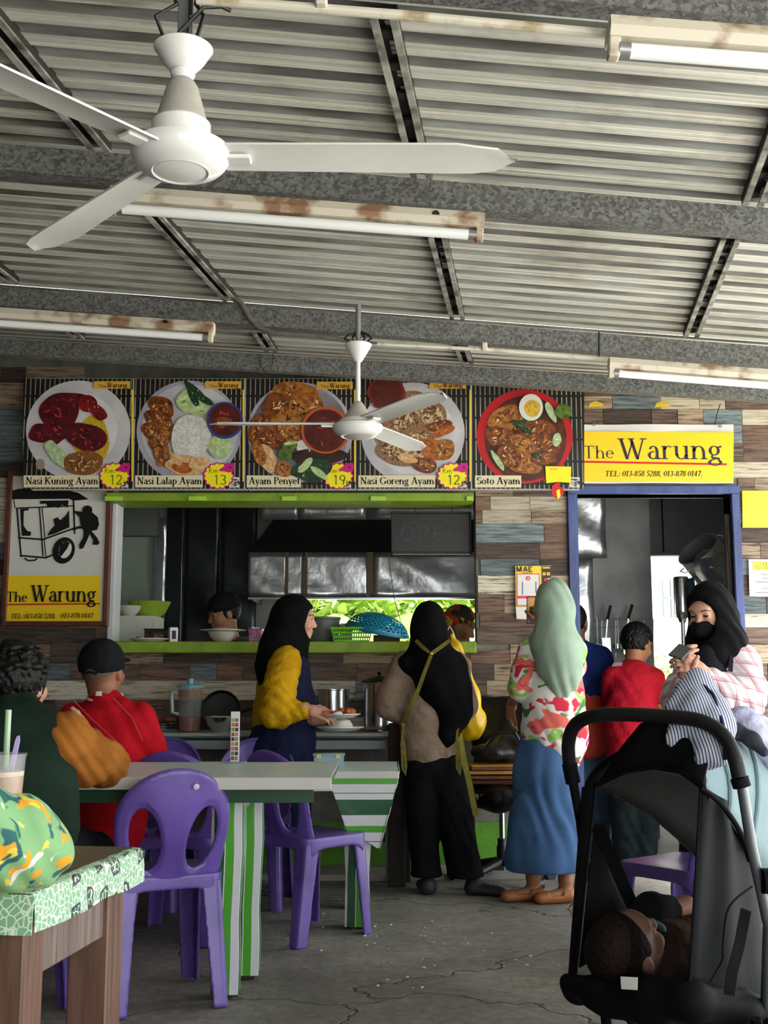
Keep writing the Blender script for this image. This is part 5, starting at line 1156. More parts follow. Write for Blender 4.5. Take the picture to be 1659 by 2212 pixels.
# ================================================================ PURPLE PLASTIC CHAIRS
PURP = mat('purple_plastic', '#6a52a6', .36, var=.16, scale=5, col2='#523d88', coat=.15)
def chair_proto():
    h = .0055; lo = np.array([-.235, -.335, -.02]); n = (np.array([.47, .57, .84])/h).astype(int)
    x, y, z = [lo[i]+h*np.arange(n[i]) for i in range(3)]
    x, y, z = x[:, None, None], y[None, :, None], z[None, None, :]
    ax = np.abs(x)
    # backrest: tilted, curved shell with two openings
    t = np.clip((z-.40)/.39, 0, 1.1); ys = -.165-.105*t+1.1*x*x-.02*np.sin(t*PI)
    w = .172+.022*np.clip((z-.40)/.2, 0, 1)
    side = ax-w
    er = np.sqrt((x/.194)**2+((z-.62)/.17)**2); top = np.where(z > .62, (er-1)*.17, -1)
    out = np.where(z > .62, top, side)
    hx = ax-.098-.018*(z-.56)/.11; ho = (np.sqrt((hx/.059)**2+((z-.56)/.122)**2)-1)*.05
    D = np.maximum(np.maximum(np.abs(y-ys)-.0075, out), -ho); D = np.maximum(D, .395-z)
    rim = np.maximum(np.sqrt(np.minimum(np.abs(out), np.abs(ho))**2+(y-ys-.006)**2)-.008, .4-z)      # thickened edge
    D = np.minimum(D, rim)
    back = nets(D.astype(np.float32), lo, h)
    # seat with skirt
    r = .05; qx, qy = ax-(.192-r), np.abs(y-.0)-(.182-r)
    rb = np.sqrt(np.maximum(qx, 0)**2+np.maximum(qy, 0)**2)+np.minimum(np.maximum(qx, qy), 0)-r
    zt = .432-.008*np.exp(-(x*x+y*y)/.012)+0*z
    plate_ = np.maximum(rb, np.maximum(z-zt, zt-.013-z))
    zlow = .385-.085*np.clip(np.minimum(ax/.19, 1), 0, 1)**5*np.clip(np.abs(y)/.18, 0, 1)**5
    skirt = np.maximum(np.maximum(rb, -(rb+.012)), np.maximum(z-.43, zlow-z))
    seat = nets(np.minimum(plate_, skirt).astype(np.float32), lo, h)
    legs = []
    for sx in (-1, 1):
        for sy in (-1, 1):
            f = np.clip((.41-z)/.41, 0, 1)
            cx = .184+.016*f; cy = (.175+.03*f) if sy > 0 else (.178+.062*f)
            a = x*sx-cx; b = y*sy-cy; ww = .075-.02*f; rr = .022
            q = np.sqrt(np.maximum(a+rr, 0)**2+np.maximum(b+rr, 0)**2)+np.minimum(np.maximum(a+rr, b+rr), 0)-rr
            box = np.maximum(q, np.maximum(-ww-a, -ww-b)); L = np.maximum(box, -np.maximum(a+.013, b+.013))
            legs.append(nets(np.maximum(L, np.maximum(z-.41, -z)).astype(np.float32)+0*x, lo, h))
    t_ = thing('plastic_chair', '', 'chair', (0, 0, 0), 0, 'purple plastic chairs')
    np_obj('backrest', [back], PURP, t_, smooth_it=2); np_obj('seat', [seat], PURP, t_, smooth_it=2)
    for L in legs: np_obj('leg', [L], PURP, t_, smooth_it=1)
    return t_
chair0 = chair_proto(); _first = [True]
def chair(x, y, rz, label):
    c = chair0 if _first[0] else copy_tree(chair0); _first[0] = False
    c.location = (x, y, 0); c.rotation_euler = (0, 0, rz); c['label'] = label; return c
chA = chair(-.80, 4.24, math.radians(24), 'purple plastic chair with a white scrape on its back, nearest at the striped table leg')
MB().lathe([(0, 0), (.011, .0005), (.009, .0015), (0, .002)], 9, TR(.055, -.286, .735, rx=PI/2+.25)).build('white_scrape', mat('scrape', '#c9c6cf', .7), chA)
chair(-.33, 5.24, math.radians(-44), 'purple plastic chair turned sideways right of the striped table leg')
chair(-.88, 5.22, math.radians(-6), 'dark purple plastic chair pushed in behind the near table, right of the red shirt')
chair(-.67, 5.9, math.radians(176), 'light lilac plastic chair facing us at the far side, below the hijab girl')
chair(-1.16, 5.9, math.radians(172), 'purple plastic chair at the far side, half behind the red shirt')
chR = chair(-1.42, 5.12, math.radians(18), 'purple plastic chair under the man in the red shirt')
chM = chair(-1.27, 3.92, math.radians(-8), 'purple plastic chair under the man in the green jacket')
chair(1.12, 4.4, math.radians(38), 'purple plastic chair seen through the stroller mesh')
# ================================================================ TABLES
def stripes(name, cols, per, axis=(1, 0, 0), coords='Object', rough=.35, off=0):
    m, t, b = newmat(name); N, L = t.nodes, t.links
    tc = N.new('ShaderNodeTexCoord'); d = N.new('ShaderNodeVectorMath'); d.operation = 'DOT_PRODUCT'; d.inputs[1].default_value = axis
    L.new(tc.outputs[coords], d.inputs[0])
    mu = N.new('ShaderNodeMath'); mu.operation = 'MULTIPLY_ADD'; mu.inputs[1].default_value = 1/per; mu.inputs[2].default_value = off; L.new(d.outputs['Value'], mu.inputs[0])
    f = N.new('ShaderNodeMath'); f.operation = 'FRACT'; L.new(mu.outputs[0], f.inputs[0])
    r = N.new('ShaderNodeValToRGB'); r.color_ramp.interpolation = 'CONSTANT'; e = r.color_ramp.elements
    e[0].position = 0; e[0].color = (*srgb(cols[0][1]), 1); e[1].position = cols[1][0]; e[1].color = (*srgb(cols[1][1]), 1)
    for p, c in cols[2:]: q = e.new(p); q.color = (*srgb(c), 1)
    L.new(f.outputs[0], r.inputs['Fac']); L.new(r.outputs['Color'], b.inputs['Base Color']); b.inputs['Roughness'].default_value = rough
    n = N.new('ShaderNodeTexNoise'); n.inputs['Scale'].default_value = 9; L.new(tc.outputs['Object'], n.inputs['Vector'])
    bp = N.new('ShaderNodeBump'); bp.inputs['Strength'].default_value = .3; bp.inputs['Distance'].default_value = .01; L.new(n.outputs['Fac'], bp.inputs['Height']); L.new(bp.outputs['Normal'], b.inputs['Normal'])
    return m
DG, LG, WT = '#14512f', '#4ea32a', '#d4d6d8'
SV = [(0, DG), (.26, WT), (.29, LG), (.53, WT), (.8, WT), (.81, '#5a6a5e'), (.825, WT), (.97, DG)]
WRAP = stripes('striped_plastic_wrap', SV, .125, (1, 1, 0), off=.74)
SH_ = [(0, WT), (.16, '#3a5a46'), (.175, WT), (.3, DG), (.62, WT), (.84, LG), (.98, WT)]
HANG = stripes('striped_cloth_hanging', SH_, .21, (0, 0, -1))
TOPM = mat('ribbed_white_top', '#b9c4bc', .3, var=.1, scale=5, stretch=(.3, 8, 1), coords='Object')
SIDEM = mat('white_edge', '#c9c9c3', .4, var=.1)
def ribbed_top(t, x0, x1, y0, y1, z, th=.03, m=TOPM):
    n = int((y1-y0)/.022); rows = []
    for i in range(n):
        a = y0+(y1-y0)*i/n; d = (y1-y0)/n
        for f, dz in ((0, -.006), (.16, 0), (.84, 0), (1, -.006)): rows.append([(x0, a+d*f, z+dz), (x1, a+d*f, z+dz)])
    MB().sheet(rows, th).build('table_top', m, t, smooth=False)
    MB().box(x0-.004, x1+.004, y0-.008, y0-.0005, z-th-.012, z-.001).build('edge_strip', SIDEM, t, bevel=.002)
def wrap_leg(t, x, y, z1, w=.05, flare=.03, lean=0, z0=.015):
    b = MB(); n = 7; rows = []
    for k in range(n):
        f = k/(n-1); zz = z0+(z1-z0)*f; ww = w+flare*(f**1.5)*.5+.002*math.sin(k*2.1); r = []
        for px, py in ((-1, -1), (1, -1), (1, 1), (-1, 1), (-1, -1)):
            r.append((px*ww+lean*f+.0015*math.sin(k*1.7+px), py*ww+.0015*math.cos(k*1.3+py), zz))
        rows.append(r)
    b.sheet(rows[::-1], .002); o = b.build('leg_wrap', WRAP, t, (x, y, 0), smooth=False)
    MB().box(x-.03, x+.03, y-.03, y+.03, 0, z1).build('leg', mat('dark_leg_wood', '#3b2f27', .8, var=.3), t, bevel=.003)
T1Z = .76; T1X1 = -.185; T1Y0, T1Y1 = 4.08, 4.83; T1X0 = -1.62
t1 = thing('striped_table', 'near table with ribbed white top and green striped wrapped legs', 'table', (0, 0, 0), 0, 'striped dining tables')
ribbed_top(t1, T1X0, T1X1, T1Y0, T1Y1, T1Z)
MB().box(T1X0+.04, T1X1-.06, T1Y0+.04, T1Y0+.055, T1Z-.09, T1Z-.03).build('front_apron', mat('dark_green_plastic', '#1c4a30', .4, var=.2), t1)
MB().box(T1X0+.04, T1X1-.06, T1Y1-.055, T1Y1-.04, T1Z-.1, T1Z-.03).build('rear_apron', mat('brown_apron', '#4a3526', .7), t1)
wrap_leg(t1, X(500, 4.24), 4.24, .735, .043, .025, -.002); wrap_leg(t1, X(545, 4.5), 4.5, .735, .04, .02); wrap_leg(t1, -1.5, 4.2, .735, .043); wrap_leg(t1, -1.5, 4.68, .735, .043)
for k in range(5):
    a = Vector((X(528+k*5, 4.2), 4.2+.01*k, .70-.006*(k % 2))); MB().sheet([[a, a+Vector((.016, .004, .004))], [a+Vector((.004*(k-2), -.014, -.03-.012*(k % 3))), a+Vector((.012+.004*(k-2), -.006, -.034))]], .0015).build('plastic_knot', SIDEM, t1)
T2Z = .69; T2Y0, T2Y1 = 5.27, 5.9; T2X1 = X(858, 5.6); T2X0 = -1.9
t2 = thing('striped_table', 'far table with green and white striped cloth hanging at its corner', 'table', (0, 0, 0), 0, 'striped dining tables')
ribbed_top(t2, T2X0, T2X1, T2Y0, T2Y1, T2Z, .02)
def hang(x0, x1, y, drop, z, n=20, seed=1, left=.085):
    rows = []
    for k in range(7):
        f = k/6; r = []
        for i in range(n+1):
            x = x0+(x1-x0)*i/n; d = drop if x > x1-.26 else left
            if x > x1-.16: d = drop*(1+.25*((x-(x1-.16))/.16))
            inset = max(0, (x-(x1-.3))/.3)
            r.append((x-inset*.09*f, y-.008*math.sin(x*23+k)*f+.02*f*f*inset, z-d*f))
        rows.append(r)
    return rows
MB().sheet(hang(T2X0, T2X1+.005, T2Y0-.004, .27, T2Z-.001), .002).build('hanging_cloth', HANG, t2, angle=50)
rows = [[(T2X1+.006-.09*f*(1-q), T2Y0+(T2Y1-T2Y0)*q+.004*math.sin(q*9), T2Z-(.34-.24*q)*f) for q in [i/8 for i in range(9)]] for f in [k/6 for k in range(7)]]
MB().sheet(rows, .002).build('side_cloth', HANG, t2, angle=50)
wrap_leg(t2, X(773, 5.36), 5.36, .66, .05, .03, .006); wrap_leg(t2, X(772, 5.8), 5.8, .66, .045); wrap_leg(t2, -1.8, 5.38, .66, .045); wrap_leg(t2, -1.8, 5.8, .66, .045)
# things on the tables
t = thing('card_holder', 'narrow upright menu stand with tiny pictures on the near table', 'menu stand', (X(511, 4.78), 4.78, T1Z))
MB().box(-.02, .045, -.03, .03, 0, .006).build('base', mat('clear_base', '#9aa3b8', .2), t, bevel=.002)
MB().box(-.02, .016, -.004, .004, .005, .205).build('panel', mat('card_white', '#d8dadf', .3), t, bevel=.001)
for j in range(9):
    for i in range(2): MB().box(-.016+i*.015, -.004+i*.015, -.0055, -.004, .012+j*.019, .026+j*.019).build('picture', mat('pic%d' % ((i+j*2) % 5), ('#b5412f', '#c9a43a', '#6f8f46', '#3b3030', '#c97b54')[(i+j*2) % 5], .4, var=.4, scale=60), t)
t = thing('plastic_box', 'clear plastic box with lid on the far striped table', 'box', (X(712, 5.5), 5.5, T2Z)); CLB = mat('clear_blue_plastic', '#b9d2e2', .15, var=0, alpha=.4)
b = MB()
for (x0, x1, y0, y1, z0, z1) in ((-.065, .065, -.045, .045, 0, .003), (-.068, -.065, -.045, .045, 0, .055), (.065, .068, -.045, .045, 0, .055), (-.065, .065, -.047, -.045, 0, .055), (-.065, .065, .045, .047, 0, .055)): b.box(x0, x1, y0, y1, z0, z1)
b.build('box_body', CLB, t, smooth=False); MB().box(-.074, .074, -.053, .053, .055, .064).build('lid', CLB, t, bevel=.003); MB().box(-.05, .045, -.03, .03, .004, .03).build('contents', mat('box_contents', '#7d9fc2', .6, var=.4, scale=40), t, bevel=.008)
for x in (-.045, .045): MB().box(x-.01, x+.01, -.056, -.052, .045, .062).build('clip', mat('yellow_clip', '#c9cf5a', .4), t)
t = thing('napkin', 'crumpled white napkin on the near table by the brown sleeve', 'napkin', (X(138, 4.2), 4.2, T1Z)); foodlump(t, 'paper', (0, 0, .004), (.05, .03, .012), mat('napkin_white', '#dcdcd8', .8), 21)
# ---------------------------------------------------------------- foreground table with the green patterned cloth
WOODT = mat('walnut_laminate', '#6f5346', .45, var=.3, scale=5, coords='World', stretch=(14, 14, .7), col2='#4a342b', lo=.3, hi=.6)
WOODG = mat('grey_laminate', '#7d6f68', .5, var=.25, scale=5, coords='World', stretch=(14, 14, .7), col2='#5f5049')
ft = thing('wooden_table', 'walnut table in the left foreground under a green patterned cloth', 'table')
FZ = .75; FC = Vector((-.497, 2.43)); NC = Vector((-.565, 1.93)); dr_ = (NC-FC).normalized(); pr_ = Vector((dr_.y, -dr_.x)); 
if pr_.x > 0: pr_ = -pr_
def fp(a, b): q = FC+dr_*a+pr_*b; return (q.x, q.y)
LEN = (NC-FC).length
def fbox(a0, a1, b0, b1, z0, z1, name, m, bevel=.003):
    c = [fp(a0, b0), fp(a1, b0), fp(a1, b1), fp(a0, b1)]
    MB().prism(c, z0, z1).build(name, m, ft, bevel=bevel, merge=1e-6)
fbox(0, LEN, 0, .9, FZ-.03, FZ-.002, 'table_top', WOODT)
for a in (.03, LEN-.1):
    for b_ in (.02, .78): fbox(a, a+.08, b_, b_+.08, 0, FZ-.03, 'leg', WOODT)
fbox(.11, LEN-.1, .03, .055, FZ-.15, FZ-.03, 'side_apron', WOODG); fbox(LEN-.06, LEN-.035, .1, .78, FZ-.15, FZ-.03, 'front_apron', WOODG); fbox(.05, .075, .1, .78, FZ-.15, FZ-.03, 'rear_apron', WOODG)
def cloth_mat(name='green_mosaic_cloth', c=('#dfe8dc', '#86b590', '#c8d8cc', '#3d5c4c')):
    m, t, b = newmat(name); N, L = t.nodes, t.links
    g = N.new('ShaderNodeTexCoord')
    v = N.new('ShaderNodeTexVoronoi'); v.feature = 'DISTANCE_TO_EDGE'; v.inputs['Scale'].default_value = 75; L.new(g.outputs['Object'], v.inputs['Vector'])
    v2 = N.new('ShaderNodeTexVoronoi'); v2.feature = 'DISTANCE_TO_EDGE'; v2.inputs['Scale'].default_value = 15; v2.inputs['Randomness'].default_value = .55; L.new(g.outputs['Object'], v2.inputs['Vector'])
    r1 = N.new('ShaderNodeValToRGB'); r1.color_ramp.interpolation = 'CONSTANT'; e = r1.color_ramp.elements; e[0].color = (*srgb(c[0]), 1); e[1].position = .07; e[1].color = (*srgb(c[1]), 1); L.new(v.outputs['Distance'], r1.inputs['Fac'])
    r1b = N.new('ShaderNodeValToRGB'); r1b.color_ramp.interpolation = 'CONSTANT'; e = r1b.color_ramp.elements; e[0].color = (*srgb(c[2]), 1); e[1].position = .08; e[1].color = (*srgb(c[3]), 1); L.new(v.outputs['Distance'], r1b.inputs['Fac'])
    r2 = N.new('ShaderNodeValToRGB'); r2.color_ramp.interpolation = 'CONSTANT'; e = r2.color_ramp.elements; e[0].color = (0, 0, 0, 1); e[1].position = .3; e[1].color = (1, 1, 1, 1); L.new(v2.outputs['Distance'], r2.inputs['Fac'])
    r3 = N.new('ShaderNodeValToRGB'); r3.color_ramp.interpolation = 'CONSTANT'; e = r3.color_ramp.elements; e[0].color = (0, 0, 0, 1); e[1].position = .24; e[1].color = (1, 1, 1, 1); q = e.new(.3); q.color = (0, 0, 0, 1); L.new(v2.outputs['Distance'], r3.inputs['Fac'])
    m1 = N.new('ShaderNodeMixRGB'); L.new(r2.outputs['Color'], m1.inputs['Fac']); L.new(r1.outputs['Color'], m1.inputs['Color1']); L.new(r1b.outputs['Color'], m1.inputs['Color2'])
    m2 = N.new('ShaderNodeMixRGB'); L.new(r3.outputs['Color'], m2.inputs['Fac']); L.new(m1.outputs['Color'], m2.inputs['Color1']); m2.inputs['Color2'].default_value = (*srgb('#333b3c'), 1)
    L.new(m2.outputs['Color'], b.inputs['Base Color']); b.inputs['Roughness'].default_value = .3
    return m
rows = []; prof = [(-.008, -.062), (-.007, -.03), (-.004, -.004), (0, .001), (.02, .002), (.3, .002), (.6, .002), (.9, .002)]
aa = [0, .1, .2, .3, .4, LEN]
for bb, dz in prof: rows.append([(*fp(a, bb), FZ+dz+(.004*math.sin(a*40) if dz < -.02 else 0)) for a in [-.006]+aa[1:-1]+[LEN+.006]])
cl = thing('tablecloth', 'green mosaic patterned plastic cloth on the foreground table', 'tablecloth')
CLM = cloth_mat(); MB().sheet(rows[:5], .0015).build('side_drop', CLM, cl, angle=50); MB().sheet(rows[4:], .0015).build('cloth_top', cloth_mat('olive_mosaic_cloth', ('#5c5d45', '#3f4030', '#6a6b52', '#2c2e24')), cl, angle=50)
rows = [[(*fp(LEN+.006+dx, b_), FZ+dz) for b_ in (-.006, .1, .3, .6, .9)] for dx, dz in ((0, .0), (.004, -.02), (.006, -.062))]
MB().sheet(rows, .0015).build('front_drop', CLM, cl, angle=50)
# iced drink in a plastic cup
cu = thing('plastic_cup', 'tall clear plastic cup of milky iced drink with straw and spoon', 'cup', (X(8, 2.06), 2.06, FZ+.004))
MB().lathe([(0, .002), (.03, .002), (.043, .205), (.0455, .206), (.0465, .21), (.044, .21), (.032, 0), (0, 0)], 40).build('cup_wall', mat('clear_cup', '#d3d6d8', .12, var=0, alpha=.16), cu)
MB().lathe([(0, .004), (.0298, .004), (.0408, .172), (0, .172)], 40).build('drink', mat('milky_tea', '#b5835c', .3, var=.1, scale=30), cu); MB().lathe([(.0409, .172), (.0415, .18), (0, .181)], 40).build('foam', mat('tea_foam', '#d9c3ac', .5, var=.2, scale=90), cu)
MB().tube([(.004, .012, .02), (.008, .008, .2), (.009, .006, .285)], .0055, 10).build('straw', mat('green_straw', '#9db89a', .3, var=0), cu)
b = MB(); b.sheet([[(.014, -.005, .1), (.02, -.005, .1)], [(.018, -.004, .19), (.027, -.004, .19)], [(.026, -.004, .232), (.034, -.004, .232)], [(.029, -.004, .24), (.033, -.004, .241)]], .003); b.build('spoon', mat('lilac_spoon', '#b3a3dc', .3, var=0), cu)
# ================================================================ OFFICE CHAIR with frames on its seat
LEA = mat('black_leather', '#131416', .32, var=.2, scale=8, bump=.2, bscale=20, spec=.3); CHR = mat('chrome', '#c9ccd0', .15, metal=1, var=0)
OX, OYc = X(1080, 6.53), 6.53
oc = thing('office_chair', 'worn black leather office chair beside the denim skirt', 'chair', (OX, OYc, 0), math.radians(-12))
s = SDF(); s.cone((-.13, .26, .56), (-.16, .33, .94), .05, .05, .05, ((0, 1, .2), .8)).cone((.13, .26, .56), (.16, .33, .94), .05, .05, .05, ((0, 1, .2), .8)); s.cone((-.1, .27, .6), (.1, .27, .6), .06, .06, .06).cone((-.12, .31, .78), (.12, .31, .78), .06, .06, .08).cone((-.12, .33, .93), (.12, .33, .93), .055, .055, .06).cone((0, .27, .6), (0, .32, .9), .08, .08, .06, ((0, 1, .2), .6))
np_obj('backrest', [s.mesh(.01)], LEA, oc)
s = SDF(); s.cone((-.17, -.16, .46), (.17, -.16, .46), .05, .05, .05).cone((-.17, .18, .46), (.17, .18, .46), .05, .05, .05).cone((-.17, 0, .47), (.17, 0, .47), .06, .06, .08).cone((0, -.18, .46), (0, .18, .46), .06, .06, .08)
np_obj('seat', [s.mesh(.01)], LEA, oc)
rnd = random.Random(4)
for i in range(9):
    x = -.18+i*.045; MB().add(*(lambda q: ([(x+a, -.214-.006*abs(math.sin(k)), .475+c) for k, (a, c) in enumerate(q)], [tuple(range(len(q)))]))([(0, .012), (.03, .016), (.04, .005), (.03, -.012-.02*rnd.random()), (.022, -.002), (.01, -.02*rnd.random()), (.004, 0)])).build('torn_patch', mat('torn_lining', '#9a9a98', .9), oc, smooth=False)
MB().tube([(0, .2, .44), (0, .34, .44), (0, .36, .6)], .018, 8).build('back_bar', BLACK, oc)
MB().lathe([(.016, .22), (.016, .42)], 16).build('piston', CHR, oc); MB().lathe([(.03, .09), (.032, .19), (.026, .2), (.026, .235), (0, .235)], 20).build('cylinder', BLACK, oc); MB().lathe([(.06, .4), (.06, .42), (0, .42)], 16).build('seat_plate', BLACK, oc)
for k in range(5):
    a = k*2*PI/5+.5; d = Vector((math.cos(a), math.sin(a), 0)); MB().tube([d*.03+Vector((0, 0, .11)), d*.27+Vector((0, 0, .075))], [.026, .016], 8).build('base_arm', BLACK, oc)
    c = MB(); n = Vector((-d.y, d.x, 0)); q = d*.28+Vector((0, 0, .03)); c.tube([q-n*.028, q+n*.028], .028, 14); c.build('caster', BLACK, oc); MB().tube([d*.27+Vector((0, 0, .085)), d*.27+Vector((0, 0, .05))], .01, 8).build('stem', CHR, oc)
WDF = [mat('frame_wood%d' % i, c, .5, var=.25, scale=12) for i, c in enumerate(('#7a3f22', '#5c3222', '#8a4f2a', '#c79a3a'))]
for i in range(4):
    o = thing('picture_frame', ('red-brown wooden board, lowest', 'dark brown wooden board, second', 'brown wooden board, third', 'yellow wooden board on top')[i]+' of the stack on the office chair', 'board', (OX-.02+.01*i, OYc-.02, .535+i*.026), math.radians(-6+4*i), 'boards stacked on the office chair')
    MB().box(-.2, .2, -.13, .13, 0, .022).build('board', WDF[i], o, bevel=.003); MB().box(-.2, .2, -.134, -.13, .004, .018).build('edge_strip', WDF[(i+1) % 4], o)
bg_ = thing('black_bag', 'black bag lying on the boards on the office chair', 'bag', (OX+.02, OYc+.0, .648), 0); s = SDF(); s.ell((-.06, 0, .05), (.13, .1, .05), k=.04).ell((.08, .02, .06), (.1, .09, .065), k=.04).ell((.02, .05, .1), (.1, .06, .05), k=.04)
np_obj('bag_body', [s.mesh(.009, lambda x, y, z: .006*np.sin(x*60+z*30)*np.sin(y*40))], mat('black_nylon', '#1a1c20', .4, var=.2, bump=.3), bg_); MB().tube([(-.12, -.06, .06), (-.05, -.1, .16), (.05, -.1, .16), (.1, -.06, .07)], .008, 6).build('strap', BLACK, bg_)
# ================================================================ YELLOW PLASTIC BAG hanging from the sill
yb2 = thing('yellow_bag', 'yellow plastic carrier bag hanging below the hatch beside the black hijab', 'bag', (X(1010, 6.66), 6.66, 0))
q = lambda u, v: (X(u, 6.66)-X(1010, 6.66), 0, Z(v, 6.66))
s = SDF(); s.chain([q(978, 1374), q(985, 1400), q(1000, 1440), q(1012, 1500), q(1014, 1550), q(1012, 1580)], [.012, .022, .036, .052, .07, .056], .04, ((0, 1, 0), .75)); s.ell(q(1018, 1562), (.075, .06, .08), k=.04)
np_obj('bag_film', [s.mesh(.006, lambda x, y, z: .0022*np.sin(x*90+np.sin(z*30)*2)+.0015*np.sin(z*50+x*80))], mat('yellow_film', '#e8c413', .3, var=.15, scale=9, col2='#c99e0c'), yb2)
MB().tube([(X(984, 6.66)-X(1010, 6.66), 0, Z(1380, 6.66)), (X(978, 6.7)-X(1010, 6.66), .02, Z(1362, 6.66)), (X(972, 6.7)-X(1010, 6.66), .06, Z(1352, 6.66)), (X(968, 6.7)-X(1010, 6.66), .1, Z(1362, 6.66)), (X(967, 6.7)-X(1010, 6.66), .12, SILL+.004)], .004, 6).build('hook', WCER, yb2)
# ================================================================ side table and bags at the right edge
st = thing('side_table', 'small white topped table half out of frame behind the stroller', 'table', (1.8, 4.38, 0)); MB().box(-.3, .4, -.24, .24, .7, .74).build('table_top', SIDEM, st, bevel=.004)
for sx in (-.26, .36):
    for sy in (-.2, .2): MB().box(sx-.02, sx+.02, sy-.02, sy+.02, 0, .7).build('leg', LIL, st, bevel=.003)
def lump_bag(name, label, p, r, m, seed, tie=True):
    t = thing(name, label, 'bag', p); s = SDF(); s.ell((0, 0, r[2]*.8), (r[0], r[1], r[2]*.8), k=.04); s.cone((0, 0, r[2]*1.2), (0, 0, r[2]*2), r[0]*.5, r[0]*.22, .05); s.cone((0, 0, r[2]*2), (r[0]*.3, 0, r[2]*2.7), r[0]*.22, r[0]*.5, .04, ((0, 1, 0), .5))
    np_obj('bag_film', [s.mesh(.007, lambda x, y, z: .006*np.sin(x*80+seed)*np.sin(y*60)+.004*np.sin(z*90+x*30))], m, t); MB().lathe([(r[0]*.24, r[2]*1.95), (r[0]*.26, r[2]*2.02), (r[0]*.24, r[2]*2.08)], 16).build('tie', m, t)
lump_bag('red_bag', 'translucent red plastic bag at the right edge', (1.56, 4.5, .741), (.075, .07, .085), mat('red_film', '#c4202c', .3, var=.2), 1)
lump_bag('pink_bag', 'pale pink plastic bag in front of the red bag', (1.56, 4.28, .744), (.09, .08, .06), mat('pink_film', '#d8a3b0', .35, var=.2), 2)
# ================================================================ PEOPLE
SK = {n: mat('skin_'+n, c, .55, var=.1, scale=8, col2=d, bump=.05, bscale=120) for n, c, d in (('light', '#c79a80', '#b5856b'), ('tan', '#a5734f', '#8f5f3f'), ('brown', '#87573b', '#74482f'), ('rosy', '#d3a58e', '#c08a74'))}
LIP = mat('lip', '#9c5249', .45, var=0); EYE = mat('eye_dark', '#1b1310', .25, var=0); BROW = mat('brow_hair', '#241812', .7, var=0); HAIR = mat('black_hair', '#0c0a09', .5, spec=.25, var=.3, scale=60, stretch=(1, 1, .3), bump=.6, bscale=90)
def cloth(name, c, c2=None, **k):
    a = dict(rough=.85, var=.12, scale=7, bump=.5, bscale=22, coords='Object', spec=.12); a.update(k); m = mat('cloth_'+name, c, col2=c2, **a); m.node_tree.nodes['Bump'].inputs['Distance'].default_value = .03 if a['bscale'] < 40 else .006; return m
def RZ(yaw, pitch=0, roll=0): return Euler((math.radians(pitch), math.radians(roll), math.radians(yaw)), 'XYZ').to_matrix() if not roll else (Matrix.Rotation(math.radians(yaw), 3, 'Z') @ Matrix.Rotation(math.radians(roll), 3, 'Y') @ Matrix.Rotation(math.radians(pitch), 3, 'X'))
def yawm(yaw, pitch=0, roll=0): return Matrix.Rotation(math.radians(yaw), 3, 'Z') @ Matrix.Rotation(math.radians(roll), 3, 'Y') @ Matrix.Rotation(math.radians(pitch), 3, 'X')
def head_sdf(S, c, R, s=1, neck=None, nr=.05):
    q = lambda x, y, z: Vector(c)+R @ Vector((x*s, y*s, z*s)); e = lambda p, r, k=.012, op='u': S.ell(q(*p), tuple(v*s for v in r), R, k*s, op)
    e((0, -.012, .022), (.076, .094, .092), .02); e((0, .022, -.04), (.061, .07, .082), .03); e((0, .052, -.088), (.03, .034, .03), .03)
    e((0, .076, .03), (.05, .022, .022), .02)
    for sx in (-1, 1):
        e((sx*.031, .094, .004), (.019, .016, .013), .008, 's'); e((sx*.031, .075, .003), (.0155, .0155, .0125), .003)
        e((sx*.038, .066, -.034), (.026, .024, .024), .02); e((sx*.0765, -.006, -.012), (.011, .019, .031), .006); e((sx*.01, .098, -.036), (.008, .009, .007), .006)
    S.cone(q(0, .085, .01), q(0, .106, -.03), .008*s, .0115*s, .012*s)
    e((0, .09, -.062), (.021, .011, .0055), .004); e((0, .088, -.072), (.019, .011, .006), .004)
    if neck is not None: S.cone(q(0, -.015, -.05), neck, nr*s, nr*1.12, .025)
def face_paint(c, R, s=1, base=0, lip=1, eye=2, brow=3):
    Ri = np.array(R.transposed()); c = np.array(c)
    def f(P):
        L = (P-c) @ Ri.T/s; x, y, z = L[:, 0], L[:, 1], L[:, 2]; o = np.zeros(len(P), int)+base; ax = np.abs(x)
        o[(y > .07) & (((ax/.02)**2+((z+.067)/.0095)**2) < 1)] = lip
        o[(y > .05) & ((((ax-.031)/.013)**2+((z-.002)/.0046)**2) < 1)] = eye
        o[(y > .05) & (np.abs(ax-.034) < .016) & (np.abs(z-.0275+(ax-.034)**2*18) < .003)] = brow
        return o
    return f
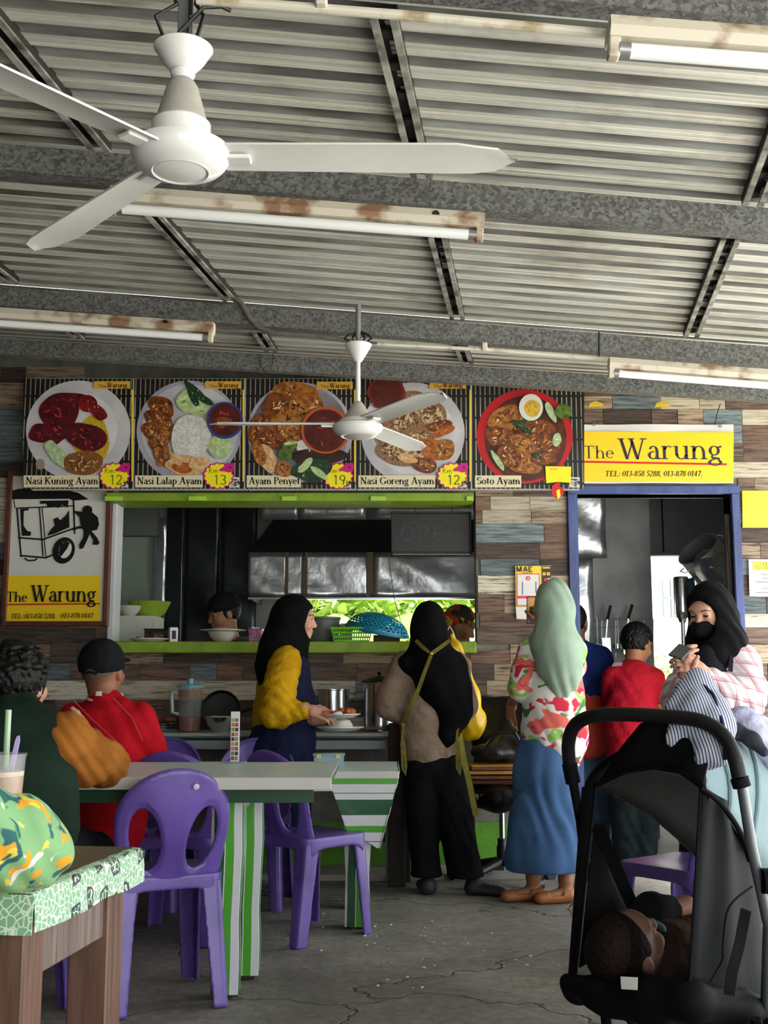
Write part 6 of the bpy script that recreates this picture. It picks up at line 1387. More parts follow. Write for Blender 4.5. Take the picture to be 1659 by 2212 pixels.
def hand_sdf(wr, d, up, side=1, curl=.5, s=1, spread=.12, thumb=.6):
    """wrist point, hand direction, back-of-hand direction; side=+1 puts the thumb on the d x up side"""
    S = SDF(); wr, d, up = Vector(wr), Vector(d).normalized(), Vector(up); up = (up-d*up.dot(d)).normalized(); x = d.cross(up)*side
    P = lambda a, b, c: wr+d*(a*s)+x*(b*s)+up*(c*s)
    S.cone(P(-.03, 0, 0), P(.01, 0, 0), .025*s, .024*s, .02*s)
    S.cone(P(.02, .012, 0), P(.072, .024, .002), .018*s, .0135*s, .02*s).cone(P(.02, 0, 0), P(.078, .006, .003), .018*s, .0135*s, .02*s).cone(P(.02, -.01, 0), P(.075, -.013, .002), .018*s, .013*s, .02*s).cone(P(.018, -.018, 0), P(.066, -.03, 0), .016*s, .0115*s, .02*s)
    for b, a0, L, r in ((.026, .074, .072, .0095), (.007, .08, .08, .0098), (-.013, .077, .074, .0092), (-.031, .068, .058, .0082)):
        p = P(a0, b, .002); ang = 0; pts = [p]; dd = b*spread*18
        for k, fr in enumerate((.45, .3, .25)):
            ang += curl*(.7, 1.0, .7)[k]; v = (d*math.cos(ang)-up*math.sin(ang)+x*dd*.12).normalized(); p = p+v*(L*fr*s); pts.append(p)
        S.chain(pts, [r*s, r*.94*s, r*.88*s, r*.78*s], .004*s)
    t0 = P(.02, .022, -.004); v = (d*.75+x*.65-up*.25*thumb).normalized(); t1 = t0+v*.036*s; v2 = (d*.9+x*.25-up*.5*thumb).normalized(); t2 = t1+v2*.03*s; t3 = t2+(v2-up*.3*thumb).normalized()*.024*s
    S.chain([t0, t1, t2, t3], [.014*s, .0115*s, .0105*s, .0085*s], .008*s)
    return S
class Fig:
    def __init__(s, label, o, skin='tan', group=None):
        s.o = Vector(o); s.root = thing('person', label, 'person', s.o, 0, group); s.parts = []; s.skin = SK[skin]; s.paints = []
    def p(s, u, v, Y): return at(u, v, Y)-s.o
    def body(s, S, h=.01):
        S.p = [(t, a, b, *(((ra*.74 if ra > .058 else ra*.94), (rb*.74 if rb > .058 else rb*.94)) if t == 'c' else (ra, rb)), k, fl, op) for t, a, b, ra, rb, k, fl, op in S.p]
        s.parts.append(S.mesh(h)); return s
    def head(s, c, R, neck=None, sc=1, h=.0042, nr=.05):
        S = SDF(); head_sdf(S, c, R, sc, neck, nr); s.parts.append(S.mesh(h)); s.paints.append(face_paint(c, R, sc)); s.hc, s.hR, s.hs = Vector(c), R, sc; return s
    def hand(s, *a, **k): s.parts.append(hand_sdf(*a, **k).mesh(.0035)); return s
    def done(s):
        def paint(P):
            o = np.zeros(len(P), int)
            for f in s.paints: o = np.maximum(o, f(P))
            return o
        return np_obj('body', s.parts, [s.skin, LIP, EYE, BROW], s.root, paint=paint)
    def wear(s, name, S, m, h=.008, disp=None, cut=None, smooth=1, paint=None): return np_obj(name, [S.mesh(h, disp, cut)], m, s.root, smooth_it=smooth, paint=paint)
    def hq(s, x, y, z): return s.hc+s.hR @ Vector((x*s.hs, y*s.hs, z*s.hs))
    def cap_cut(s, fn):
        """cut in head space: keeps where fn(x, y, z) < 0"""
        Ri = np.array(s.hR.transposed()); c = s.hc
        def f(x, y, z):
            a, b, d = x-c.x, y-c.y, z-c.z
            return fn((Ri[0,0]*a+Ri[0,1]*b+Ri[0,2]*d)/s.hs, (Ri[1,0]*a+Ri[1,1]*b+Ri[1,2]*d)/s.hs, (Ri[2,0]*a+Ri[2,1]*b+Ri[2,2]*d)/s.hs)
        return f
    def hair(s, m=HAIR, line=lambda x, y, z: np.maximum(y-.045-.35*(z-.03), -.035-z+.3*y), r=.011, rough=.004):
        S = SDF(); S.ell(s.hq(0, -.014, .026), tuple((v+r)*s.hs for v in (.077, .096, .094)), s.hR)
        return s.wear('hair', S, m, .005, lambda x, y, z: rough*np.sin(x*210+np.sin(z*120)*2)*np.sin(y*190+z*60), s.cap_cut(line))
def folds(amp, fx=30, fy=30, fz=12, ph=0):
    def f(x, y, z):
        g = lambda q: (.5+.5*np.sin(q))**1.3-.46
        w = 1.1*np.sin(z*11+x*7+ph)+.8*np.sin(x*19-y*13+ph*3)
        return amp*(1.7*g(2.9*(x*fx+y*fy*.6+z*fz)+w*2+ph)*(.55+.45*np.sin(z*9+x*6+ph*5))+.9*g(2.1*(-x*fx*.6+y*fy*.4+z*fz*1.6)+w*1.5+ph*2))
    return f
def legs_sdf(S, J, r=(.085, .065, .045), k=.03):
    for hip, kn, an in J: S.chain([hip, kn, an], list(r), k)
    return S
def foot(S, an, toe, r=.036): S.cone(an, Vector(an)+Vector((0, 0, -.05)), r, r, .02).cone(Vector(an)+Vector((0, 0, -.045)), toe, r*.95, r*.72, .02); return S
FLAT = (0, 1, 0)
# ---------------------------------------------------------------- girl with plates: black hijab, yellow sleeves, navy apron
Yg = 6.28
f = Fig('woman in black hijab, mustard sleeves and navy apron carrying plates', (X(612, Yg), Yg, 0), 'rosy'); p = f.p
hc = p(640, 1337, Yg); neck = p(622, 1404, Yg)
S = SDF(); S.chain([p(612, 1640, Yg), p(612, 1530, Yg), p(614, 1450, Yg)], [.13, .11, .12], .04).cone(p(616, 1430, Yg-.13), p(616, 1430, Yg+.13), .05, .05, .04).cone(p(614, 1450, Yg), neck, .09, .05, .04)
aR = [p(614, 1428, Yg-.15), p(600, 1530, Yg-.2), p(668, 1533, Yg-.26)]; aL = [p(616, 1428, Yg+.15), p(608, 1530, Yg+.17), p(672, 1556, Yg-.08)]
for a in (aR, aL): S.chain(a, [.045, .037, .025], .02)
for dy in (-.09, .09): S.chain([p(608, 1640, Yg+dy), p(612, 1770, Yg+dy), p(606, 1895, Yg+dy)], [.08, .055, .04], .03); foot(S, p(606, 1885, Yg+dy), p(645, 1912, Yg+dy))
f.body(S); f.head(hc, yawm(-88, -4), neck, .98)
f.hand(p(668, 1533, Yg-.26), (1, .1, -.28), (.1, -.7, .7), -1, .35); f.hand(p(672, 1556, Yg-.08), (1, -.1, .05), (0, .3, -1), 1, .3); f.done()
MUST = cloth('mustard', '#c79a14', '#a97d0c'); NAVYC = cloth('navy', '#1c2340', '#141930'); BLKH = cloth('black_jersey', '#09090b', '#050506', bump=.2)
S = SDF(); S.chain([p(622, 1420, Yg-.14), p(606, 1475, Yg-.19), p(598, 1535, Yg-.2), p(652, 1537, Yg-.245)], [.06, .078, .086, .046], .05); S.chain([p(616, 1425, Yg+.14), p(608, 1530, Yg+.16), p(650, 1555, Yg+.03)], [.06, .07, .045], .03); S.cone(p(614, 1440, Yg-.12), p(614, 1440, Yg+.12), .085, .085, .05); S.chain([p(604, 1460, Yg), p(596, 1545, Yg), p(592, 1575, Yg)], [.12, .115, .11], .05); S.cone(p(650, 1537, Yg-.245), p(659, 1535, Yg-.25), .044, .042, .008)
f.wear('blouse', S, MUST, .0075, folds(.0045, 34, 26, 28))
S = SDF(); S.chain([p(630, 1445, Yg), p(632, 1520, Yg), p(622, 1600, Yg)], [.1, .118, .15], .05, ((0, 1, 0), 1.15)); S.chain([p(606, 1560, Yg), p(600, 1640, Yg), p(604, 1760, Yg)], [.135, .165, .17], .06); S.cone(p(640, 1422, Yg-.06), p(636, 1500, Yg-.06), .03, .08, .03)
f.wear('apron', S, NAVYC, .009, folds(.004, 26, 22, 8, 1))
S = SDF(); S.ell(f.hq(0, -.012, .012), (.09, .11, .118), f.hR, .03); S.chain([f.hq(0, -.04, 0), p(606, 1400, Yg), p(590, 1445, Yg-.02), p(580, 1480, Yg-.02)], [.1, .105, .085, .04], .06, ((0, 1, 0), 1.2)); S.chain([f.hq(0, .0, -.09), p(624, 1400, Yg), p(634, 1420, Yg)], [.075, .1, .07], .05); S.cone(p(585, 1450, Yg-.06), p(564, 1505, Yg-.04), .05, .012, .04)
S.ell(f.hq(0, .118, -.018), (.1, .088, .088), f.hR, .012, 's')
f.wear('hijab', S, BLKH, .0065, folds(.0025, 28, 30, 16, 2))
# plates she carries
pl = plate('white plate of fried food held by the woman in mustard sleeves', at(735, 1551, Yg-.26), .105); foodlump(pl, 'fried_piece', (.02, 0, .022), (.07, .05, .03), mat('orange_fry', '#b5622a', .5, var=.4, scale=30, bump=.4), 31); foodlump(pl, 'orange_slice', (-.06, 0, .025), (.035, .03, .016), mat('carrot', '#d2602a', .5), 32); foodlump(pl, 'white_slice', (-.01, -.05, .018), (.03, .02, .016), mat('egg_slice', '#dcdad2', .5), 33)
pl = plate('white plate with a dome of rice, lower of the two carried plates', at(735, 1579, Yg-.14), .125); MB().lathe([(.068, .006), (.066, .03), (.05, .055), (.02, .067), (0, .068)], 30).build('rice_dome', mat('rice_white', '#dedcd6', .8, var=.1, scale=120, bump=.6, bscale=150), pl)
# ---------------------------------------------------------------- woman with the crossed apron straps
Yh = 6.2
f = Fig('woman in black hijab and beige blouse with olive apron straps, seen from behind', (X(930, Yh), Yh, 0), 'tan'); p = f.p
hc = p(927, 1350, Yh); neck = p(926, 1408, Yh)
S = SDF(); S.chain([p(932, 1650, Yh), p(926, 1550, Yh), p(926, 1460, Yh)], [.13, .11, .12], .04).cone(p(878, 1432, Yh), p(985, 1432, Yh), .05, .05, .04).cone(p(926, 1440, Yh), neck, .07, .05, .04)
aL = [p(872, 1436, Yh), p(842, 1525, Yh+.02), p(875, 1545, Yh+.24)]; aR = [p(985, 1436, Yh), p(1002, 1525, Yh+.02), p(980, 1535, Yh+.24)]
for a in (aL, aR): S.chain(a, [.045, .037, .025], .02)
ankL, ankR = p(925, 1884, Yh), p(1022, 1886, Yh-.02)
legs = [(p(906, 1660, Yh), p(908, 1770, Yh), ankL), (p(962, 1660, Yh), p(988, 1770, Yh), ankR)]
legs_sdf(S, legs, (.08, .055, .04)); f.body(S); f.head(hc, yawm(-4), neck, .94, .006); f.hand(p(875, 1545, Yh+.24), (.3, 1, 0), (0, 0, 1), 1, .3); f.hand(p(980, 1535, Yh+.24), (-.3, 1, 0), (0, 0, 1), -1, .3); f.done()
BEIGE = cloth('beige', '#8d7a6a', '#776556'); TROU = cloth('black_trouser', '#0e0f13', '#08090b'); OLIVE = cloth('olive', '#6f6a30', '#57531f')
S = SDF(); S.chain([p(926, 1440, Yh), p(922, 1540, Yh), p(928, 1615, Yh), p(930, 1632, Yh)], [.115, .135, .135, .125], .05, ((0, 1, 0), .82)); S.cone(p(878, 1440, Yh), p(985, 1440, Yh), .065, .065, .05); S.chain([aL[0], p(846, 1500, Yh), aL[1], p(862, 1545, Yh+.14)], [.065, .072, .07, .05], .04); S.chain([aR[0], aR[1], p(990, 1535, Yh+.14)], [.065, .068, .05], .04)
f.wear('blouse', S, BEIGE, .008, folds(.004, 22, 20, 14, 3))
S = SDF(); S.ell(p(934, 1655, Yh), (.155, .12, .1), k=.05)
S.chain([p(912, 1665, Yh), p(911, 1770, Yh), p(922, 1900, Yh), p(924, 1925, Yh)], [.1, .082, .076, .076], .03); S.chain([p(962, 1665, Yh), p(985, 1770, Yh-.01), p(1006, 1900, Yh-.02), p(1008, 1925, Yh-.02)], [.1, .09, .088, .088], .03)
zt_ = p(924, 1893, Yh).z
f.wear('trousers', S, TROU, .008, folds(.004, 26, 26, 11, 1), lambda x, y, z: zt_-z+0*x+0*y)
SHOE = mat('dark_rubber_shoe', '#23252a', .6, var=.15)
for an, toe in ((p(924, 1896, Yh-.02), p(912, 1900, Yh+.14)), (p(1022, 1896, Yh-.04), p(1080, 1899, Yh-.1))):
    S = SDF(); a = Vector((an[0], an[1], .035)); t_ = Vector((toe[0], toe[1], .025)); S.cone(a, t_, .04, .034, .02, ((0, 0, 1), .8)).cone(a+Vector((0, 0, .02)), a, .04, .042, .02); f.wear('shoe', S, SHOE, .006, None, lambda x, y, z: .004-z+0*x+0*y)
S = SDF(); S.ell(f.hq(0, -.008, .01), (.091, .108, .12), f.hR, .03); S.chain([f.hq(0, -.03, -.06), p(928, 1420, Yh-.03), p(945, 1470, Yh-.07)], [.086, .1, .12], .06); S.chain([p(945, 1440, Yh-.06), p(965, 1490, Yh-.06), p(980, 1540, Yh-.07), p(966, 1590, Yh-.09), p(962, 1608, Yh-.09)], [.12, .12, .085, .04, .015], .05, ((.1, 1, 0), .9)); S.cone(p(880, 1432, Yh-.05), p(985, 1440, Yh-.03), .05, .06, .05)
f.wear('hijab', S, BLKH, .0075, folds(.004, 22, 20, 8, 2))
def ribbon(f, name, pts, w, m, n=(0, -1, 0)):
    rows = []; P_ = [Vector(q) for q in pts]
    for i, q in enumerate(P_):
        d = (P_[min(i+1, len(P_)-1)]-P_[max(i-1, 0)]).normalized(); s = d.cross(Vector(n)).normalized()*w/2; rows.append([q-s, q+s])
    return MB().sheet(rows, .003).build(name, m, f.root if hasattr(f, 'root') else f, smooth=True)
yb_s = Yh-.175
ribbon(f, 'apron_strap', [p(898, 1383, Yh-.1), p(912, 1397, Yh-.15), p(932, 1413, yb_s), p(918, 1450, yb_s-.02), p(900, 1500, yb_s-.02), p(880, 1545, yb_s+.02), p(868, 1566, Yh-.08)], .02, OLIVE); ribbon(f, 'apron_strap', [p(972, 1383, Yh-.1), p(955, 1396, Yh-.15), p(932, 1412, yb_s-.004)], .02, OLIVE)
MB().lathe([(0, .004), (.007, .003), (.008, 0)], 12, TR(*p(932, 1412, yb_s-.006), rx=PI/2)).build('strap_button', mat('brass', '#b59a5a', .3, metal=.8), f.root)
for u0 in (872, 990): ribbon(f, 'apron_tie', [p(u0, 1562, Yh-.13), p(u0-4, 1610, Yh-.14), p(u0-2, 1660, Yh-.14), p(u0+3, 1674, Yh-.14), p(u0+5, 1655, Yh-.14), p(u0, 1600, Yh-.14)], .014, OLIVE)
ribbon(f, 'apron_edge', [p(992, 1585, Yh-.1), p(1002, 1640, Yh-.1), p(1016, 1700, Yh-.08), p(1028, 1762, Yh-.06)], .03, cloth('olive_light', '#9a9448', '#857f3a')); 
S = SDF(); S.chain([p(934, 1640, Yh+.12), p(938, 1750, Yh+.14)], [.12, .14], .04, ((0, 1, 0), .3)); f.wear('apron_skirt', S, OLIVE, .01, folds(.004, 30, 20, 8))
# ---------------------------------------------------------------- woman in sage hijab, floral blouse, denim skirt
def floral(name, base, blobs, sc):
    m, t, b = newmat(name); N, L = t.nodes, t.links; tc = N.new('ShaderNodeTexCoord'); cur = None
    nz = N.new('ShaderNodeTexNoise'); nz.inputs['Scale'].default_value = 9; L.new(tc.outputs['Object'], nz.inputs['Vector'])
    mx = N.new('ShaderNodeMixRGB'); mx.inputs['Fac'].default_value = .12; L.new(tc.outputs['Object'], mx.inputs['Color1']); L.new(nz.outputs['Color'], mx.inputs['Color2'])
    for i, (c, thr, k) in enumerate(blobs):
        mp = N.new('ShaderNodeMapping'); mp.inputs['Location'].default_value = (i*3.7, i*1.9, i*5.3); mp.inputs['Rotation'].default_value = (.3*i, .5*i, .9*i); mp.inputs['Scale'].default_value = (1, 1, k[1] if isinstance(k, tuple) else 1); L.new(mx.outputs['Color'], mp.inputs['Vector'])
        n = N.new('ShaderNodeTexNoise'); n.inputs['Scale'].default_value = sc*(k[0] if isinstance(k, tuple) else k); n.inputs['Detail'].default_value = 1.5; L.new(mp.outputs[0], n.inputs['Vector'])
        r = N.new('ShaderNodeValToRGB'); r.color_ramp.elements[0].position = thr; r.color_ramp.elements[1].position = thr+.03; L.new(n.outputs['Fac'], r.inputs['Fac'])
        x = N.new('ShaderNodeMixRGB'); L.new(r.outputs['Color'], x.inputs['Fac'])
        if cur is None: x.inputs['Color1'].default_value = (*srgb(base), 1)
        else: L.new(cur, x.inputs['Color1'])
        x.inputs['Color2'].default_value = (*srgb(c), 1); cur = x.outputs['Color']
    L.new(cur, b.inputs['Base Color']); b.inputs['Roughness'].default_value = .8; return m
FLO = floral('white_floral_cloth', '#e0dcd8', [('#8fbf5a', .55, (1.0, 1.6)), ('#3c7a34', .6, (1.5, 1.6)), ('#e0685c', .57, (1.1, 1.0)), ('#c81f3c', .6, (1.4, 1.3)), ('#c2187c', .63, (1.5, 1.2))], 7)
Yf = 6.0
f = Fig('woman in sage green hijab, floral blouse and long denim skirt photographing the poster', (X(1185, Yf), Yf, 0), 'tan'); p = f.p
hc = p(1196, 1305, Yf); neck = p(1192, 1372, Yf)
S = SDF(); S.chain([p(1185, 1620, Yf), p(1190, 1520, Yf), p(1192, 1430, Yf)], [.13, .11, .12], .04).cone(p(1148, 1402, Yf), p(1240, 1402, Yf), .05, .05, .04).cone(p(1192, 1410, Yf), neck, .07, .05, .04)
aL = [p(1146, 1404, Yf), p(1124, 1490, Yf-.02), p(1106, 1520, Yf+.14)]; aR = [p(1242, 1404, Yf+.02), p(1240, 1440, Yf+.2), p(1172, 1345, Yf+.34)]
for a in (aL, aR): S.chain(a, [.045, .037, .025], .02)
an1, an2 = p(1152, 1893, Yf), p(1222, 1899, Yf-.05)
legs_sdf(S, [(p(1170, 1640, Yf), p(1162, 1770, Yf), an1), (p(1205, 1640, Yf), p(1215, 1770, Yf), an2)], (.08, .055, .038))
for a, t_ in ((an1, p(1100, 1918, Yf-.03)), (an2, p(1172, 1924, Yf-.08))): S.cone(a, (a.x, a.y, .05), .036, .034, .02).cone((a.x, a.y, .045), (t_.x, t_.y, .03), .034, .026, .02)
f.body(S, .009); f.head(hc, yawm(6), neck, .95, .006); f.hand(aL[2], (-.15, .3, -1), (-1, 0, 0), -1, .5); f.hand(aR[2], (-.3, .3, 1), (.2, -1, 0), -1, .7); f.done()
SAGE = cloth('sage', '#9db3a0', '#8ba18f', bump=.12); DEN = cloth('denim', '#4d6c96', '#38557d', scale=5, bump=.35, bscale=140, lo=.3, hi=.7)
S = SDF(); S.chain([p(1190, 1410, Yf), p(1190, 1500, Yf), p(1195, 1580, Yf), p(1206, 1618, Yf)], [.115, .135, .15, .13], .05, ((0, 1, 0), .85)); S.cone(p(1150, 1410, Yf), p(1238, 1410, Yf), .062, .062, .05); S.chain([aL[0], p(1134, 1450, Yf), p(1122, 1488, Yf-.01)], [.06, .066, .062], .03); S.chain([aR[0], aR[1], p(1222, 1420, Yf+.3)], [.06, .06, .05], .03); S.cone(p(1240, 1450, Yf), p(1250, 1600, Yf), .04, .045, .04)
f.wear('blouse', S, FLO, .008, folds(.003, 24, 20, 12, 4))
S = SDF(); S.chain([p(1182, 1570, Yf), p(1180, 1660, Yf), p(1178, 1780, Yf), p(1174, 1852, Yf)], [.125, .145, .17, .2], .06, ((0, 1, 0), .85)); zh = p(1174, 1880, Yf).z
f.wear('skirt', S, DEN, .0085, folds(.006, 22, 18, 3, 2), lambda x, y, z: np.maximum(zh-z+0*x+0*y, z-p(1182, 1560, Yf).z+.25*(x+.05)))
TANS = mat('tan_leather', '#a9683a', .45, var=.2)
for a, t_ in ((an1, p(1096, 1918, Yf-.03)), (an2, p(1168, 1925, Yf-.08))):
    S = SDF(); S.cone((a.x+.012, a.y, .04), (t_.x, t_.y, .028), .046, .037, .02, ((0, 0, 1), .8)); f.wear('shoe', S, TANS, .006, None, lambda x, y, z, a=a, t_=t_: np.maximum(.003-z+0*x+0*y, np.where((x > t_.x+.04) & (x < a.x-.02), z-.042, -1)))
S = SDF(); S.ell(f.hq(0, -.005, .012), (.098, .112, .124), f.hR, .03); S.chain([f.hq(0, -.03, -.05), p(1200, 1390, Yf-.06), p(1208, 1430, Yf-.1)], [.092, .108, .11], .06); S.chain([p(1205, 1420, Yf-.09), p(1216, 1465, Yf-.11), p(1214, 1500, Yf-.12)], [.1, .065, .015], .05, ((0, 1, 0), .6)); S.cone(p(1165, 1395, Yf-.02), p(1240, 1395, Yf-.02), .05, .05, .05)
f.wear('hijab', S, SAGE, .0065, folds(.0045, 24, 16, 7, 1), smooth=2)
ph = thing('phone', 'phone held up beside the sage green hijab', 'phone', at(1149, 1318, Yf+.38)); ph.rotation_euler = (.1, 0, .1)
MB().box(-.03, .03, -.004, .004, -.075, .075).build('phone_case', BLACK, ph, bevel=.004); MB().box(-.027, .027, -.0052, -.004, -.07, .07).build('screen', mat('phone_screen', '#7f8fb0', .1, var=.4, scale=25, col2='#d8a040'), ph); MB().box(-.018, .018, -.0058, -.0052, .02, .05).build('screen_picture', mat('screen_amber', '#d8a040', .2), ph)
# ---------------------------------------------------------------- seated man, red shirt, black cap
Yr = 5.06
f = Fig('man in red shirt and black cap seated with his back to us', (X(225, Yr), Yr, 0), 'brown'); p = f.p
hc = p(222, 1448, Yr+.02); neck = p(225, 1512, Yr)
S = SDF(); S.chain([p(235, 1770, Yr), p(238, 1660, Yr-.01), p(235, 1570, Yr)], [.15, .14, .14], .05).cone(p(160, 1552, Yr), p(300, 1552, Yr), .06, .06, .04).cone(p(232, 1550, Yr), neck, .08, .06, .04)
aR = [p(302, 1556, Yr), p(333, 1640, Yr+.05), p(300, 1652, Yr+.3)]; aL = [p(160, 1556, Yr), p(130, 1645, Yr+.05), p(170, 1655, Yr+.3)]
for a in (aR, aL): S.chain(a, [.055, .045, .03], .02)
for u in (195, 268): S.chain([p(u, 1770, Yr), p(u, 1760, Yr+.42), (p(u, 1700, Yr+.44).x, Yr+.44-f.o.y, .08)], [.085, .065, .045], .03); S.cone((p(u, 1700, Yr+.44).x, Yr+.44-f.o.y, .05), (p(u, 1700, Yr+.44).x, Yr+.6-f.o.y, .04), .04, .032, .02)
f.body(S); f.head(hc, yawm(-12, 6), neck, 1.06, .005, .058); f.hand(aR[2], (-.3, 1, 0), (0, 0, 1), -1, .4); f.hand(aL[2], (.3, 1, 0), (0, 0, 1), 1, .4); f.done()
REDC = cloth('red', '#b4101f', '#980c19', bump=.15)
S = SDF(); S.chain([p(232, 1775, Yr), p(236, 1680, Yr-.01), p(234, 1590, Yr)], [.17, .165, .155], .05, ((0, 1, 0), .85)); S.cone(p(165, 1562, Yr), p(297, 1562, Yr), .076, .076, .06); S.chain([aR[0], p(324, 1615, Yr+.03), p(331, 1633, Yr+.05)], [.072, .062, .058], .03); S.chain([aL[0], p(140, 1615, Yr+.03), p(133, 1636, Yr+.05)], [.072, .064, .06], .03); S.cone(p(230, 1530, Yr), p(226, 1512, Yr), .1, .066, .04)
f.wear('shirt', S, REDC, .008, folds(.0035, 16, 16, 9, 1))
R_ = Vector((hc.x, hc.y, hc.z)); c = p(226, 1512, Yr)
MB().tube([(c.x+.073*math.cos(t*PI/12), c.y+.069*math.sin(t*PI/12), c.z+.014+.018*math.sin(t*PI/12)) for t in range(24)], .007, 8, closed=True).build('collar_edge', cloth('white_trim', '#d8d4cc'), f.root)
b = MB(); b.sheet([[p(205, 1503, Yr-.135), p(221, 1503, Yr-.135)], [p(208, 1499, Yr-.135), p(219, 1499, Yr-.135)], [p(206, 1494, Yr-.13), p(221, 1493, Yr-.13)]], .001); b.build('back_emblem', cloth('white_trim', '#d8d4cc'), f.root)
for q in ([(158, 1512, -.13), (200, 1555, -.165), (250, 1600, -.18), (280, 1633, -.165)], [(245, 1508, -.13), (285, 1550, -.14), (308, 1600, -.12)]): MB().tube([p(u, v, Yr+d) for u, v, d in q], .0016, 5).build('seam_line', cloth('pale_red_seam', '#d8545c'), f.root)
S = SDF(); S.ell(f.hq(0, -.012, .035), (.093*1.04, .112*1.04, .1*1.04), f.hR, .02); CAPM = cloth('cap_black', '#17181b', '#101114')
f.wear('cap', S, CAPM, .005, None, f.cap_cut(lambda x, y, z: np.maximum(-.002-z-.12*(y+.1)*0-.02*(y < -.2), -((x/.03)**2+((z+.012)/.03)**2-1)*.02-np.where(y < -.02, 0, 1))))
S = SDF(); S.ell(f.hq(0, .12, .03), (.07, .07, .012), f.hR, .01); f.wear('cap_brim', S, CAPM, .005)
MB().tube([f.hq(.032*math.sin(t), -.118-.0*t, .0+.004*math.cos(t*2)) for t in (-1.2, -.6, 0, .6, 1.2)], .006, 6).build('cap_strap', CAPM, f.root)
GH = mat('grey_stubble', '#5a5048', .8, var=.4, scale=90)
f.hair(GH, lambda x, y, z: np.maximum(np.maximum(y-.01, -.075-z-.2*y), z-.02), -.001, .001)
# ---------------------------------------------------------------- seated man, green varsity jacket
Ym = 3.78
f = Fig('man in dark green jacket with brown sleeves seated at the near table', (X(45, Ym), Ym, 0), 'light'); p = f.p
hc = p(38, 1478, Ym+.1); neck = p(28, 1550, Ym+.04)
S = SDF(); S.chain([p(55, 1830, Ym), p(45, 1720, Ym), p(35, 1620, Ym+.02)], [.15, .14, .14], .05).cone(p(-75, 1590, Ym), p(125, 1590, Ym), .06, .06, .04).cone(p(30, 1590, Ym), neck, .08, .06, .04)
aR = [p(128, 1598, Ym), p(226, 1655, Ym+.32), p(186, 1592, Ym+.5)]; aL = [p(-78, 1595, Ym+.02), p(-130, 1670, Ym+.3), p(-20, 1640, Ym+.5)]
for a in (aR, aL): S.chain(a, [.055, .045, .03], .02)
for u, k in ((0, 1), (90, 0)): kx = p(u+(110 if k == 0 else -20), 1790, Ym+.42); S.chain([p(u, 1835, Ym), Vector((kx.x, kx.y, .47)), Vector((kx.x, kx.y+.02, .08))], [.085, .065, .045], .03)
f.body(S); f.head(hc, yawm(-14, 6), neck, 1.04, .005, .056); f.hand(aR[2], (-.5, .5, .6), (.5, .3, 0), -1, .9); f.hand(aL[2], (.8, .5, 0), (0, 0, 1), 1, .4); f.done()
JG = cloth('bottle_green', '#1d3026', '#15241c', bump=.3, bscale=80); JB = cloth('caramel_wool', '#a5682a', '#8a531c', bump=.3, bscale=90)
S = SDF(); S.chain([p(52, 1800, Ym), p(45, 1720, Ym), p(35, 1620, Ym)], [.165, .168, .165], .05, ((0, 1, 0), .85)); S.cone(p(-70, 1602, Ym), p(118, 1602, Ym), .085, .085, .06); S.cone(p(30, 1560, Ym+.03), p(30, 1528, Ym+.05), .1, .075, .04); S.cone(p(60, 1800, Ym), p(60, 1815, Ym), .15, .13, .03)
f.wear('jacket', S, JG, .0085, folds(.003, 14, 14, 8, 2))
S = SDF(); S.chain([p(138, 1600, Ym+.0), p(182, 1640, Ym+.14), p(226, 1650, Ym+.315), p(200, 1602, Ym+.46)], [.094, .084, .075, .045], .04)
f.wear('sleeve', S, JB, .007, folds(.0036, 34, 30, 26, 1)); S = SDF(); S.chain([aL[0], aL[1], p(-40, 1645, Ym+.48)], [.08, .075, .05], .04); f.wear('sleeve', S, JB, .009, folds(.004, 40, 34, 30, 1))
MB().tube([p(198+5*math.cos(t), 1592+6*math.sin(t), Ym+.48+.02*math.cos(t)) for t in [i*PI/6 for i in range(12)]], .009, 8, closed=True).build('watch', mat('watch_dark', '#2a1d20', .3, var=.4, scale=60), f.root)
S = SDF()
for u, k in ((0, 1), (90, 0)): kx = p(u+(110 if k == 0 else -20), 1790, Ym+.42); S.chain([p(u, 1835, Ym), Vector((kx.x, kx.y, .475)), Vector((kx.x, kx.y+.02, .07))], [.105, .082, .065], .03)
f.wear('trousers', S, TROU, .009, folds(.004, 30, 30, 14))
f.hair(HAIR, lambda x, y, z: np.maximum(y-.06-.3*(z-.03), -.075-z+.25*y), .016, .006)
S = SDF(); rnd = random.Random(2)
for i in range(60):
    a, e = rnd.uniform(0, 6.28), rnd.uniform(.1, 1.4); d = Vector((math.cos(a)*math.cos(e)*.09, math.sin(a)*math.cos(e)*.11-.014, math.sin(e)*.108+.026)); S.ell(f.hq(*d), (.018, .018, .014), f.hR, .006)
f.wear('hair_curls', S, HAIR, .0055)
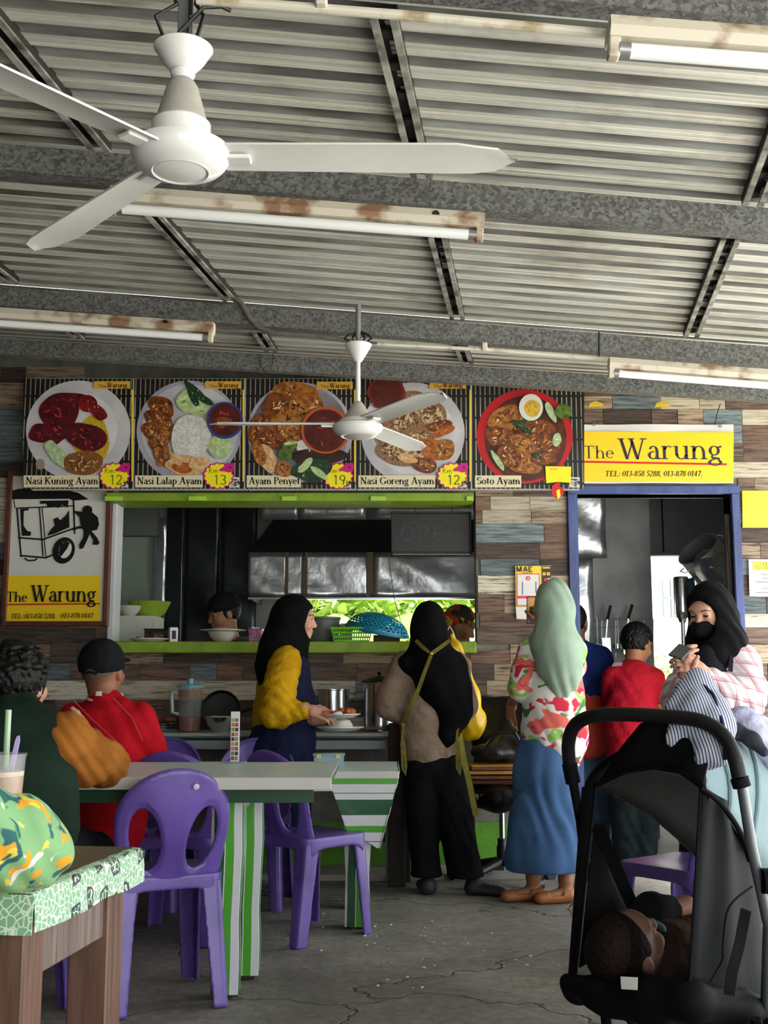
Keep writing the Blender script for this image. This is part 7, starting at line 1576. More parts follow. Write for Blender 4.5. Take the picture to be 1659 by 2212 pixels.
# ---------------------------------------------------------------- cook with black cap behind the sill
Yk = 7.75
f = Fig('cook in black cap working behind the serving hatch', (X(490, Yk), Yk, 0), 'tan'); p = f.p
hc = p(484, 1325, Yk); neck = p(500, 1385, Yk)
S = SDF(); S.chain([p(505, 1720, Yk), p(505, 1500, Yk), p(503, 1430, Yk)], [.14, .13, .14], .05).cone(p(455, 1415, Yk-.06), p(545, 1415, Yk+.1), .06, .06, .04).cone(p(502, 1420, Yk), neck, .07, .055, .04)
for sx, y_ in ((452, -.1), (545, .1)): S.chain([p(sx, 1420, Yk+y_), p(sx-10, 1500, Yk+y_-.05), p(sx-40, 1470, Yk+y_-.2)], [.05, .04, .03], .02)
S.chain([p(505, 1720, Yk), p(505, 1790, Yk), (0, 0, .05)], [.13, .1, .08], .03); f.body(S, .011); f.head(hc, yawm(118, -14), neck, 1.05, .005); f.hand(p(412, 1470, Yk-.3), (-1, -.3, 0), (0, 0, 1), 1, .6); f.hand(p(505, 1470, Yk-.1), (-1, -.3, 0), (0, 0, 1), -1, .6); f.done()
DKT = cloth('dark_tee', '#202126', '#17181c')
S = SDF(); S.chain([p(505, 1720, Yk), p(505, 1500, Yk), p(503, 1440, Yk)], [.16, .15, .15], .05).cone(p(455, 1422, Yk-.06), p(545, 1422, Yk+.1), .075, .075, .05); [S.cone(p(sx, 1425, Yk+y_), p(sx-8, 1475, Yk+y_-.03), .068, .06, .03) for sx, y_ in ((452, -.1), (545, .1))]
f.wear('shirt', S, DKT, .01, folds(.004))
f.hair(HAIR, lambda x, y, z: np.maximum(y-.03, -.06-z+.2*y), .008, .003)
S = SDF(); S.ell(f.hq(0, -.01, .045), (.098, .116, .098), f.hR, .02); f.wear('cap', S, CAPM, .006, None, f.cap_cut(lambda x, y, z: .018-z+0*x)); S = SDF(); S.ell(f.hq(0, .12, .035), (.07, .06, .01), f.hR, .01); f.wear('cap_brim', S, CAPM, .006)
# ---------------------------------------------------------------- woman with patterned headscarf behind the sill
Yz = 7.5
f = Fig('woman in a colourful patterned headscarf bending behind the hatch', (X(985, Yz), Yz, 0), 'tan'); p = f.p
hc = p(992, 1352, Yz); neck = p(975, 1408, Yz)
S = SDF(); S.chain([p(965, 1720, Yz), p(965, 1520, Yz), p(968, 1450, Yz)], [.14, .13, .13], .05).cone(p(965, 1432, Yz-.15), p(968, 1432, Yz+.15), .055, .055, .04).cone(p(968, 1440, Yz), neck, .07, .05, .04).chain([p(965, 1435, Yz-.15), p(975, 1500, Yz-.18), p(1030, 1480, Yz-.15)], [.045, .037, .025], .02).chain([p(965, 1435, Yz+.15), p(975, 1500, Yz+.18), p(1030, 1480, Yz+.1)], [.045, .037, .025], .02).chain([p(965, 1720, Yz), (0, 0, .05)], [.13, .09], .03)
f.body(S, .011); f.head(hc, yawm(-98, -22), neck, 1.0, .005); f.hand(p(1030, 1480, Yz-.15), (1, 0, 0), (0, 0, 1), -1, .6); f.hand(p(1030, 1480, Yz+.1), (1, 0, 0), (0, 0, 1), 1, .6); f.done()
SCF = floral('scarf_print', '#23301a', [('#c8241f', .54, 1), ('#d8a51c', .6, 1.3), ('#4a8a2a', .6, 1.2)], 15)
S = SDF(); S.ell(f.hq(0, -.012, .03), (.09, .11, .108), f.hR, .02); S.cone(f.hq(0, -.1, -.01), f.hq(0, -.13, -.06), .04, .03, .03); f.wear('headscarf', S, SCF, .006, folds(.003, 60, 50, 40), f.cap_cut(lambda x, y, z: np.maximum(y-.075-.0*z, .012-z+.55*np.minimum(y, .06)*0+np.where(y < 0, y*.8, y*.25))))
S = SDF(); S.chain([p(965, 1720, Yz), p(965, 1520, Yz), p(968, 1455, Yz)], [.155, .15, .15], .05).cone(p(966, 1438, Yz-.15), p(968, 1438, Yz+.15), .07, .07, .05); f.wear('shirt', S, DKT, .01, folds(.004))
# ---------------------------------------------------------------- men in the kitchen doorway
Yb = 7.6
f = Fig('man in blue polo shirt standing inside the kitchen door', (X(1265, Yb), Yb, 0), 'brown'); p = f.p
hc = p(1240, 1345, Yb); neck = p(1250, 1395, Yb)
S = SDF(); S.chain([p(1270, 1640, Yb), p(1275, 1530, Yb), p(1270, 1440, Yb)], [.13, .12, .14], .05).cone(p(1225, 1412, Yb), p(1300, 1415, Yb), .055, .055, .04).cone(p(1262, 1420, Yb), neck, .07, .055, .04).chain([p(1300, 1420, Yb), p(1306, 1490, Yb), p(1285, 1530, Yb+.1)], [.05, .042, .03], .02).chain([p(1226, 1418, Yb-.02), p(1250, 1490, Yb-.16), p(1262, 1520, Yb-.05)], [.05, .042, .03], .02)
legs_sdf(S, [(p(1258, 1650, Yb), p(1258, 1750, Yb), p(1256, 1840, Yb)), (p(1290, 1650, Yb), p(1292, 1750, Yb), p(1292, 1840, Yb))], (.085, .06, .04)); [foot(S, p(u, 1838, Yb), p(u, 1858, Yb+.16)) for u in (1256, 1292)]
f.body(S, .011); f.head(hc, yawm(-25), neck, 1.05, .006); f.hand(p(1285, 1530, Yb+.1), (-.4, .8, -.3), (0, 0, 1), -1, .5); f.hand(p(1262, 1520, Yb-.05), (.4, .6, -.4), (0, 0, 1), 1, .5); f.done()
BLUS = cloth('royal_blue', '#1f3474', '#17285c'); JEAN = cloth('faded_jean', '#56708c', '#3f566f'); ORA = cloth('salmon', '#d2523e', '#b8422f')
S = SDF(); S.chain([p(1272, 1545, Yb), p(1275, 1490, Yb), p(1270, 1440, Yb)], [.15, .15, .15], .05, (FLAT, .85)).cone(p(1228, 1420, Yb), p(1298, 1422, Yb), .07, .07, .05).cone(p(1300, 1425, Yb), p(1305, 1478, Yb), .066, .06, .03).cone(p(1228, 1425, Yb-.04), p(1250, 1480, Yb-.15), .066, .06, .03).cone(p(1252, 1400, Yb), p(1258, 1418, Yb), .062, .08, .03)
f.wear('polo_shirt', S, BLUS, .009, folds(.004, 24, 20, 12))
S = SDF(); legs_sdf(S, [(p(1258, 1610, Yb), p(1258, 1750, Yb), p(1256, 1835, Yb)), (p(1290, 1610, Yb), p(1292, 1750, Yb), p(1292, 1835, Yb))], (.105, .085, .07)); f.wear('jeans', S, JEAN, .01, folds(.005, 20, 20, 14))
S = SDF(); S.chain([p(1272, 1520, Yb-.1), p(1275, 1600, Yb-.12)], [.1, .12], .04, (FLAT, .5)); f.wear('waist_apron', S, ORA, .009, folds(.005, 30, 20, 20)); f.hair(HAIR, lambda x, y, z: np.maximum(y-.03, -.07-z+.2*y), .005, .001)
Yd = 7.3
f = Fig('man in red shirt bending over inside the kitchen door', (X(1375, Yd), Yd, 0), 'tan'); p = f.p
hc = p(1376, 1390, Yd+.06); neck = p(1368, 1440, Yd)
S = SDF(); S.chain([p(1365, 1640, Yd-.06), p(1362, 1550, Yd-.05), p(1366, 1475, Yd)], [.14, .13, .14], .05).cone(p(1325, 1455, Yd), p(1412, 1460, Yd), .055, .055, .04).cone(p(1366, 1460, Yd), neck, .07, .055, .04).chain([p(1412, 1462, Yd), p(1424, 1518, Yd+.08), p(1402, 1530, Yd+.28)], [.05, .042, .03], .02).chain([p(1325, 1460, Yd), p(1318, 1530, Yd+.06), p(1350, 1540, Yd+.28)], [.05, .042, .03], .02)
legs_sdf(S, [(p(1348, 1650, Yd-.05), p(1350, 1760, Yd), p(1352, 1850, Yd)), (p(1386, 1650, Yd-.05), p(1390, 1760, Yd), p(1392, 1850, Yd))], (.085, .06, .04)); [foot(S, p(u, 1848, Yd), p(u, 1866, Yd+.16)) for u in (1352, 1392)]
f.body(S, .011); f.head(hc, yawm(-48, -20), neck, 1.02, .005); f.hand(p(1402, 1530, Yd+.28), (-.2, 1, -.2), (0, 0, 1), -1, .6); f.hand(p(1350, 1540, Yd+.28), (.2, 1, -.2), (0, 0, 1), 1, .6); f.done()
RED2 = cloth('crimson', '#b0192c', '#96121f')
S = SDF(); S.chain([p(1365, 1625, Yd-.06), p(1362, 1550, Yd-.05), p(1366, 1480, Yd)], [.16, .155, .155], .05, (FLAT, .9)).cone(p(1327, 1462, Yd), p(1410, 1466, Yd), .068, .068, .05).cone(p(1412, 1468, Yd), p(1420, 1500, Yd+.05), .066, .062, .03).cone(p(1325, 1465, Yd), p(1320, 1512, Yd+.04), .066, .06, .03).cone(p(1368, 1445, Yd), p(1367, 1460, Yd), .066, .09, .03)
f.wear('shirt', S, RED2, .009, folds(.0045, 22, 20, 12)); b = MB(); b.sheet([[p(1322, 1440, Yd-.17), p(1343, 1438, Yd-.17)], [p(1325, 1432, Yd-.16), p(1345, 1430, Yd-.16)]], .001); b.build('back_print', cloth('faded_print', '#8a7a7c'), f.root)
S = SDF(); legs_sdf(S, [(p(1348, 1640, Yd-.05), p(1350, 1760, Yd), p(1352, 1845, Yd)), (p(1386, 1640, Yd-.05), p(1390, 1760, Yd), p(1392, 1845, Yd))], (.11, .09, .075)); f.wear('trousers', S, cloth('dark_teal', '#1c2a2c', '#141f21'), .01, folds(.005, 20, 20, 14))
f.hair(HAIR, lambda x, y, z: np.maximum(y-.075-.3*(z-.05), np.where(z < .03, np.maximum(-.05-z+.2*y, y-.0), -1)), .014, .005)
# ---------------------------------------------------------------- woman with mask and phone
def plaid():
    m, t, b = newmat('plaid_cloth'); N, L = t.nodes, t.links; tc = N.new('ShaderNodeTexCoord'); cur = None
    for ax, per, w, c in (((.9, .3, .2), .06, .3, '#b9808e'), ((.15, .2, 1), .06, .28, '#c08a98'), ((.9, .3, .2), .06, .08, '#a54a5e'), ((.15, .2, 1), .06, .07, '#a04458')):
        d = N.new('ShaderNodeVectorMath'); d.operation = 'DOT_PRODUCT'; d.inputs[1].default_value = ax; L.new(tc.outputs['Object'], d.inputs[0])
        a = N.new('ShaderNodeMath'); a.operation = 'MULTIPLY'; a.inputs[1].default_value = 1/per; L.new(d.outputs['Value'], a.inputs[0]); fr = N.new('ShaderNodeMath'); fr.operation = 'FRACT'; L.new(a.outputs[0], fr.inputs[0])
        l = N.new('ShaderNodeMath'); l.operation = 'LESS_THAN'; l.inputs[1].default_value = w; L.new(fr.outputs[0], l.inputs[0]); k = N.new('ShaderNodeMath'); k.operation = 'MULTIPLY'; k.inputs[1].default_value = .55; L.new(l.outputs[0], k.inputs[0])
        x = N.new('ShaderNodeMixRGB'); L.new(k.outputs[0], x.inputs['Fac']); x.inputs['Color2'].default_value = (*srgb(c), 1)
        if cur is None: x.inputs['Color1'].default_value = (*srgb('#dcd6dc'), 1)
        else: L.new(cur, x.inputs['Color1'])
        cur = x.outputs['Color']
    L.new(cur, b.inputs['Base Color']); b.inputs['Roughness'].default_value = .85; return m
Yp = 4.9
f = Fig('woman in black hijab, face mask and plaid shirt looking at her phone', (X(1545, Yp), Yp, 0), 'rosy'); p = f.p
hc = p(1534, 1322, Yp); neck = p(1548, 1395, Yp)
S = SDF(); S.chain([p(1555, 1680, Yp), p(1555, 1540, Yp), p(1550, 1450, Yp)], [.13, .11, .12], .04).cone(p(1500, 1425, Yp+.09), p(1604, 1425, Yp-.05), .05, .05, .04).cone(p(1550, 1435, Yp), neck, .07, .05, .04)
aL = [p(1606, 1430, Yp-.06), p(1602, 1525, Yp-.16), p(1518, 1450, Yp-.26)]; aR = [p(1498, 1430, Yp+.08), p(1466, 1510, Yp-.06), p(1482, 1462, Yp-.24)]
S.chain(aL, [.045, .037, .025], .02).chain(aR, [.045, .037, .025], .02)
legs_sdf(S, [(p(1530, 1690, Yp), p(1530, 1830, Yp), (p(1530, 1700, Yp).x, 0, .07)), (p(1580, 1690, Yp), p(1580, 1830, Yp), (p(1580, 1700, Yp).x, 0, .07))], (.085, .06, .04))
f.body(S); f.head(hc, yawm(132, -16), neck, 1.0, .004); f.hand(aL[2], (-1, -.25, .45), (.3, -.9, .3), 1, .75); f.hand(aR[2], (-.2, -.4, 1), (-.9, -.3, 0), 1, .7); f.done()
PLD = plaid(); APB = cloth('apron_black', '#1d1d26', '#15151c')
S = SDF(); S.chain([p(1555, 1600, Yp), p(1556, 1540, Yp), p(1552, 1460, Yp)], [.14, .13, .135], .05); S.cone(p(1500, 1432, Yp+.09), p(1600, 1432, Yp-.05), .065, .065, .05); S.chain([aL[0], p(1612, 1490, Yp-.12), aL[1], p(1562, 1490, Yp-.23), p(1534, 1465, Yp-.25)], [.065, .078, .076, .058, .042], .04); S.chain([aR[0], p(1474, 1490, Yp), p(1466, 1512, Yp-.07), p(1478, 1478, Yp-.2)], [.062, .068, .066, .045], .04)
f.wear('plaid_shirt', S, PLD, .007, folds(.004, 28, 26, 20, 1))
S = SDF(); S.chain([p(1528, 1420, Yp-.1), p(1530, 1480, Yp-.1), p(1546, 1560, Yp-.05), p(1550, 1640, Yp-.03)], [.055, .085, .11, .13], .04); f.wear('apron', S, APB, .008, folds(.003, 24, 20, 8)); S = SDF(); S.chain([p(1555, 1600, Yp), p(1555, 1720, Yp), (.01, 0, .2)], [.13, .16, .19], .05); f.wear('skirt', S, TROU, .011, folds(.005, 22, 20, 4), lambda x, y, z: .08-z+0*x+0*y); ribbon(f, 'apron_strap', [p(1578, 1450, Yp-.17), p(1580, 1420, Yp-.14), p(1590, 1392, Yp-.07)], .018, APB)
S = SDF(); S.ell(f.hq(0, -.008, .012), (.094, .112, .122), f.hR, .03); S.chain([f.hq(0, -.02, -.05), p(1548, 1390, Yp-.02), p(1545, 1425, Yp-.08)], [.09, .105, .07], .05); S.cone(f.hq(.02, -.08, .0), p(1580, 1400, Yp-.01), .06, .05, .05); S.cone(p(1510, 1395, Yp+.02), p(1575, 1400, Yp-.04), .05, .06, .05); S.ell(f.hq(0, .115, -.012), (.078, .085, .09), f.hR, .012, 's')
f.wear('hijab', S, BLKH, .006, folds(.003, 26, 26, 16, 3))
S = SDF(); S.ell(f.hq(0, .05, -.055), (.068, .068, .062), f.hR, .02); S.cone(f.hq(0, .105, -.03), f.hq(0, .112, -.055), .012, .016, .03); f.wear('face_mask', S, cloth('mask_black', '#141416', bump=.1), .005, None, f.cap_cut(lambda x, y, z: np.maximum(np.maximum(z+.018+.12*np.abs(x)*0, -.105-z), .02-y)))
ph = thing('phone', 'phone in the hands of the masked woman', 'phone', at(1470, 1408, Yp-.32)); ph.rotation_euler = (-1.15, .35, -.5); MB().box(-.03, .03, -.004, .004, -.06, .06).build('phone_case', mat('grey_phone', '#2b2a2c', .45), ph, bevel=.004); MB().box(-.027, .027, .004, .005, -.056, .056).build('screen', mat('dark_screen', '#1a1d24', .1), ph)
# ---------------------------------------------------------------- floral sleeve in the left foreground
Ys = 1.86
f = Fig('person in green floral sleeve leaning on the foreground table, mostly out of frame', (X(-330, Ys), 1.75, 0), 'light'); p = f.p
S = SDF(); S.chain([p(-300, 1560, 1.6), p(60, 1836, 1.82), p(-180, 1850, 2.0)], [.05, .04, .028], .03); S.chain([p(-420, 2100, 1.7), p(-430, 1620, 1.7)], [.14, .14], .04); S.chain([p(-420, 2100, 1.7), (p(-420, 2100, 1.7).x, 0, .06)], [.13, .08], .03).cone(p(-430, 1560, 1.7), p(-430, 1450, 1.7), .06, .055, .03)
f.body(S); f.head(p(-430, 1320, 1.72), yawm(-30), p(-430, 1480, 1.7), 1, .008); f.hand(p(-180, 1850, 2.0), (-1, .3, 0), (0, 0, 1), 1, .4); f.done()
GFL = floral('green_floral_cloth', '#7aa874', [('#d9d8cc', .6, 1.2), ('#1f5a5c', .6, (1.6, .6)), ('#dc9a1c', .6, (1.1, 1)), ('#d8c64a', .66, 1.5)], 27)
S = SDF(); S.chain([p(-290, 1590, 1.62), p(-70, 1790, 1.74), p(20, 1822, 1.79), p(72, 1836, 1.84), p(-40, 1868, 1.94), p(-150, 1862, 2.0)], [.07, .06, .062, .05, .05, .045], .04); S.chain([p(-420, 2050, 1.7), p(-420, 1640, 1.7)], [.17, .16], .05)
f.wear('floral_blouse', S, GFL, .0065, folds(.004, 30, 26, 20, 2))
# ================================================================ STROLLER with baby
NYL = mat('black_nylon_fabric', '#0d0e11', .65, var=.2, scale=6, bump=.25, bscale=14, spec=.08); NYLG = mat('charcoal_nylon', '#131519', .7, var=.25, scale=5, bump=.3, bscale=10, spec=.12)
FOAM = mat('black_foam', '#0e0e10', .55, var=.1, bump=.15, bscale=150, spec=.3); ALU = mat('grey_alloy', '#6f747a', .35, metal=.7, var=.1); CANO = mat('grey_blue_canopy', '#728a90', .75, var=.12, scale=5, bump=.3, bscale=14)
so = Vector((X(1400, 3.1), 3.1, 0))
sr = thing('stroller', 'black baby stroller with grey-blue canopy and see-through mesh back', 'stroller', so)
q = lambda u, v, Y: at(u, v, Y)-so
def lerp(a, b, t): return Vector(a).lerp(Vector(b), t)
def spline(pts, n=5):
    P_ = [Vector(a) for a in pts]; out = []
    for i in range(len(P_)-1):
        a, b, c, d = P_[max(i-1, 0)], P_[i], P_[i+1], P_[min(i+2, len(P_)-1)]
        for k in range(n):
            t = k/n; out.append(.5*((2*b)+(c-a)*t+(2*a-5*b+4*c-d)*t*t+(3*b-a-3*c+d)*t**3))
    return out+[P_[-1]]
HP = [q(1230, 1650, 3.25), q(1228, 1605, 3.22), q(1242, 1567, 3.18), q(1280, 1547, 3.12), q(1345, 1543, 3.07), q(1440, 1548, 3.0), q(1515, 1558, 2.94), q(1562, 1588, 2.9), q(1586, 1635, 2.87), q(1597, 1680, 2.86)]
MB().tube(spline(HP), .0185, 14).build('handle', FOAM, sr)
MB().tube([HP[0], q(1238, 1690, 3.26)], .021, 14).build('handle_collar', NYL, sr); MB().tube([HP[-1], q(1603, 1700, 2.86)], .022, 14).build('handle_collar', NYL, sr)
MB().tube([q(1238, 1690, 3.26), q(1254, 1775, 3.28), q(1268, 1900, 3.32)], .013, 10).build('frame_tube', NYL, sr)
MB().tube([q(1603, 1698, 2.86), q(1622, 1820, 2.88), q(1660, 2000, 2.92), (q(1660, 2000, 2.92).x+.06, .1, .09)], .0135, 12).build('frame_tube', ALU, sr)
MB().tube([q(1640, 1900, 2.9)+Vector((0, -.02, 0)), q(1640, 1900, 2.9)+Vector((.03, -.02, 0))], .03, 16).build('fold_joint', NYL, sr)
TL, TR_, BL, BR = q(1287, 1690, 3.24), q(1512, 1697, 2.94), q(1243, 2112, 3.2), q(1487, 2128, 2.93)
# mesh window in the back
def mesh_mat():
    m, t, b = newmat('fine_black_mesh'); b.inputs['Base Color'].default_value = (*srgb('#1c1e22'), 1); b.inputs['Roughness'].default_value = .8; b.inputs['Alpha'].default_value = .4; b.inputs['Specular IOR Level'].default_value = .1; return m
rows = []
for i in range(9):
    t = i/8; a, c = lerp(TL, BL, t), lerp(TR_, BR, t); rows.append([lerp(a, c, s/8)+Vector((0, -.01*math.sin(PI*s/8), .035*math.sin(PI*s/8)*(1-t)**2)) for s in range(9)])
MB().sheet(rows, 0).build('mesh_window', mesh_mat(), sr, angle=0)
def strip(name, a, b, w0, w1, m, off=Vector((0, -.004, 0))):
    """cloth band from a to b, width vectors w0, w1"""
    rows = [[lerp(a, b, i/10)+off, lerp(a, b, i/10)+lerp(w0, w1, i/10)*.5+off+Vector((0, -.006, 0)), lerp(a, b, i/10)+lerp(w0, w1, i/10)+off] for i in range(11)]
    return MB().sheet(rows, .003).build(name, m, sr, angle=60)
strip('back_border', TL, BL, q(1256, 1700, 3.26)-TL, q(1226, 2112, 3.22)-BL, NYL)
MB().tube([lerp(TL, BL, i/8)+Vector((0, -.008, 0)) for i in range(9)], .0028, 6).build('piping', NYLG, sr); MB().tube([lerp(TR_, BR, i/8)+Vector((0, -.008, 0)) for i in range(9)], .0035, 6).build('piping', NYL, sr)
# side panel at the right, shiny charcoal cloth with long folds
FR = [q(1590, 1745, 3.1), q(1618, 1830, 3.16), q(1640, 1960, 3.2), q(1655, 2080, 3.22), q(1690, 2185, 3.24)]
rows = []
for i in range(17):
    t = i/16; a = lerp(TR_, BR, t); k = t*4; j = min(int(k), 3); c = FR[j].lerp(FR[j+1], k-j); r = []
    for s in range(15):
        w = s/14; r.append(lerp(a, c, w)+Vector((.0, -.035*math.sin(PI*w)-.010*math.sin(w*15+t*2.5)*(1-.5*w), 0)))
    rows.append(r)
MB().sheet(rows, .003).build('side_panel', NYLG, sr, angle=0)
MB().tube(spline([q(1512, 1700, 2.93)+Vector((0, -.01, 0)), q(1560, 1740, 2.95), q(1600, 1800, 2.98), q(1620, 1860, 3.0)]), .007, 8).build('zip_edge', NYL, sr)
MB().tube(spline([q(1625, 1915, 3.0), q(1575, 1960, 2.94), q(1562, 2040, 2.92), q(1560, 2075, 2.92), q(1535, 2120, 2.9)]), .003, 6).build('seam_piping', NYL, sr)
ribn = lambda name, pts, w, m: ribbon(sr, name, pts, w, m)
ribn('side_strap', [q(1612, 1965, 2.95), q(1598, 2040, 2.92), q(1582, 2100, 2.9), q(1575, 2150, 2.9)], .026, NYL)
# base tray with bulging edge
S = SDF(); S.chain([q(1226, 2122, 3.22), q(1300, 2150, 3.12), q(1400, 2158, 3.02), q(1490, 2160, 2.94)], [.022, .04, .048, .045], .03); S.chain([q(1490, 2160, 2.94), q(1600, 2175, 3.05), q(1690, 2195, 3.2)], [.045, .04, .04], .03); S.chain([q(1240, 2140, 3.24), q(1430, 2150, 3.5), q(1640, 2130, 3.7)], [.03, .03, .03], .03); S.ell(q(1440, 2150, 3.2), (.2, .2, .05), k=.05)
np_obj('seat_base', [S.mesh(.008, folds(.003, 18, 18, 10))], NYL, sr)
MB().sheet([[q(1341, 2110, 3.02), q(1378, 2112, 2.99)], [q(1343, 2137, 3.0), q(1377, 2139, 2.97)]], .002).build('white_label', mat('label_white', '#dcdad4', .6, var=.08, scale=20), sr, smooth=False)
# inner left wall and harness belt
rows = [[q(1285, 1780, 3.27), q(1330, 1880, 3.36), q(1378, 1985, 3.46)], [q(1270, 1900, 3.25), q(1318, 1950, 3.34), q(1372, 2010, 3.44)], [q(1250, 2090, 3.23), q(1300, 2060, 3.33), q(1365, 2040, 3.44)]]
MB().sheet(rows, .004).build('inner_side_panel', NYLG, sr, angle=0); ribn('harness_belt', [q(1290, 1785, 3.25), q(1320, 1850, 3.3), q(1350, 1920, 3.36), q(1374, 1972, 3.4)], .036, NYL)
# rolled-up flap under the handle
rows = []
tops = [q(1382, 1562, 3.09), q(1410, 1556, 3.07), q(1440, 1555, 3.05), q(1468, 1557, 3.03), q(1492, 1562, 3.0)]; mids = [q(1330, 1622, 3.14), q(1380, 1604, 3.09), q(1430, 1598, 3.05), q(1480, 1606, 3.0), q(1524, 1632, 2.95)]; bots = [q(1284, 1694, 3.23), q(1345, 1664, 3.14), q(1405, 1655, 3.07), q(1462, 1664, 3.0), q(1514, 1700, 2.92)]
for k in range(9):
    t = k/8; rows.append([(lerp(tops[i], mids[i], t*2) if t < .5 else lerp(mids[i], bots[i], t*2-1))+Vector((0, -.02-.014*math.sin(t*PI), 0)) for i in range(5)])
MB().sheet(rows, .006).build('roll_up_flap', NYL, sr, angle=0); MB().tube([Vector(b)+Vector((0, -.03, 0)) for b in bots], .007, 8).build('flap_edge', NYL, sr)
# canopy: arcs fanning forwards
ARC = [(q(1268, 1702, 3.27), q(1408, 1612, 3.13), q(1516, 1702, 2.95)), (q(1330, 1720, 3.42), q(1480, 1575, 3.32), q(1572, 1765, 3.0)), (q(1400, 1760, 3.6), q(1570, 1570, 3.5), q(1618, 1835, 3.08)), (q(1470, 1820, 3.75), q(1650, 1600, 3.65), q(1665, 1905, 3.22)), (q(1540, 1890, 3.85), q(1720, 1680, 3.8), q(1715, 1965, 3.36))]
rows = []; n = 20
for k in range(len(ARC)-1):
    for f_ in range(4):
        t = f_/4; L_, A_, R_ = [lerp(ARC[k][i], ARC[k+1][i], t) for i in range(3)]; mid = (L_+R_)/2; puff = 1+.035*math.sin(PI*t)
        rows.append([mid+(R_-L_)*.5*(-math.cos(PI*j/n))+(A_-mid)*math.sin(PI*j/n)*puff for j in range(n+1)])
L_, A_, R_ = ARC[-1]; mid = (L_+R_)/2; rows.append([mid+(R_-L_)*.5*(-math.cos(PI*j/n))+(A_-mid)*math.sin(PI*j/n) for j in range(n+1)])
MB().sheet(rows, .004).build('canopy', CANO, sr, angle=0)
mc = sum((a[1] for a in ARC), Vector())/5-Vector((0, 0, .25)); MB().sheet([[mc+(v-mc)*.985 for v in r] for r in rows], .002).build('canopy_lining', NYLG, sr, angle=0)
for k, (L_, A_, R_) in enumerate(ARC): mid = (L_+R_)/2; MB().tube([mid+(R_-L_)*.505*(-math.cos(PI*j/n))+(A_-mid)*math.sin(PI*j/n)*1.01 for j in range(n+1)], .008, 8).build('canopy_rib', NYL if k == 0 else CANO, sr)
# chassis and wheels
for (x, y) in ((-.12, .12), (.2, -.15)):
    MB().tube([(x, y, .28), (x+.02, y+.02, .09)], .014, 8).build('wheel_strut', NYL, sr); MB().tube([(x+.02, y-.02, .28), (x+.12, y+.04, .12)], .01, 8).build('wheel_brace', NYL, sr)
    w = MB().lathe([(.03, -.02), (.06, -.022), (.068, -.012), (.068, .012), (.06, .022), (.03, .02)], 28, TR(x+.02, y+.02, .07, .7, PI/2)).build('wheel', BLACK, sr); MB().lathe([(.028, -.024), (.028, .024)], 16, TR(x+.02, y+.02, .07, .7, PI/2)).build('hub', ALU, w)
MB().tube([(-.1, .14, .1), (.22, -.13, .1)], .011, 8).build('axle', NYL, sr)
for (x, y) in ((.28, .62), (.55, .35)): w = MB().lathe([(.03, -.02), (.055, -.02), (.06, 0), (.055, .02), (.03, .02)], 24, TR(x, y, .062, .7, PI/2)).build('wheel', BLACK, sr); MB().tube([(x, y, .07), (x-.1, y-.1, .28)], .012, 8).build('wheel_strut', NYL, sr)
# ---------------------------------------------------------------- baby lying inside
Yy = 3.16
bo = at(1350, 2100, Yy); bo.z = 0
f = Fig('sleeping baby with dark hair and blue pacifier in the stroller', bo, 'light'); p = f.p
fw_ = Vector((.62, .22, .75)).normalized(); up_ = Vector((-.66, -.6, .42)); up_ = (up_-fw_*up_.dot(fw_)).normalized(); rt_ = fw_.cross(up_)
HR = Matrix((rt_, fw_, up_)).transposed(); hc = p(1352, 2050, Yy)
dn = -up_; nk = hc+dn*.12+Vector((0, 0, .02)); dn = Vector((.74, .67, .03))
S = SDF(); S.chain([nk, nk+dn*.08, nk+dn*.28], [.05, .075, .07], .03); S.chain([nk+dn*.03+rt_*-.07, p(1425, 1968, Yy+.22), p(1482, 1955, Yy+.26)], [.035, .034, .03], .02); S.chain([nk+dn*.03+rt_*.07, nk+dn*.12+rt_*.1, nk+dn*.22+rt_*.06+fw_*.05], [.035, .032, .026], .02)
for s_ in (-1, 1): S.chain([nk+dn*.28+rt_*.04*s_, nk+dn*.42+rt_*.07*s_+fw_*.06, nk+dn*.52+rt_*.05*s_], [.05, .042, .03], .02)
f.body(S, .007); f.head(hc, HR, nk, .97, .0045, .042); f.hand(p(1482, 1955, Yy+.26), (1, .2, 0), (0, 0, 1), 1, .8, .6); f.done()
f.hair(mat('baby_hair', '#1d120c', .6, spec=.1, var=.4, scale=70, stretch=(1, 1, 1), bump=.5, bscale=130), lambda x, y, z: np.maximum(y-.052-.25*(z-.05), np.where(z < -.02, np.maximum(y+.02, -.06-z), -1)), .004, .0015)
MB().lathe([(0, .012), (.012, .011), (.02, .006), (.021, 0), (.012, -.004), (0, -.004)], 20, Matrix.Translation(f.hq(0, .112, -.066)) @ (HR @ Matrix.Rotation(-PI/2, 3, 'X')).to_4x4()).build('pacifier', mat('pacifier_blue', '#5fa8c9', .35, var=0), f.root)
S = SDF(); S.chain([nk+dn*.01, nk+dn*.08, nk+dn*.26], [.05, .092, .086], .04); S.chain([nk+dn*.03+rt_*.075, nk+dn*.12+rt_*.1], [.05, .046], .03); f.wear('shirt', S, cloth('brown_onesie', '#5a3f2c', '#46301f'), .007, folds(.002, 50, 50, 40))
S = SDF(); S.chain([nk+dn*.03+rt_*-.07, p(1408, 1972, Yy+.2), p(1440, 1968, Yy+.235)], [.05, .05, .045], .03); f.wear('dark_sleeve', S, cloth('dark_knit', '#16181b', '#0f1113'), .006, folds(.003, 60, 60, 50))
MB().tube([nk+fw_*.06+rt_*.04+dn*.02, nk+fw_*.085+dn*.04, nk+fw_*.08+rt_*-.04+dn*.06], .005, 6).build('collar_piping', cloth('collar_cream', '#b59a72'), f.root)
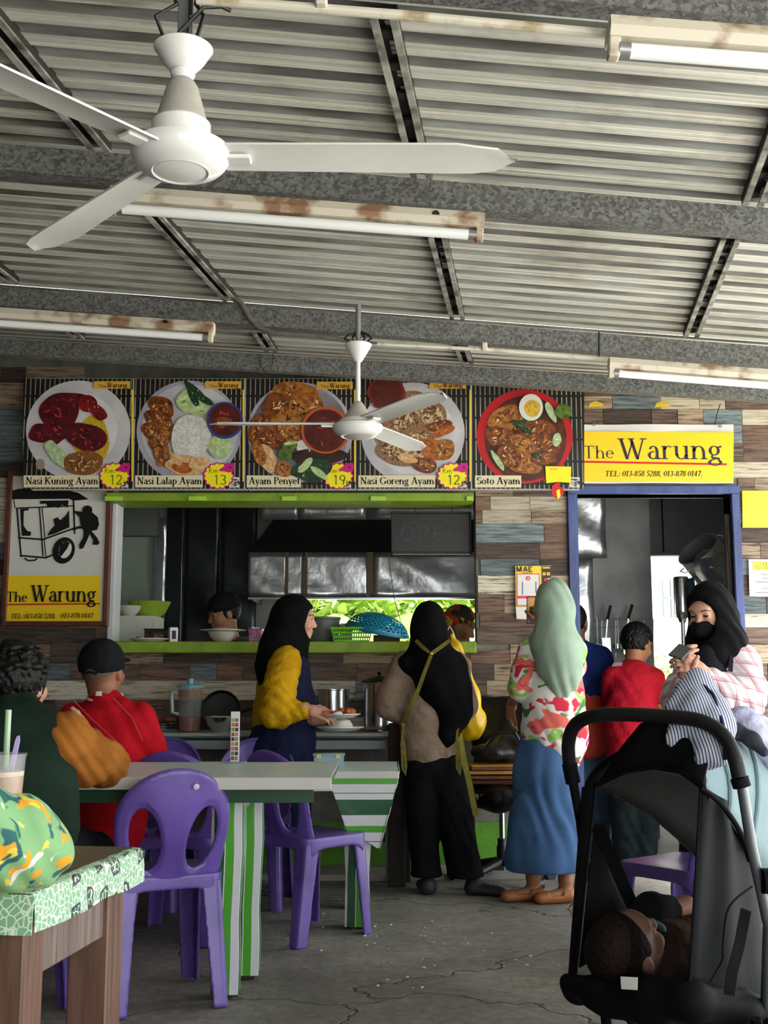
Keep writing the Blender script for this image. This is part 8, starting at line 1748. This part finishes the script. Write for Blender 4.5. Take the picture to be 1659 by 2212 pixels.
# ---------------------------------------------------------------- striped blanket and pale cloth on the canopy
STRB = stripes('navy_pinstripe', [(0, '#c3c8d4'), (.62, '#39406a'), (.99, '#39406a')], .0072, (1, 0, .12), rough=.9)
bt = thing('striped_blanket', 'navy and white pinstriped cloth hung over the stroller handle', 'blanket', at(1500, 1560, 3.0)); b0 = at(1500, 1560, 3.0)
g = lambda u, v, Y: at(u, v, Y)-b0
S = SDF(); S.chain([g(1500, 1482, 3.08), g(1478, 1540, 3.04), g(1462, 1592, 3.0)], [.03, .04, .03], .03, (FLAT, .55)); S.chain([g(1505, 1480, 3.08), g(1520, 1550, 3.0), g(1530, 1632, 2.93)], [.032, .05, .036], .03, (FLAT, .55)); S.chain([g(1525, 1490, 3.06), g(1552, 1570, 2.96), g(1556, 1640, 2.9)], [.026, .03, .018], .03, (FLAT, .55)); S.chain([g(1480, 1500, 3.1), g(1490, 1600, 3.1)], [.03, .04], .03)
np_obj('cloth_fold', [S.mesh(.005, folds(.003, 40, 20, 5, 1))], STRB, bt)
MB().tube([g(1512, 1474, 3.05), g(1540, 1500, 3.0), g(1560, 1560, 2.93), g(1566, 1640, 2.88)], .005, 6).build('navy_hem', cloth('navy_hem', '#23264a'), bt)
b1 = at(1610, 1580, 3.4); ct_ = thing('lavender_cloth', 'pale lavender cloth lying on the stroller canopy', 'cloth', b1); g1 = lambda u, v, Y: at(u, v, Y)-b1
S = SDF(); S.chain([g1(1570, 1552, 3.45), g1(1605, 1565, 3.42), g1(1632, 1592, 3.38), g1(1665, 1640, 3.34)], [.03, .045, .04, .03], .03); S.chain([g1(1600, 1545, 3.5), g1(1650, 1570, 3.5)], [.03, .03], .03)
np_obj('cloth_fold', [S.mesh(.006, folds(.004, 50, 40, 30, 1))], cloth('lavender', '#c3c2dc', '#a9a8cc'), ct_)
S = SDF(); S.chain([g1(1560, 1600, 3.3), g1(1590, 1578, 3.32), g1(1625, 1598, 3.28), g1(1650, 1625, 3.25)], [.012, .02, .02, .014], .02); np_obj('dark_lining', [S.mesh(.006)], cloth('grey_lining', '#3f4148', '#33353b'), ct_)
# crumbs scattered on the floor
b = MB(); rnd = random.Random(5)
for _ in range(70):
    u, v = rnd.choice(((700, 1975), (840, 1985), (880, 2050), (1150, 2050), (620, 2000), (900, 2110))); u += rnd.gauss(0, 70); v = min(2200, max(1945, v+rnd.gauss(0, 35))); y = gy(v); x = at(u, v, y).x; r = rnd.uniform(.002, .006)
    b.lathe([(r, .0), (r*1.1, r*.6), (r*.5, r), (0, r*1.1)], 6, TR(x, y, .006, rnd.random()*3), sx=rnd.uniform(.7, 1.8))
tag(b.build('floor_crumbs', mat('crumb', '#c9bfae', .8, var=.2)), 'pale food crumbs scattered on the concrete floor', 'crumbs', kind='stuff')
